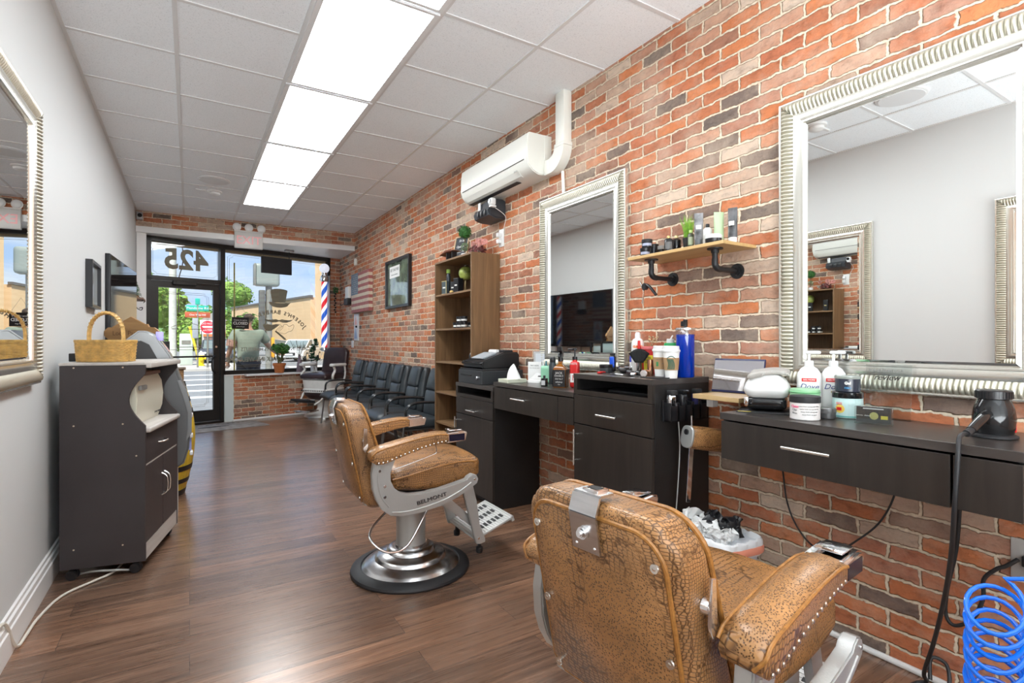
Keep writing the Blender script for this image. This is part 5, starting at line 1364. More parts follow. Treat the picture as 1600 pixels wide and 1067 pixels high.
t = thing('red_sharps_box', 'red plastic sharps box with a yellow warning label', 'sharps box', (2.165, 2.045, H2), face(2.17, 2.035)+8)
B().lathe([(.049,0),(.052,.004),(.057,.135),(.059,.137)], seg=36, sq=(6,1,.85)).out('box', M_red, t)
B().lathe([(.060,.136),(.061,.139),(.060,.150),(.055,.153)], seg=36, sq=(6,1,.85)).out('lid', mat('pink_lid', (.70,.16,.16), .25), t)
B().prism([(-.050,.012),(-.006,.012),(-.004,.105),(-.053,.105)], 'y', -.0505, -.0490).out('warning_label', mat('yellow_label', (.85,.68,.02), .5), t, 0)
for s_, z, sz in (('USED', .092, .012), ('SHARPS', .079, .012), ('ONLY', .066, .012), ('!', .035, .026)): text('label_writing', s_, sz, frame_M((-.028,-.0515,z),(1,0,0),(0,0,1)), M_black, t)
t = thing('beaded_ball_clips', 'cluster of tiny gold and white beads behind the red box', 'trinket', (2.235, 2.10, H2)); random.seed(2); b = B()
for k in range(26): b.sph((random.uniform(-.02,.02),random.uniform(-.03,.03),random.uniform(.14,.21)), .006, 6, 4)
b.out('beads', mat('bead_gold', (.5,.36,.2), .4, var=.6, vscale=60), t); B().cyl((0,0,0),(0,0,.15),.006).out('stem', M_nickel, t)
t = thing('red_nozzle', 'bright red pointed nozzle bottle beside the white spray can', 'bottle', (2.125, 2.105, H2))
lt([(.012,0),(.012,.12),(.009,.14),(.007,.185)], 'bottle', M_red, t, 16)
t = thing('green_talc_bottle', 'green bottle with white cap and short straw behind the coffee cups', 'bottle', (2.185, 1.935, H2), face(2.18,1.95))
M_green = mat('green_plastic', (.015,.38,.10), .3)
B().lathe([(.032,0),(.034,.004),(.034,.165),(.030,.172)], seg=32, sq=(4,1,.7)).out('bottle', M_green, t); lt([(.020,.172),(.020,.192),(.018,.194)], 'cap', M_pw, t, 22); B().tube([(0,0,.19),(.012,0,.212)], .004, 8).out('spout', M_pw, t)
ctext('talc', .022, .0255, .135, M_ptext, t)
t = thing('clear_bottle', 'tall clear bottle with black cap behind the coffee cups', 'bottle', (2.213, 1.868, H2))
M_clear = glass_mat('clear_plastic', .07, (.92,.92,.94))
lt([(.032,0),(.034,.005),(.034,.19),(.030,.225),(.018,.245),(.013,.25),(.013,.262)], 'bottle', M_clear, t); lt([(.017,.258),(.018,.26),(.018,.284),(.016,.286)], 'cap', M_black, t, 22)
t = thing('blue_jar', 'tall round glass jar of blue disinfectant with a black knob', 'jar', (2.135, 1.795, H2))
B().lathe([(.042,0),(.045,.004),(.045,.215),(.0,.215)], seg=36).out('blue_liquid', mat('barbicide_blue', (.0,.028,.34), .08, coat=.3), t)
lt([(.0465,.206),(.047,.21),(.048,.225),(.046,.240)], 'glass', M_clear, t, 36); lt([(.048,.236),(.049,.24),(.047,.248),(.02,.252),(.006,.254)], 'steel_lid', M_chrome, t, 36); lt([(.005,.25),(.006,.275),(.011,.282),(.011,.290)], 'knob', M_black, t, 18)
def paper_cup(lab, loc, front):
    t = thing('coffee_cup', lab, 'coffee cup', loc, face(loc[0], loc[1]), 'two lidded paper coffee cups')
    lt([(.028,0),(.0285,.003),(.0395,.132)], 'cup', mat('cup_white', (.84,.84,.82), .55), t, 40)
    lt([(.0405,.128),(.0425,.130),(.0425,.138),(.0385,.142),(.0375,.156),(.035,.158),(.034,.150)], 'lid', M_pw, t, 40)
    z0, z1 = .040, .100; r0, r1 = .0285+.011*(z0/.13)+.0012, .0285+.011*(z1/.13)+.0012
    sl = lt([(r0,z0),(r0+.0004,z0),(r1+.0004,z1),(r1,z1)], 'sleeve', mat('kraft_sleeve', (.42,.26,.13), .75), t, 40)
    if front:
        M_grn = mat('logo_green', (.02,.10,.06), .5)
        b = B()
        for k in range(6):
            a0 = -30+9*k; V = []
            for i in range(9):
                z = z0+.004+(z1-z0-.010)*i/8; rr = r0+(r1-r0)*(z-z0)/(z1-z0)+.0012; w = .055; a = R(a0)+.16*math.sin(PI*i/8+.4*k*.3)
                V += [(rr*math.sin(a-w), -rr*math.cos(a-w), z), (rr*math.sin(a+w), -rr*math.cos(a+w), z)]
            b.faces(V, [(2*i, 2*i+1, 2*i+3, 2*i+2) for i in range(8)])
        b.out('wavy_logo', M_grn, sl, 0)
        b = B(); V = []
        for i in range(13):
            a = R(-32+62*i/12); h = .094+.012*math.sin(PI*i/12); rr = r1+.0014
            V += [(rr*math.sin(a), -rr*math.cos(a), h), (rr*math.sin(a), -rr*math.cos(a), h+.004)]
        b.faces(V, [(2*i, 2*i+1, 2*i+3, 2*i+2) for i in range(12)]); b.out('logo_arc', M_grn, sl, 0)
    else:
        M_grn = mat('logo_green2', (.04,.22,.08), .5)
        cpatch(r0+.003, .055, .078, -38, -18, M_grn, sl, 'square_mark'); ctext('care', .010, r0+.004, .070, M_gtext, sl, rz=18); ctext('recycled fibre', .007, r0+.005, .090, M_gtext, sl, rz=-8)
    return t
paper_cup('lidded paper coffee cup with small green printing, left of the two cups', (2.035, 1.865, H2), False)
paper_cup('lidded paper coffee cup with wavy dark green logo, right of the two cups', (2.01, 1.775, H2), True)
t = thing('foil_shaver', 'copper and silver foil shaver lying beside the coffee cups', 'shaver', (1.945, 1.935, H2), 35)
t.location = (1.975, 1.915, H2)
B().rbox((0,0,.018),(.075,.034,.034),.014,4).out('body', mat('copper', (.72,.34,.20), .18, 1.0), t, 60); B().cyl((-.045,0,.02),(-.03,0,.02),.017,None,20,.003).cyl((.03,0,.02),(.055,0,.02),.016,None,20,.004).out('chrome_bands', M_chrome, t)
t = thing('copper_cup', 'small copper coloured tool cup behind the foil shaver', 'cup', (2.045, 1.945, H2))
lt([(.015,0),(.016,.003),(.016,.085),(.014,.085),(.014,.01)], 'cup', mat('copper2', (.70,.36,.22), .22, 1.0), t)
t = thing('barber_mat', 'small black rubber tool mat at the right front corner of the cabinet', 'tool mat', (1.96, 1.80, H2-.0005))
t.location = (1.965, 1.79, H2); B().bx(-.06,.05,-.028,.09,0,.004,.0015).out('mat', M_rubber, t)
# ------------------------------------------------------------------ clipper rack on the cabinet side, and its cords
yR = 1.7495
t = thing('clipper_rack', 'black plastic rack screwed to the side of the coffee cup cabinet', 'rack', (1.915, yR, .84))
B().bx(0,.265,-.010,0,.0,.10,.002).out('back_plate', M_black, t, 0)
for k in range(5):
    x = .005+.052*k; b = B(); b.bx(x,x+.006,-.055,-.008,0,.09,.002); b.bx(x+.040,x+.046,-.055,-.008,0,.09,.002); b.bx(x,x+.046,-.055,-.050,0,.075,.002); b.bx(x,x+.046,-.055,-.008,0,.006)
    b.out('pocket', M_black, t)
for k, (dx, lab, m1, m2, H_) in enumerate(((.030, 'silver and black hair clipper in the leftmost pocket of the rack', M_chrome, M_brushed, .13), (.110, 'all black hair clipper in the middle of the rack', M_black, M_blackg, .13), (.205, 'dark violet blue hair clipper at the wall end of the rack', mat('violet_black', (.02,.018,.07), .2), M_blackm, .12))):
    t = thing('hair_clipper', lab, 'hair clipper', (1.915+dx, yR-.032, .862), 0, 'clippers hanging in the rack')
    B().rbox((0,0,.055),(.040,.034,.11),.014,4,lambda v: (v.x*(1+.15*math.sin(3*v.z/.05)), v.y, v.z)).out('body', m1, t, 60)
    B().bx(-.020,.020,-.022,.012,.105,.105+.022,.004).out('blade_head', m2 if k else M_blackm, t); B().bx(-.006,.006,-.020,-.014,.03,.08,.003).out('switch_slide', M_blackg, t)
b = B(); b.tube([(1.995,yR-.03,.85),(2.0,yR-.035,.70),(1.985,yR-.03,.45),(1.955,yR-.03,.22),(1.95,yR-.03,.06),(1.98,yR-.035,.008)], .003, 6)
tag(b.out('charging_cord', mat('cord_grey', (.5,.5,.48), .5)), 'thin pale cord hanging from the clipper rack towards the floor', 'cord')
# removable head-rest with its metal post, hung beside the cabinet
t = thing('chair_headrest', 'tan crocodile headrest roll with grey end plate hung beside the cabinet', 'headrest', (1.99, 1.635, .775), -14)
Mt = Matrix.Rotation(R(9),4,'Y')
b = B(); V = []
b.lathe([(.045,-.02),(.050,-.01),(.052,.06),(.052,.22),(.045,.24),(.02,.245)], seg=32, M=Mt @ Matrix.Rotation(R(90),4,'Y'), sq=(2.6,1.05,.9)); b.out('roll', M_croc_arm, t)
B().lathe([(.0,-.030),(.046,-.030),(.049,-.027),(.049,-.021),(.0,-.021)], seg=32, M=Mt @ Matrix.Rotation(R(90),4,'Y'), sq=(3,1.05,.9)).out('end_plate', M_cast, t)
B().cyl((-.026,.0,.026),(-.0335,.0,.027),.013,None,20).out('plate_hole', M_black, t)
B().bx(-.012,.012,-.003,.003,-.300,-.045,.001,M=Matrix.Rotation(R(4),4,'Y')).out('post', M_chrome, t, 0)
B().cyl((-.0,0,.05),(-.0,0,.10),.006).out('hook', M_chrome, t)
# tablet leaning on the ledge
t = thing('tablet', 'dark blue edged tablet showing a glare, leaning on the pine ledge', 'tablet', (2.19, 1.545, .977), -90+10)
Ml = Matrix.Rotation(R(-14),4,'X')
B().bx(-.122,.122,-.006,.006,0,.165,.005,M=Ml).out('case', mat('navy_case', (.02,.025,.09), .35), t); B().bx(-.118,.118,-.0075,-.006,.010,.155,M=Ml).out('glass_face', mat('tablet_glass', (.50,.49,.53), .03, 1.0), t, 0)



# ------------------------------------------------------------------ on the right-hand desk
t = thing('towel_steamer', 'white and black dome steamer with a folded white cloth on top', 'towel steamer', (2.055, 1.303, H1+.004), -62)
B().rbox((0,0,.032), (.150,.14,.055),.022,5).out('black_base', M_blackg, t, 60)
B().rbox((0,0,.100),(.176,.158,.105),.046,6,lambda v: (v.x*(1-.22*max(0,v.z+.01)/.05), v.y*(1-.2*max(0,v.z+.01)/.05), v.z)).out('white_dome', M_pw, t, 60)
B().rbox((.01,-.0,.158),(.150,.115,.018),.008,6,lambda v: (v.x, v.y+.01*math.sin(v.x*40), v.z+.006*math.sin(v.x*30+1)+.004*math.sin(v.y*45)-.02*max(0,abs(v.x)-.07)/.02)).rbox((-.040,-.050,.146),(.060,.045,.024),.010,4,lambda v: (v.x+.1*v.z, v.y-.3*v.z, v.z+.006*math.sin(v.x*50))).out('folded_cloth', mat('terry_white', (.60,.57,.53), .95, bump=.9, bscale=260), t, 70)
B().cyl((-.07,-.075,.030),(-.07,-.098,.030),.008).bx(-.078,-.062,-.106,-.094,.028,.060,.003).out('tap', M_chrome, t)
t = thing('instruction_card', 'thin black and yellow bordered card under the white dome steamer', 'card', (2.050, 1.303, H1), -62)
B().bx(-.105,.105,-.10,.09,0,.0035,.001).out('card', M_blackm, t, 0); B().bx(-.10,-.05,-.095,-.085,.0035,.004).out('yellow_edge', mat('yellow_edge', (.7,.55,.05), .5), t, 0)
def dove(lab, loc):
    t = thing('lotion_bottle', lab, 'pump bottle', loc, face(loc[0], loc[1]), 'white pump lotion bottles')
    B().rbox((0,0,.088),(.088,.055,.176),.026,5,lambda v: (v.x*(1-.0*v.z), v.y, v.z)).out('bottle', mat('lotion_white', (.86,.86,.84), .28), t, 60)
    B().lathe([(.042,.160),(.030,.180),(.016,.190)], seg=28, sq=(2,1,.65)).cyl((0,0,.186),(0,0,.212),.017,None,22,.002).cyl((0,0,.21),(0,0,.24),.0055,None,12).rbox((.014,0,.245),(.056,.018,.014),.006,3).out('pump', M_pw, t)
    B().bx(-.026,.026,-.0285,-.0275,.128,.142,.001).out('red_tab', M_red, t, 0)
    text('brand_writing', 'Dove', .030, frame_M((0,-.0283,.108),(1,0,0),(0,0,1)), mat('navy_ink', (.03,.05,.22), .5), t, shear=.3)
    text('tab_writing', '50% MORE', .009, frame_M((0,-.0289,.135),(1,0,0),(0,0,1)), M_paper, t)
    B().sph((-.002,-.0275,.088),.006,10,6,(1.3,.2,.8)).out('gold_bird', mat('gold_ink', (.45,.36,.08), .4), t)
    B().prism([(.008,.05),(.030,.055),(.022,.075),(.0,.07)], 'y', -.0285, -.0275).out('violet_flower', mat('violet_ink', (.16,.11,.40), .5), t, 0)
dove('white pump lotion bottle with a red tab, standing in front of its twin', (2.143, 1.178, H1))
dove('white pump lotion bottle half hidden behind the other one', (2.212, 1.118, H1))
def tub(name, lab, loc, r, h, mb, ml, lh=.018, grp=None):
    t = thing(name, lab, 'tub', loc, face(loc[0], loc[1]), grp)
    lt([(r-.003,0),(r,.003),(r,h-lh)], 'body', mb, t, 44); lt([(r+.0015,h-lh-.002),(r+.002,h-lh),(r+.002,h-.002),(r-.001,h)], 'lid', ml, t, 44); return t
t = tub('pomade_tub', 'pale tub with green ribbed lid standing behind the white one', (2.055, 1.146, H1), .050, .105, mat('tub_pale', (.78,.80,.76), .35), mat('lid_green', (.33,.62,.36), .35), .028)
lt([(.0535,.090),(.0545,.092),(.0535,.094)], 'lid_ridge', mat('ridge_green', (.12,.42,.16), .35), t, 44); ctext('IMMORTAL', .015, .050, .062, mat('dark_green_ink', (.02,.16,.07), .5), t, bold=.0006); cpatch(.050,.030,.034,-70,70,M_green,t,'green_stripe')
t = tub('cream_tub', 'white tub with black lid and grey print, frontmost on the right desk', (1.955, 1.090, H1), .050, .088, mat('tub_white', (.74,.71,.69), .4), M_blackm, .022)
ctext('Clean', .013, .050, .050, mat('pink_ink', (.80,.18,.30), .5), t, rz=-42, bold=.0006); ctext('Clay', .011, .050, .038, M_gtext, t, rz=-42); ctext('Wax', .011, .050, .026, M_gtext, t, rz=-42)
for k in range(4): ctext('matte finish strong hold 100 ml'[:30-3*k], .006, .050, .052-.010*k, M_gtext, t, rz=18)
t = tub('flat_black_tin', 'flat black checked tin wedged between the tubs', (2.045, 1.058, H1), .030, .040, mat('tin_black', (.05,.05,.05), .35), mat('tin_grey', (.16,.16,.16), .25, .5), .016)
t = tub('aqua_tub', 'pale aqua tub with black lid and a red and yellow emblem', (2.14, 1.030, H1), .050, .098, mat('tub_aqua', (.50,.70,.68), .35), M_blackg, .020)
cpatch(.0502,.010,.068,-95,95,mat('tub_aqua_label', (.55,.74,.72), .4),t); cpatch(.0508,.006,.010,-95,95,mat('teal_stripe', (.10,.45,.42), .4),t,'teal_stripe')
b = B(); V = [(0,0,0)]
for k in range(20): V.append((math.cos(2*PI*k/20)*.017, 0, math.sin(2*PI*k/20)*.016))
V2 = []
for x, y, z in V: a = x/.051-.52; V2.append((.0515*math.sin(a), -.0515*math.cos(a), z+.036))
b.faces(V2, [(0,k,k % 20+1) for k in range(1,21)]); b.out('yellow_emblem', mat('emblem_yellow', (.88,.62,.12), .5), t, 0)
cpatch(.0522,.030,.042,-42,-22,M_red,t,'red_emblem'); cpatch(.0522,.052,.060,-45,-20,M_red,t,'red_emblem'); ctext('BARBER', .007, .0525, .056, M_ptext, t, rz=-32)
t = tub('navy_tub', 'clear lidded dark tub stacked on top of the pale aqua tub', (2.14, 1.030, H1+.0985), .042, .062, mat('tub_navy', (.03,.035,.055), .2), mat('lid_smoke', (.30,.33,.30), .1), .010)
ctext('Gel', .014, .042, .034, M_ptext, t, bold=.0008); ctext('FIBER', .009, .042, .016, mat('cyan_ink', (.05,.35,.70), .5), t)
t = thing('review_stand', 'clear acrylic stand asking for a review, behind the small card holder', 'sign', (2.206, .925, H1), -80)
B().bx(-.072,.072,-.0015,.0015,.0,.205,.001,M=Matrix.Rotation(R(-6),4,'X')).bx(-.072,.072,-.015,.04,0,.003).out('acrylic', M_acrylic, t, 0)
Mi = Matrix.Rotation(R(-6),4,'X')
text('stand_writing', 'PLEASE LEAVE US A', .0125, Mi @ frame_M((-.008,-.0022,.180),(1,0,0),(0,0,1)), M_gtext, t)
text('stand_writing', 'review', .030, Mi @ frame_M((-.005,-.0022,.155),(1,0,0),(0,0,1)), M_black, t, shear=.35, bold=.0004)
t = thing('business_card_holder', 'clear card holder with dark printed cards at the desk edge', 'card holder', (2.035, .895, H1), -76)
B().bx(-.056,.056,-.010,-.008,0,.062,.001).bx(-.056,.056,.012,.014,0,.062,.001).bx(-.056,.056,-.010,.014,0,.004).out('holder', M_acrylic, t, 0)
c_ = B().bx(-.050,.050,-.006,.008,.005,.060,.001).out('cards', mat('card_charcoal', (.045,.048,.050), .4), t, 0)
B().bx(-.03,.03,-.0068,-.006,.053,.056).out('white_bar', M_ptext, c_, 0); b = B(); b.lathe([(.013,0),(0,.0008)], seg=20, M=Matrix.Translation((.002,-.0062,.030)) @ Matrix.Rotation(PI/2,4,'X')); b.out('gold_badge', mat('badge_gold', (.45,.42,.16), .4), c_, 0)
B().bx(.022,.042,-.0068,-.006,.020,.032).out('yellow_badge', mat('badge_yellow', (.65,.55,.08), .4), c_, 0); text('card_print', 'haircuts  shaves', .007, frame_M((-.030,-.0068,.030),(1,0,0),(0,0,1)), M_ptext, c_)
t = thing('hair_dryer', 'black hair dryer standing nose up on the right-hand desk', 'hair dryer', (2.075, .585, H1), face(2.07,.58))
lt([(.052,0),(.056,.002),(.056,.008),(.048,.012)], 'base_ring', M_blackm, t, 40)
lt([(.044,.008),(.050,.03),(.0515,.06),(.047,.09),(.038,.115),(.036,.120)], 'barrel', M_blackg, t, 44)
b = B(); b.lathe([(.040,.116),(.043,.118),(.043,.140),(.040,.143),(.012,.143)], seg=44)
for k in range(30): a = 2*PI*k/30; b.bx(.041,.0445,-.0018,.0018,.119,.139,M=Matrix.Rotation(a,4,'Z'))
b.out('concentrator', M_black, t)
B().tube([(-.012,-.035,.072),(-.022,-.070,.064),(-.036,-.105,.048),(-.048,-.135,.032)], .0155, 14, taper=lambda u: 1-.2*u).out('handle', M_blackg, t)
B().tube([(-.047,-.133,.033),(-.058,-.160,.024)], .0105, 10).out('cord_sleeve', M_blackm, t)
B().bx(.044,.050,-.012,.004,.02,.05,.002).out('red_tag', M_red, t)
b = B(); b.tube([(1.912,.598,.955),(1.880,.600,.953),(1.850,.597,.940),(1.832,.594,.88),(1.828,.600,.75),(1.89,.627,.61),(1.99,.677,.432),(2.09,.740,.231),(2.165,.795,.074),(2.20,.80,.03),(2.19,.83,.010),(2.13,.83,.008),(2.12,.77,.010),(2.2,.74,.03),(2.25,.76,.09),(2.235,.80,.10),(2.20,.79,.04)], .0064, 10)
tag(b.out('dryer_cord', M_rubber), 'long black hair dryer cord falling from the desk to the floor', 'cord')
b = B(); b.tube([(2.22,.71,.739),(2.225,.716,.65),(2.235,.729,.504),(2.24,.755,.361),(2.24,.759,.271),(2.24,.734,.244),(2.24,.686,.288),(2.24,.659,.368),(2.24,.657,.432),(2.24,.625,.478),(2.242,.604,.494),(2.246,.574,.526)], .0062, 10)
tag(b.out('power_lead', M_rubber), 'short black lead looping from under the right desk to the wall socket', 'cord')
b = B(); b.tube([(2.25,1.368,.739),(2.262,1.36,.64),(2.264,1.34,.50),(2.264,1.29,.40),(2.264,1.22,.345),(2.264,1.14,.350),(2.264,1.075,.407),(2.264,.978,.518),(2.262,.924,.643),(2.25,.92,.739)], .0035, 8)
tag(b.out('drooping_cable', M_rubber), 'thin black cable drooping across the bricks under the right desk', 'cord')
t = thing('wall_outlet', 'grey steel double outlet with a black plug at the right edge', 'socket', (XR, .555, .455)); B().bx(-.006,0,-.04,.045,0,.13,.003).out('plate', mat('steel_plate', (.55,.54,.52), .35, .4), t)
B().bx(-.035,-.006,-.018,.012,.05,.085,.004).out('plug', M_black, t)
# blue coiled air hose
t = thing('coiled_air_hose', 'bright blue coiled air hose hanging at the right edge', 'hose', (1.50, .418, .045))
P = []; nt_ = 22
for k in range(0, nt_*20+1):
    a = 2*PI*k/20; rr = .049+.003*math.sin(k*.11); cx0 = .006*math.sin(k*.013)
    P.append((cx0+rr*math.cos(a), rr*math.sin(a), .032+.0262*k/20+.040*math.cos(a-.27)))
P += [(.052,-.028,.655),(.062,-.07,.665),(.070,-.12,.66),(.075,-.18,.64)]
B().tube(P, .0048, 8, smooth=False).out('coil', mat('hose_blue', (.005,.16,.80), .18, coat=.4), t)

# ------------------------------------------------------------------ waste bin
t = thing('waste_bin', 'white plastic waste bin with a pink drawstring liner beside the cabinet', 'waste bin', (1.955, 1.475, 0), -8)
B().lathe([(.085,0),(.088,.004),(.118,.385),(.121,.39),(.117,.392),(.112,.38)], seg=44, sq=(5,1.0,1.3)).out('bin', mat('bin_white', (.60,.62,.66), .35), t)
random.seed(11)
def crumple(name, m, c, d, amp, seed, n=5, nf=9.0):
    b = B(); off = Vector((seed*3.1, seed*1.7, seed))
    def f(v):
        q = mnoise.noise_vector(v*nf*3+off)*amp+mnoise.noise_vector(v*nf*8+off)*amp*.5; return v+q
    b.rbox(c, d, min(d)*.45, n, f, sub=26); return b.out(name, m, t, 20)
V, F_ = [], []; N = 72
for j, (s_, z, w) in enumerate(((1.02,.335,.004),(1.06,.355,.006),(1.05,.392,.005),(.97,.400,.008),(.90,.385,.010),(.84,.33,.012))):
    for k in range(N):
        a = 2*PI*k/N; ca_, sa_ = math.cos(a), math.sin(a); q = (abs(ca_)**5+abs(sa_)**5)**(-1/5)
        rr = .121*s_+w*mnoise.noise(Vector((ca_*5, sa_*5, j*1.3)))
        V.append((rr*ca_*q, rr*sa_*q*1.3, z+w*1.3*mnoise.noise(Vector((ca_*7+3, sa_*7, j*.9)))))
for j in range(5):
    for k in range(N): F_.append((j*N+k, j*N+(k+1) % N, (j+1)*N+(k+1) % N, (j+1)*N+k))
B().faces(V, F_).out('liner', mat('liner_white', (.70,.70,.71), .35), t, 60)
B().lathe([(.1285,.343),(.1312,.349),(.1312,.368),(.1290,.374)], seg=60, sq=(5,1.0,1.3)).out('drawstring', mat('liner_pink', (.80,.30,.20), .4), t)
B().rbox((-.10,-.135,.361),(.03,.02,.018),.006,3).out('orange_tie', mat('orange_tie', (.85,.16,.02), .4), t)
crumple('white_rubbish', mat('paper_towel', (.70,.70,.69), .9), (-.03,.0,.385), (.13,.20,.09), .035, 1)
crumple('black_rubbish', mat('black_bag', (.012,.012,.014), .35), (.03,.02,.405), (.12,.18,.07), .035, 4)
crumple('white_rubbish', mat('paper_towel', (.70,.70,.69), .9), (-.02,.13,.405), (.10,.08,.08), .04, 7)

# ------------------------------------------------------------------ on the pipe shelf
HS = 1.6762
def jar(lab, x, y, z, r, h, mb, ml, lh, name='styling_jar', grp='dark jars on the pipe shelf', band=None):
    t = thing(name, lab, 'jar', (x,y,z), face(x,y), grp); lt([(r-.002,0),(r,.003),(r,h-lh)], 'jar', mb, t, 24); lt([(r+.001,h-lh),(r+.0015,h-lh+.001),(r+.0015,h-.001),(r-.001,h)], 'lid', ml, t, 24)
    if band: cpatch(r, h*.2, h*.5, -60, 60, band, t)
    return t
M_dkjar = mat('jar_dark', (.02,.022,.03), .2); M_silb = mat('silver_print', (.35,.38,.5), .4)
jar('black jar at the left end of the pipe shelf, front row', 2.085, 2.020, HS, .026, .045, M_dkjar, M_black, .016, band=M_silb)
jar('black jar stacked on the front left jar of the pipe shelf', 2.090, 2.012, HS+.0455, .027, .045, M_dkjar, M_blackm, .018, band=M_silb)
jar('black jar with bare lid standing behind the stacked pair', 2.165, 2.035, HS, .026, .075, M_dkjar, M_black, .016)
jar('small glassy jar with grey top beside the stacked pair', 2.150, 1.965, HS, .020, .055, M_blackg, mat('glassy_grey', (.3,.3,.3), .2), .02)
jar('low pale wooden lidded tin on the pipe shelf', 2.11, 1.875, HS, .024, .014, mat('tin_pale', (.55,.45,.30), .5), mat('tin_pale2', (.6,.5,.34), .5), .006, 'flat_tin', None)
def sbot(lab, x, y, r, h, m, mc, sq=None, lab_m=None, z=HS, nh=.02, cr=None, name='lotion_bottle', grp=None):
    t = thing(name, lab, 'bottle', (x,y,z), face(x,y), grp)
    B().lathe([(r*.92,0),(r,.003),(r,h*.74),(r*.6,h*.84),(r*.38,h*.86)], seg=24, sq=sq).out('bottle', m, t); cr = cr or r*.42; lt([(cr,h*.85),(cr,h-.002),(cr*.9,h)], 'cap', mc, t, 18)
    if lab_m: cpatch(r*1.0, h*.15, h*.6, -50, 50, lab_m, t)
    return t
sbot('flat dark oil bottle with gold cap, front, left of the grass pot', 2.075, 1.850, .021, .080, M_blackg, mat('gold_cap', (.6,.45,.2), .3, .6), (5,1,.6), mat('dark_label', (.12,.12,.12), .5))
sbot('round dark oil bottle with gold cap behind the flat one', 2.15, 1.865, .024, .092, M_blackg, mat('gold_cap2', (.6,.47,.25), .3, .5))
t = thing('grass_pot', 'bright green artificial grass in a black tapered pot on the pipe shelf', 'artificial plant', (2.155, 1.795, HS))
lt([(.018,0),(.019,.003),(.027,.068),(.024,.068),(.023,.06),(0,.06)], 'pot', M_blackm, t, 28); random.seed(21); b = B()
for k in range(95):
    a = random.random()*6.28; r0 = random.random()*.017; L = random.uniform(.07,.125); ln = random.uniform(.0,.36)*(1 if k > 8 else 1.8)
    p = [(r0*math.cos(a), r0*math.sin(a), .06), ((r0+L*ln*.45)*math.cos(a), (r0+L*ln*.45)*math.sin(a), .06+L*.6), ((r0+L*ln)*math.cos(a), (r0+L*ln)*math.sin(a), .06+L)]
    b.tube(p, .0019, 4, cuts=2, taper=lambda u: 1-.85*u)
b.out('blades', mat('grass_bright', (.20,.44,.02), .5, var=.5, vscale=40), t, 0)
sbot('small green and black bottle just right of the grass pot', 2.08, 1.715, .015, .085, M_leafdk if False else mat('bottle_olive', (.05,.06,.03), .3), mat('lime_cap', (.45,.62,.18), .35), None, mat('olive_label', (.30,.34,.22), .5), cr=.009)
def tube_(lab, x, y, w, h, m, mc, tilt=0, foot='down', mark=None, z=HS):
    t = thing('cream_tube', lab, 'tube', (x,y,z), face(x,y)+tilt, 'squeeze tubes on the pipe shelf')
    N = 24; rings = [(.0,w*.46,w*.46),(.028,w*.46,w*.46),(.030,w*.5,w*.5),(h*.5,w*.5,w*.34),(h*.85,w*.52,w*.12),(h,w*.52,w*.03)]
    V, F_, F2 = [], [], []
    for zz, a_, b_ in rings: V += [(a_*math.cos(2*PI*k/N), b_*math.sin(2*PI*k/N), zz) for k in range(N)]
    b = B(); b.faces(V[N*2:], [(j*N+k, j*N+(k+1) % N, (j+1)*N+(k+1) % N, (j+1)*N+k) for j in range(3) for k in range(N)]+[tuple(range(3*N, 4*N))]); b.out('tube', m, t, 50)
    lt([(w*.44,0),(w*.46,.002),(w*.46,.030)], 'cap', mc, t, 24)
    if mark: B().bx(-w*.3,w*.3,-w*.36,-w*.34,h*.5,h*.62,.001,M=Matrix.Rotation(R(0),4,'X')).out('mark', mark, t, 0)
    return t
tube_('grey and white printed squeeze tube right of the grass pot', 2.075, 1.665, .040, .158, mat('tube_grey', (.20,.20,.205), .25, var=.8, vscale=22), mat('cap_slate', (.10,.11,.12), .4), 0, mark=M_paper)
sbot('white bottle with black top behind the printed tubes', 2.165, 1.685, .022, .120, mat('bottle_white', (.68,.68,.66), .35), M_black, (4,1,.7), name='lotion_bottle')
tube_('pale green cone shaped squeeze tube standing cap down', 2.165, 1.620, .046, .165, mat('tube_mint', (.45,.60,.36), .35), M_pw, 20)
t = thing('styling_jar', 'low white lidded tub with black base at the right of the pipe shelf', 'jar', (2.075, 1.582, HS)); lt([(.034,0),(.036,.003),(.037,.022)], 'jar', M_black, t, 30); lt([(.038,.021),(.039,.024),(.038,.036),(.034,.040)], 'lid', M_pw, t, 30)
tube_('black and white squeeze tube at the right end of the pipe shelf', 2.165, 1.545, .042, .170, mat('tube_black', (.10,.10,.105), .25, var=1.0, vscale=16), M_pw, -20, mark=M_ptext)

# ------------------------------------------------------------------ on the bookcase
BX = lambda s: s+.0008
z1, z2, z0 = 1.661, 1.341, 1.971
sbot('black spray bottle with lime green cap on the top shelf of the bookcase', 2.10, 4.565, .020, .245, mat('bottle_char', (.035,.042,.05), .35), mat('lime_cap2', (.40,.62,.12), .35), None, None, z=z1, cr=.018)
def prod(name, lab, x, y, z, w, d, h, m, lab_m=None, frame=None):
    t = thing(name, lab, 'box', (x,y,z), -75); B().bx(-w/2,w/2,-d/2,d/2,0,h,.002).out('box', m, t, 0)
    if frame: B().bx(-w/2,w/2,-d/2-.002,-d/2,0,.006).bx(-w/2,w/2,-d/2-.002,-d/2,h-.006,h).bx(w/2-.006,w/2,-d/2-.002,-d/2,.006,h-.006).out('gold_frame', frame, t, 0)
    if lab_m: B().bx(-w*.25,w*.25,-d/2-.0015,-d/2,h*.45,h*.55).out('print', lab_m, t, 0)
    return t
M_goldf = mat('gold_frame_m', (.55,.45,.22), .4)
prod('product_box', 'dark carton with gold edge in front of the lime capped bottle', 2.045, 4.515, z1, .07, .03, .125, mat('carton_slate', (.06,.08,.09), .5), M_ptext, M_goldf)
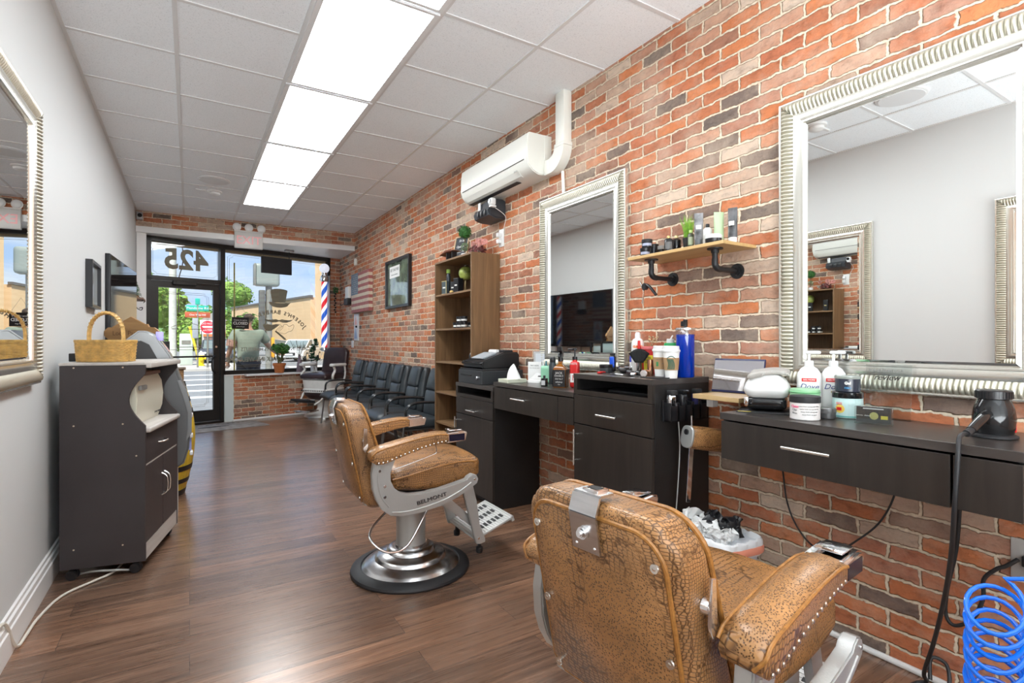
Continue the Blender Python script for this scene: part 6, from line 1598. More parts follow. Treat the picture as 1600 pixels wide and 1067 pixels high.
prod('product_box', 'black carton between the gold edged one and the little globe', 2.09, 4.40, z1, .06, .06, .11, M_blackm, M_ptext)
prod('product_box', 'black carton directly under the little globe', 2.055, 4.255, z1, .065, .06, .125, M_black, M_ptext)
prod('product_box', 'black carton at the right end of the top bookcase shelf', 2.13, 4.07, z1, .06, .05, .16, M_black, M_goldf)
t = thing('globe', 'small yellow green desk globe on the top shelf of the bookcase', 'globe', (2.155, 4.315, z1))
lt([(.045,0),(.045,.006),(.008,.012),(.006,.12)], 'stand', mat('globe_stand', (.30,.22,.1), .4), t); gl = B().sph((0,0,.185),.062,28,18).out('sphere', mat('globe_map', (.35,.42,.10), .35, var=.9, vscale=14), t)
B().tube([(0,-.0,.115)]+[(.068*math.sin(a),0,.185-.068*math.cos(a)) for a in [PI*k/10 for k in range(11)]]+[(0,0,.262)], .003, 6).out('meridian', M_chrome, t)
t = thing('gold_shell', 'little golden shell shaped trinket under the globe', 'trinket', (2.025, 4.335, z1)); B().sph((0,0,.010),.018,12,8,(1,1.2,.7)).out('shell', mat('shell_gold', (.65,.45,.15), .35), t)
for k, (x, y, z, lab) in enumerate(((2.045,4.275,z2,'front left dark jar on the second shelf of the bookcase'),(2.045,4.205,z2,'front middle dark jar on the second shelf of the bookcase'),(2.05,4.13,z2,'front right dark jar on the second shelf of the bookcase'),(2.045,4.205,z2+.0505,'upper left dark jar of the stack on the second shelf'),(2.05,4.13,z2+.0505,'upper right dark jar of the stack on the second shelf'),(2.13,4.24,z2,'rear left dark jar on the second shelf of the bookcase'),(2.13,4.15,z2,'rear right dark jar on the second shelf of the bookcase'))):
    jar(lab, x, y, z, .030, .050, M_dkjar, M_black, .018, grp='dark jars on the second shelf of the bookcase', band=M_ptext)
prod('product_box', 'stack-sized dark red carton low in the bookcase beside the register', 2.06, 4.045, .751, .06, .05, .20, mat('carton_red', (.22,.03,.04), .5), M_ptext)
prod('product_box', 'second dark red carton low in the bookcase, behind the first', 2.16, 4.05, .751, .06, .05, .20, mat('carton_red', (.22,.03,.04), .5), M_ptext)
sbot('small black bottle on the middle bookcase shelf beside the register', 2.06, 4.02, .016, .085, M_black, M_pw, z=1.036)
# top of the bookcase
t = thing('chalk_board', 'small framed chalkboard leaning on the bricks on top of the bookcase', 'chalkboard', (2.215, 4.585, z0), -78)
Mc = Matrix.Rotation(R(-12),4,'X'); w, h = .22, .285
b = B(); b.bx(-w/2,-w/2+.014,-.008,.008,0,h,M=Mc); b.bx(w/2-.014,w/2,-.008,.008,0,h,M=Mc); b.bx(-w/2+.014,w/2-.014,-.008,.008,0,.014,M=Mc); b.bx(-w/2+.014,w/2-.014,-.008,.008,h-.014,h,M=Mc); b.out('frame', mat('beech', (.60,.42,.24), .5), t, 0)
B().bx(-w/2+.014,w/2-.014,-.002,.004,.014,h-.014,M=Mc).out('slate', mat('slate', (.05,.058,.065), .8, var=.2, vscale=10), t, 0)
for s_, z in (('Fri Sat', .235), ('Open til 7', .175), ('walk ins', .125), ('ok!', .08)): text('chalk_writing', s_, .035, Mc @ frame_M((0,-.0028,z),(1,0,0),(0,0,1)), M_paper, t, shear=.2)
t = thing('topiary_ball', 'round green boxwood ball on a small stem on top of the bookcase', 'artificial plant', (2.14, 4.295, z0))
def leafball(b, c, r, n, ls, seed, sq=1.0):
    random.seed(seed)
    for k in range(n):
        v = Vector((random.gauss(0,1), random.gauss(0,1), random.gauss(0,1))).normalized(); q = v*r*random.uniform(.82,1.05); q.z *= sq
        M = Matrix.Translation(Vector(c)+q) @ (v+Vector((random.uniform(-.7,.7),random.uniform(-.7,.7),random.uniform(-.7,.7)))).to_track_quat('Z','Y').to_matrix().to_4x4()
        b.faces([M @ Vector(p) for p in ((-ls*.5,0,0),(0,-ls*.3,ls*.1),(ls*.5,0,0),(0,ls*.3,ls*.1))], [(0,1,2,3)])
b = B(); b.sph((0,0,.245),.052,14,10); leafball(b, (0,0,.245), .062, 420, .016, 4); b.out('leaf_ball', mat('boxwood', (.03,.13,.02), .6, var=.6, vscale=50), t, 0)
B().cyl((0,0,.05),(0,0,.20),.005).out('stem', mat('twig', (.16,.10,.05), .7), t); b = B(); leafball(b, (0,0,.11), .038, 90, .018, 6); b.out('lower_leaves', mat('sage', (.16,.24,.12), .6, var=.4, vscale=50), t, 0)
lt([(.030,0),(.034,.05),(.030,.05),(0,.045)], 'pot', M_pw, t, 24)
t = thing('pink_pinecone_wreath', 'bunch of pink frosted flowers and dark red berries on the bookcase', 'decoration', (2.165, 4.09, z0)); random.seed(9); b = B(); b2 = B(); b3 = B()
for k in range(9):
    c = Vector((random.uniform(-.03,.03), random.uniform(-.10,.10), random.uniform(.08,.15)))
    for j in range(10):
        a = 2*PI*j/10; b.sph(c+Vector((0,.018*math.cos(a),.018*math.sin(a))), .010, 6, 4, (1.6,.8,.8))
leafball(b2, (0,0,.05), .075, 220, .03, 10, .6)
for k in range(30): b3.sph((random.uniform(-.04,.03), random.uniform(-.05,.12), random.uniform(.02,.09)), .012, 6, 4)
b.out('pink_flowers', mat('petal_pink', (.68,.34,.30), .6, var=.35, vscale=30), t); b2.out('leaves', mat('burgundy_leaf', (.13,.03,.03), .6, var=.6, vscale=30), t, 0); b3.out('berries', mat('white_berry', (.45,.42,.36), .5, var=.4, vscale=30), t)
t = thing('brown_folding_stand', 'small brown folding tool stand on top of the bookcase', 'stand', (2.055, 4.42, z0), -70)
B().prism([(-.10,.045),(-.02,.085),(.085,.085),(.10,.078),(-.01,.070)], 'y', -.05, .05, .002).out('top_leaf', mat('leather_brown', (.16,.055,.03), .4), t, 0); B().bx(-.03,-.02,-.03,.03,0,.075).bx(.04,.05,-.03,.03,0,.085).out('legs', M_blackm, t, 0)

# ------------------------------------------------------------------ on the cart: wicker basket
t = thing('wicker_basket', 'golden wicker basket with a tall arched handle on top of the cart', 'basket', (-.385, 3.575, 1.1105), -31)
M_wk = mat('wicker_gold', (.60,.37,.11), .55, var=.25, vscale=40)
b = B(); nr, ns = 13, 44
for j in range(nr):
    z = .006+.0082*j; P = []
    for k in range(ns*3):
        a = 2*PI*k/(ns*3); q = (abs(math.cos(a))**3+abs(math.sin(a))**3)**(-1/3); r = 1+.022*math.cos(ns/2*a+PI*j)*1.0; sc_ = .94+.06*(j/nr)
        P.append((.135*q*math.cos(a)*r*sc_, .088*q*math.sin(a)*r*sc_, z))
    b.tube(P, .0044, 5, smooth=False, closed=True)
b.out('woven_side', M_wk, t, 60)
b = B()
for k in range(ns):
    a = 2*PI*(k+.5)/ns; q = (abs(math.cos(a))**3+abs(math.sin(a))**3)**(-1/3); b.tube([(.128*q*math.cos(a), .083*q*math.sin(a), .002), (.135*q*math.cos(a), .088*q*math.sin(a), .112)], .003, 5)
o = b.out('stakes', M_wk, t, 60); o['kind'] = 'stuff'
B().lathe([(.0,.002),(.120,.002),(.120,.006),(0,.006)], seg=40, sq=(3,1,.66)).out('bottom', M_wk, t)
b = B()
for dz in (0,.007): b.tube([(.137*(abs(math.cos(a))**3+abs(math.sin(a))**3)**(-1/3)*math.cos(a), .090*(abs(math.cos(a))**3+abs(math.sin(a))**3)**(-1/3)*math.sin(a), .110+dz*.6) for a in [2*PI*k/60 for k in range(60)]], .005, 6, smooth=False, closed=True)
b.out('braided_rim', M_wk, t, 60)
H = []
for k in range(21): a = PI*k/20; H.append((.092*math.cos(a)*(1+.12*math.sin(a)), 0, .10+.165*math.sin(a)**.8))
b = B(); b.tube(H, .0125, 8, smooth=False, flat=(1.2,.5))
for i in range(3, 18):
    p = Vector(H[i]); q = Vector(H[i+1]) if i < 20 else p
    d = (q-p).normalized(); b.tube([p+d.cross(Vector((0,1,0)))*.0085*math.cos(t_)+Vector((0,.0155*math.sin(t_),0)) for t_ in [2*PI*m_/10 for m_ in range(10)]], .0022, 4, smooth=False, closed=True)
b.out('arched_handle', mat('wicker_handle', (.62,.40,.14), .5, var=.2, vscale=60, bump=.4, bscale=160), t, 60)
t = thing('small_black_box', 'small black box at the back of the cart top, left of the basket', 'box', (-.530, 3.70, 1.1105), -12)
B().bx(-.02,.03,-.04,.04,0,.045,.004).out('box', M_black, t)
# white cable from the cart along the baseboard
b = B(); b.tube([(-.30,3.62,.012),(-.33,3.47,.008),(-.36,3.41,.010),(-.42,3.36,.008),(-.52,3.25,.007),(-.565,3.05,.007),(-.575,2.90,.007),(-.580,2.80,.010),(-.588,2.76,.05),(-.592,2.72,.12),(-.594,2.66,.165),(-.602,2.58,.165),(-.602,2.40,.163),(-.600,2.30,.165),(-.596,2.22,.158),(-.590,2.15,.150),(-.590,2.10,.02),(-.582,2.0,.008),(-.584,1.4,.008)], .006, 8)
tag(b.out('white_cable', mat('cable_cream', (.74,.70,.62), .45)), 'cream cable running from under the cart along the baseboard', 'cord')
b = B(); b.tube([(-.26,3.60,.010),(-.25,3.43,.010),(-.32,3.40,.030),(-.42,3.43,.035),(-.49,3.50,.010)], .0055, 8)
tag(b.out('grey_cable', mat('cable_grey', (.42,.42,.40), .45)), 'grey cable bundled under the front edge of the cart', 'cord')

# ------------------------------------------------------------------ on the window sill
HSl = .7155
def sill(lx, off): return (lx*math.cos(WA)+off*math.sin(WA), wl(0)+lx*math.sin(WA)-off*math.cos(WA))
x, y = 1.235, wl(1.235)-.115
struct('trim_6', B().bx(-.6,.62,-.10,.0,.685,.7145,.003), M_trim, loc=(1.30, wl(1.30)-.055, 0), rot=(0,0,WA))
t = thing('potted_jade_plant', 'bushy green plant in a terracotta pot on the window sill', 'potted plant', (x, y, HSl))
lt([(.065,0),(.068,.004),(.088,.115),(.098,.118),(.100,.155),(.092,.157),(.086,.14),(0,.135)], 'terracotta_pot', M_terracotta, t, 36)
random.seed(14); b = B(); tips = []
for k in range(9):
    a = random.random()*6.28; r = random.uniform(.05,.17); p = [(0.02*math.cos(a),.02*math.sin(a),.13),(r*.5*math.cos(a),r*.35*math.sin(a),.24),(r*math.cos(a),r*.6*math.sin(a),random.uniform(.34,.43))]; tips.append(p[2]); b.tube(p, .007, 6)
b.out('stems', mat('jade_stem', (.12,.13,.05), .6), t); b = B()
for k, p in enumerate(tips): leafball(b, p, .065, 60, .05, 50+k, .8)
b.out('leaves', mat('jade_leaf', (.06,.20,.035), .4, var=.6, vscale=18), t, 0)
x, y = 1.56, wl(1.56)-.10
t = thing('purple_vase', 'slim mauve vase of dry branching stems on the window sill', 'vase', (x, y, HSl))
lt([(.050,0),(.052,.004),(.045,.10),(.026,.20),(.022,.25),(.028,.27)], 'vase', mat('mauve', (.20,.15,.18), .5), t, 28); b = B(); random.seed(31)
for k in range(12):
    a = random.random()*6.28; r = random.uniform(.06,.16); m_ = (r*.5*math.cos(a), r*.2*math.sin(a), .36); e = (r*math.cos(a), r*.25*math.sin(a), random.uniform(.42,.54)); b.tube([(0,0,.25), m_, e], .0028, 5); b.tube([m_, (m_[0]*1.8+.02, m_[1], .45)], .002, 4)
b.out('dry_branches', mat('dry_twig', (.12,.10,.07), .8), t, 0)
x, y = 1.80, wl(1.80)-.10
t = thing('ivy_plant', 'upright dark leafy plant in a white pot on the window sill', 'potted plant', (x, y, HSl))
lt([(.05,0),(.052,.004),(.060,.17),(.054,.17),(.05,.15),(0,.15)], 'white_pot', M_pw, t, 28); b = B(); random.seed(33)
for k in range(7): leafball(b, (random.uniform(-.04,.05),random.uniform(-.03,.03),.20+.055*k), .055-.005*k, 40, .045, 70+k)
b.out('leaves', mat('ivy_leaf', (.02,.08,.03), .5, var=.6, vscale=20), t, 0); B().tube([(0,0,.15),(.01,0,.35),(.03,0,.55)], .005, 6).out('stem', M_blackm, t)
# ================================================================== the street outside
M_asph = mat('asphalt', (.23,.235,.24), .85, var=.12, vscale=3)
M_conc = mat('sidewalk_concrete', (.50,.47,.43), .85, var=.08, vscale=2)
GZ = -.12
struct('street_ground', B().bx(-45, 60, 9.66, 120, GZ-.1, GZ), M_asph)
struct('pavement_near', B().bx(.75, 14, 9.9, 13.2, GZ, GZ+.06), mat('bounce_concrete', (.72,.71,.68), .8, var=.04, vscale=2))  # out-of-view paving, made extra pale to bounce sunlight onto the ceiling
struct('pavement_far', B().bx(-14, 2.6, 27.5, 40, GZ, GZ+.10), M_conc)
struct('pavement_right', B().bx(4.2, 30, 22, 26, GZ, GZ+.08), M_conc)
for y, w_ in ((14.6, 'nearest'), (16.6, 'second nearest'), (18.8, 'middle'), (21.3, 'second farthest'), (24.2, 'farthest')):
    tag(B().bx(-1.2, 3.6, y-.22, y+.22, GZ, GZ+.006).out('crosswalk_stripe', mat('road_white', (.72,.72,.70), .7), None, 0), w_+' of the white crosswalk stripes on the road outside the door', 'road marking', 'crosswalk stripes outside the door')
# tree makers
def tree(lab, x, y, trunk_h, r, n, seed, m, zsq=.8, blobs=7, ls=.42, grp='trees across the street'):
    t = thing('street_tree', lab, 'tree', (x, y, GZ), 0, grp)
    random.seed(seed); b = B(); core = B()
    for k in range(blobs):
        a = random.random()*6.28; rr = r*random.uniform(.1,.62); c = (rr*math.cos(a), rr*math.sin(a), trunk_h+r*.6+random.uniform(-.55,.6)*r*zsq); q = r*random.uniform(.38,.6)
        core.sph(c, q*.80, 10, 7, (1,1,.8)); leafball(b, c, q, n//blobs, ls, seed*13+k, .85)
    core.out('inner_leaves', m, t, 60); b.out('leaves', m, t, 0)
    B().tube([(0,0,0),(.05,0,trunk_h*.6),(0,.1,trunk_h+r*.4)], .04*r+.06, 8).out('trunk', mat('bark', (.16,.12,.08), .9), t)
    return t
M_tr1 = mat('foliage_light', (.20,.34,.06), .7, var=.5, vscale=1.2); M_tr2 = mat('foliage_mid', (.10,.22,.045), .7, var=.5, vscale=1.0); M_tr3 = mat('foliage_far', (.12,.22,.08), .8, var=.35, vscale=.5)
tree('light green leafy tree seen through the left of the door glass', -2.5, 40, 1.2, 3.1, 1600, 1, M_tr1)
tree('light green leafy tree seen through the middle of the door glass', .6, 50.5, 1.2, 3.3, 1600, 2, M_tr1)
tree('darker green tree behind the street signs', 4.0, 55, .7, 2.8, 1400, 3, M_tr2)
tree('low green tree at the far left edge of the door glass', -7.6, 47, 1.2, 3.5, 1300, 4, M_tr2)
tree('broad flat topped green tree above the tan building', 5.6, 80, 5.2, 3.6, 1500, 5, M_tr1, .45)
tree('dark green tree filling the left side of the big window', 4.4, 74, .3, 3.7, 1600, 6, M_tr2)
b = B(); b.sph((0,0,0), 1, 40, 20)
for v in b.bm.verts: v.co = Vector((v.co.x*42, v.co.y*22, v.co.z*9.5))*(1+.06*mnoise.noise(v.co*5))
struct('hill', b.out('hill', M_tr3, None, 60, loc=(4, 105, -3)), None)
# tan building opposite
M_tan = mat('tan_render', (.72,.50,.29), .85, var=.05, vscale=.8)
def wallseg(name, p0, p1, h, lab, extra=None):
    a = math.atan2(p1[1]-p0[1], p1[0]-p0[0]); L = math.hypot(p1[0]-p0[0], p1[1]-p0[1])
    t = thing(name, lab, 'building', (p0[0], p0[1], GZ), math.degrees(a))
    B().bx(0, L, 0, 8, 0, h).out('walls', M_tan, t, 0); B().bx(-.1, L+.1, -.12, .15, h, h+.16).out('roof_edge', mat('roof_edge', (.14,.13,.12), .7), t, 0)
    for (x0, x1, z0, z1) in extra or []: 
        w_ = B().bx(x0, x1, -.04, .05, z0, z1).out('window', mat('far_window', (.10,.12,.13), .15), t, 0); B().bx(x0-.06, x1+.06, -.06, 0, z0-.1, z0).out('sill', M_conc, w_, 0)
    return t
wallseg('warehouse', (3.9, 64.5), (8.27, 44.2), 4.9, 'low tan rendered building across the street behind the window lettering')
wallseg('corner_building', (8.45, 43.4), (12.6, 30.0), 7.9, 'taller tan building at the right edge of the big window', [(2.0, 2.9, 4.6, 6.9), (2.0, 2.9, 1.2, 3.3), (6.0, 7.0, 4.6, 6.9)])
t = thing('white_house', 'small white house with an orange awning far behind the do not enter sign', 'building', (1.5, 44.6, GZ)); B().bx(-.7,.8,0,1.2,0,2.9).out('walls', M_white, t, 0); B().prism([(-.85,2.9),(.9,2.9),(.0,3.5)], 'y', -.2, 1.3).out('roof', mat('roof_grey', (.4,.38,.36), .8), t, 0); B().bx(-.65,.75,-.8,0,1.7,2.2).out('awning', mat('awning_orange', (.70,.22,.08), .7), t, 0)
# pole with the signal cabinet
M_galv = mat('galvanised', (.24,.235,.205), .5, .2, var=.1)
t = thing('signal_pole', 'grey metal pole with a rounded control box in front of the big window', 'pole', (1.83, 15.55, GZ))
B().cyl((0,0,0),(0,0,2.95),.088,.082,20).lathe([(.10,1.9),(.105,1.93),(.10,1.96)]).out('pole', M_galv, t)
B().rbox((-.05,0,3.13),(.62,.34,.60),.07,4).out('control_box', mat('box_grey_green', (.27,.30,.27), .45), t, 60); B().bx(-.37,-.33,-.19,.19,2.86,3.42,.01).out('box_door', M_galv, t)
B().bx(-.24,-.10,-.12,.12,1.52,2.72,.015).out('signal_head', mat('signal_dark', (.10,.10,.09), .5), t); B().cyl((-.12,-.0,1.62),(0,0,1.62),.02).cyl((-.12,0,2.6),(0,0,2.6),.02).out('arm', M_galv, t)
B().bx(.05,.13,-.14,-.06,.9,1.45,.02).out('orange_guard', mat('orange_guard', (.75,.33,.02), .5), t)
t = thing('utility_pole', 'pale wooden utility pole seen through the door glass', 'pole', (-.82, 35.8, GZ)); B().cyl((0,0,0),(0,0,12),.21,.16,14).out('pole', mat('pale_pole', (.55,.56,.50), .8, var=.1), t); B().bx(-1.0,1.0,-.06,.06,10.6,10.75).out('crossarm', M_galv, t); B().tube([(.25,-.1,9),(.5,-.2,6.2),(.28,-.1,4.8),(.30,-.1,3)], .03, 5).out('cable', M_blackm, t)
t = thing('guy_wire_guard', 'yellow slanting guy wire guard beside the street signs', 'guard', (.12, 31.2, GZ)); B().tube([(.35,0,.2),(.12,0,1.1),(-.12,0,2.1)], .06, 8, False).out('guard', mat('guard_yellow', (.85,.62,.04), .5), t)
t = thing('utility_cabinet', 'pale green utility cabinet across the road behind the hydrant', 'cabinet', (-.15, 32.5, GZ+.10)); B().bx(-.30,.30,-.3,.3,0,1.65,.05).out('body', mat('cabinet_pale', (.52,.58,.52), .6), t); B().bx(-.2,.2,-.32,-.3,1.1,1.3).out('vent', M_galv, t)
t = thing('street_sign_post', 'sign post with a green street name plate over a brown plate', 'street sign', (.33, 29.2, GZ)); B().cyl((0,0,0),(0,0,3.4),.04).out('post', M_galv, t)
g_ = B().bx(-.47,.47,-.03,-.0,2.80,3.06,.01).out('green_plate', mat('sign_green', (.01,.45,.34), .4), t); text('street_name', 'Plandome Rd', .17, frame_M((0,-.035,2.93),(1,0,0),(0,0,1)), M_paper, g_)
g_ = B().bx(-.52,.52,-.03,0,2.48,2.74,.01).out('brown_plate', mat('sign_brown', (.50,.10,.04), .5), t); text('plate_writing', 'One Way Hill', .12, frame_M((0,-.035,2.61),(1,0,0),(0,0,1)), M_paper, g_)
B().bx(-.1,.1,-.05,.05,3.1,3.4,.01).out('top_plate', mat('sign_green', (.01,.45,.34), .4), t); B().bx(-.22,.02,-.10,.05,1.5,2.45,.02).out('grey_box', mat('box_blue_grey', (.35,.38,.42), .5), t)
t = thing('do_not_enter_sign', 'red round do not enter sign on a white square plate', 'street sign', (.74, 29.0, GZ)); B().cyl((0,.04,0),(0,.04,2.4),.035).out('post', M_galv, t); B().bx(-.32,.32,-.01,.01,1.70,2.36).out('white_plate', M_paper, t, 0)
B().lathe([(.30,0),(.30,.01)], seg=36, M=Matrix.Translation((0,-.012,2.03)) @ Matrix.Rotation(PI/2,4,'X')).out('red_disc', mat('sign_red', (.72,.02,.05), .4), t, 0); B().bx(-.22,.22,-.026,-.022,1.99,2.08).out('white_bar', M_paper, t, 0)
text('sign_writing', 'DO NOT', .13, frame_M((0,-.026,2.19),(1,0,0),(0,0,1)), M_paper, t); text('sign_writing', 'ENTER', .13, frame_M((0,-.026,1.88),(1,0,0),(0,0,1)), M_paper, t)
t = thing('fire_hydrant', 'yellow fire hydrant with a white cap on the far pavement', 'hydrant', (.50, 31.0, GZ+.1)); B().lathe([(.17,0),(.17,.05),(.12,.07),(.125,.48),(.16,.50),(.16,.54)], seg=20).cyl((-.22,0,.38),(.22,0,.38),.065).cyl((0,-.2,.36),(0,0,.36),.08).out('body', mat('hydrant_yellow', (.90,.66,.01), .4), t); B().lathe([(.16,.54),(.13,.64),(.05,.70),(.04,.76)], seg=20).out('bonnet', M_paper, t)
def car(lab, x, y, rz, m, name='parked_car'):
    t = thing(name, lab, 'car', (x, y, GZ), rz)
    L, W = 4.5, 1.78
    b = B(); b.prism([(-2.2,.28),(-2.25,.55),(-2.15,.80),(-1.5,.92),(1.0,.95),(1.9,.85),(2.2,.68),(2.25,.40),(2.2,.28)], 'y', -W/2, W/2, .10, 3); b.out('body', m, t, 40)
    b = B(); b.prism([(-1.75,.90),(-1.15,1.38),(-.4,1.46),(.4,1.42),(1.25,.93)], 'y', -W/2+.16, W/2-.16, .06, 3); cb_ = b.out('cabin_glass', mat('car_glass', (.16,.20,.19), .06, spec=.9), t, 40)
    B().prism([(-1.15,1.36),(-.4,1.45),(.40,1.41),(.35,1.47),(-.4,1.51),(-1.15,1.42)], 'y', -W/2+.18, W/2-.18, .02).out('roof', m, t, 40)
    for s in (-1,1):
        b = B(); yy = s*(W/2-.15); b.tube([(1.22,yy+s*.0,.95),(.40,yy-s*.02,1.42)], .035, 6, False); b.tube([(-1.72,yy,.93),(-1.15,yy-s*.02,1.40)], .045, 6, False); b.tube([(-.35,yy,.92),(-.35,yy-s*.01,1.45)], .035, 6, False); b.out('pillars', m, t)
        B().rbox((.85,s*(W/2+.06),.98),(.10,.18,.13),.04,3).out('door_mirror', m, t)
        for xx in (-1.38,1.38): w_ = B().cyl((xx,s*(W/2-.20),.33),(xx,s*(W/2+.01),.33),.33,None,28,.03).out('wheel', M_rubber, t); B().cyl((xx,s*(W/2),.33),(xx,s*(W/2+.02),.33),.20,None,20).out('hubcap', M_chrome, w_)
        B().rbox((2.14,s*.62,.68),(.16,.36,.13),.05,3).out('headlight', mat('headlight', (.7,.72,.72), .05), t)
    B().bx(2.20,2.27,-.40,.40,.42,.62,.02).out('grille', M_blackm, t); B().bx(2.26,2.29,-.26,.26,.44,.54).out('number_plate', M_paper, t, 0)
    return t
M_cw = mat('car_white', (.80,.80,.78), .2, coat=.6); M_cs = mat('car_silver', (.55,.57,.60), .25, .4)
car('white parked sedan seen at the right of the big window', 6.55, 38.6, -118, M_cw)
car('silver parked car behind the man outside the window', 4.9, 43.2, -167, M_cs)
car('dark car parked beyond the hydrant, seen past the door handle', 1.45, 36.5, -95, mat('car_dark', (.05,.055,.065), .2, coat=.5))
t = thing('concrete_planter', 'long brown concrete planter wall across the pavement behind the plants', 'planter', (3.4, 15.8, GZ)); B().bx(-1.0,1.4,-.3,.3,0,.56,.03).out('wall', mat('planter_brown', (.26,.22,.15), .8), t); B().bx(-1.05,1.45,-.35,.35,.56,.64,.02).out('coping', M_conc, t)
# overhead wires
for k, (a, c, lab) in enumerate((((-6,14.5,4.3),(14,20,4.6),'upper black overhead wire crossing the top of the big window'),((-6,14.0,3.7),(16,22,5.9),'lower black overhead wire rising to the right outside the window'))):
    a, c = Vector(a), Vector(c); mdl = (a+c)/2-Vector((0,0,.35)); b = B(); b.tube([a, a.lerp(mdl,.5)-Vector((0,0,.1)), mdl, mdl.lerp(c,.5)-Vector((0,0,.1)), c], .022, 6); tag(b.out('overhead_wire', M_blackm), lab, 'wire')
t = thing('handrail_pipe', 'thin yellow standing pipe just outside the left end of the big window', 'pipe', (.62, 9.62, GZ)); B().cyl((0,0,0),(0,0,2.62),.011).out('pipe', mat('pipe_yellow', (.45,.34,.05), .5), t); B().bx(-.05,.05,-.04,.04,0,.02).out('foot', M_galv, t)

# ------------------------------------------------------------------ man standing outside with his back to the window
t = thing('person', 'man in a grey green T-shirt and dark shorts, back turned, standing outside the window', 'person', (.93, 10.85, GZ+.06), 6)
def skin(name, J, E, m, parent, sub=2, root=0):
    me = bpy.data.meshes.new(name); me.from_pydata([j[:3] for j in J], E, []); me.materials.append(m)
    o = bpy.data.objects.new(name, me); COL.objects.link(o); o.parent = parent
    md = o.modifiers.new('skin', 'SKIN'); md.use_smooth_shade = True
    for i, j in enumerate(J):
        v = me.skin_vertices[0].data[i]; r = j[3]; v.radius = (r[0], r[1]) if isinstance(r, tuple) else (r, r); v.use_root = (i == root)
    s = o.modifiers.new('sub', 'SUBSURF'); s.levels = sub; s.render_levels = sub
    return o
M_skin = mat('skin_tan', (.42,.22,.14), .55, var=.12, vscale=12)
J = [(0,0,.93,(.15,.11)), (0,.0,1.05,(.145,.105)), (0,.01,1.22,(.155,.11)), (0,.0,1.38,(.165,.105)), (0,-.01,1.48,(.07,.065)), (0,.0,1.55,(.055,.055)), (0,.01,1.63,(.072,.085)), (0,.01,1.72,(.068,.08)),
     (-.20,-.01,1.425,.062), (-.29,-.03,1.20,.048), (-.335,.06,1.00,.038), (-.32,.12,.93,.030),
     (.20,-.01,1.425,.062), (.33,.04,1.22,.048), (.49,.14,1.08,.036), (.56,.18,1.04,.028),
     (-.10,0,.88,(.085,.09)), (-.12,.01,.50,.062), (-.13,-.02,.10,.040), (-.14,.10,.045,.035),
     (.10,0,.88,(.085,.09)), (.12,.01,.50,.062), (.13,-.02,.10,.040), (.14,.10,.045,.035)]
E_ = [(0,1),(1,2),(2,3),(3,4),(4,5),(5,6),(6,7),(3,8),(8,9),(9,10),(10,11),(3,12),(12,13),(13,14),(14,15),(0,16),(16,17),(17,18),(18,19),(0,20),(20,21),(21,22),(22,23)]
body = skin('body', J, E_, M_skin, t)
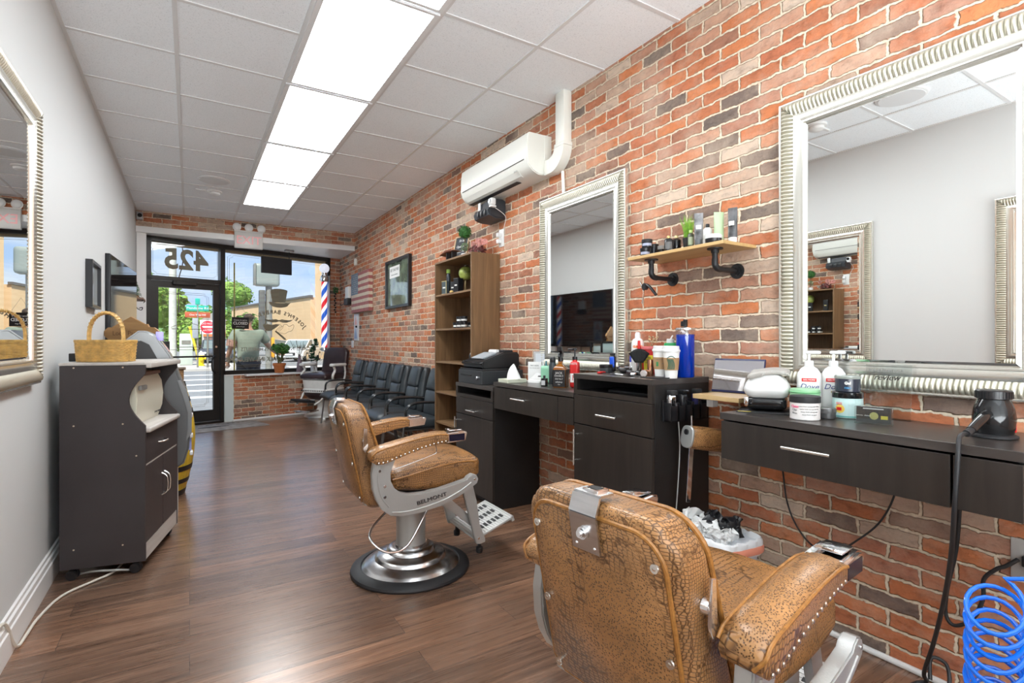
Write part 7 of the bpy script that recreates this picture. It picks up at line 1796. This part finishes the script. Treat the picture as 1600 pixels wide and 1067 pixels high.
for s, (px_, py_, pz_), d in ((-1, (-.32,.12,.93), Vector((0.02,.25,-1)).normalized()), (1, (.56,.18,1.04), Vector((.8,.4,-.25)).normalized())):
    p = Vector((px_, py_, pz_)); side = d.cross(Vector((0,0,1))).normalized() if abs(d.z) < .9 else Vector((1,0,0)); nrm = d.cross(side).normalized()
    Jh = [(*(p), .024), (*(p+d*.05), (.032,.018)), (*(p+d*.085), (.034,.016))]; Eh = [(0,1),(1,2)]
    for k, (off, ln) in enumerate(((-.030,.066),(-.010,.075),(.010,.071),(.029,.056))):
        a0 = p+d*.088+side*off; i = len(Jh); Jh += [(*(a0+d*.012), .0095), (*(a0+d*ln*.55-nrm*.008), .009), (*(a0+d*ln-nrm*.024), .0078)]; Eh += [(2,i),(i,i+1),(i+1,i+2)]
    a0 = p+d*.035-side*.03; i = len(Jh); Jh += [(*(a0), .012), (*(a0+d*.03-side*.022), .0105), (*(a0+d*.06-side*.03), .009)]; Eh += [(1,i),(i,i+1),(i+1,i+2)]
    skin('hand', Jh, Eh, M_skin, t, 2, 0)
M_shirt = mat('shirt_sage', (.20,.24,.19), .85, var=.12, vscale=6)
J = [(0,0,.88,(.21,.155)), (0,0,1.05,(.20,.15)), (0,.01,1.22,(.215,.155)), (0,0,1.37,(.225,.15)), (0,-.01,1.485,(.105,.095)), (-.22,-.01,1.42,.10), (-.295,-.03,1.24,.086), (.22,-.01,1.42,.10), (.335,.04,1.25,.086)]
skin('t_shirt', J, [(0,1),(1,2),(2,3),(3,4),(3,5),(5,6),(3,7),(7,8)], M_shirt, t)
J = [(0,0,.93,(.17,.125)), (-.10,0,.84,(.115,.115)), (-.125,.01,.55,.098), (.10,0,.84,(.115,.115)), (.125,.01,.55,.098)]
skin('shorts', J, [(0,1),(1,2),(0,3),(3,4)], mat('shorts_dark', (.045,.042,.05), .8), t)
def hf(v): return v+mnoise.noise_vector(v*30)*.004
B().rbox((0,-.008,1.725),(.158,.185,.135),.062,5,hf).out('hair', mat('hair_dark', (.035,.022,.015), .8), t, 60)
b = B()
for s in (-1,1): b.sph((s*.078,.01,1.66),.020,10,8,(.4,.8,1.3))
b.out('ears', M_skin, t)
b = B(); b.sph((0,.095,1.655),.014,10,8,(.8,1.2,1.5)); b.sph((-.03,.078,1.68),.011,10,6); b.sph((.03,.078,1.68),.011,10,6); b.sph((0,.082,1.615),.016,10,6,(1.5,.5,.4)); b.out('face_features', M_skin, t)
b = B(); b.lathe([(.052,.30),(.056,.27),(.060,.24)], seg=16); 
for s in (-1,1): B().rbox((s*.135,.06,.045),(.10,.27,.09),.035,4).out('shoe', M_blackm, t, 60)
B().lathe([(.083,-.06),(.0845,-.03),(.0845,.03),(.082,.06)], seg=20, M=Matrix.Translation((-.285,-.03,1.25)) @ Matrix.Rotation(.2,4,'Y')).out('sleeve_print', mat('sleeve_tattoo', (.30,.17,.13), .8, var=.6, vscale=45), t)
b.bm.free()
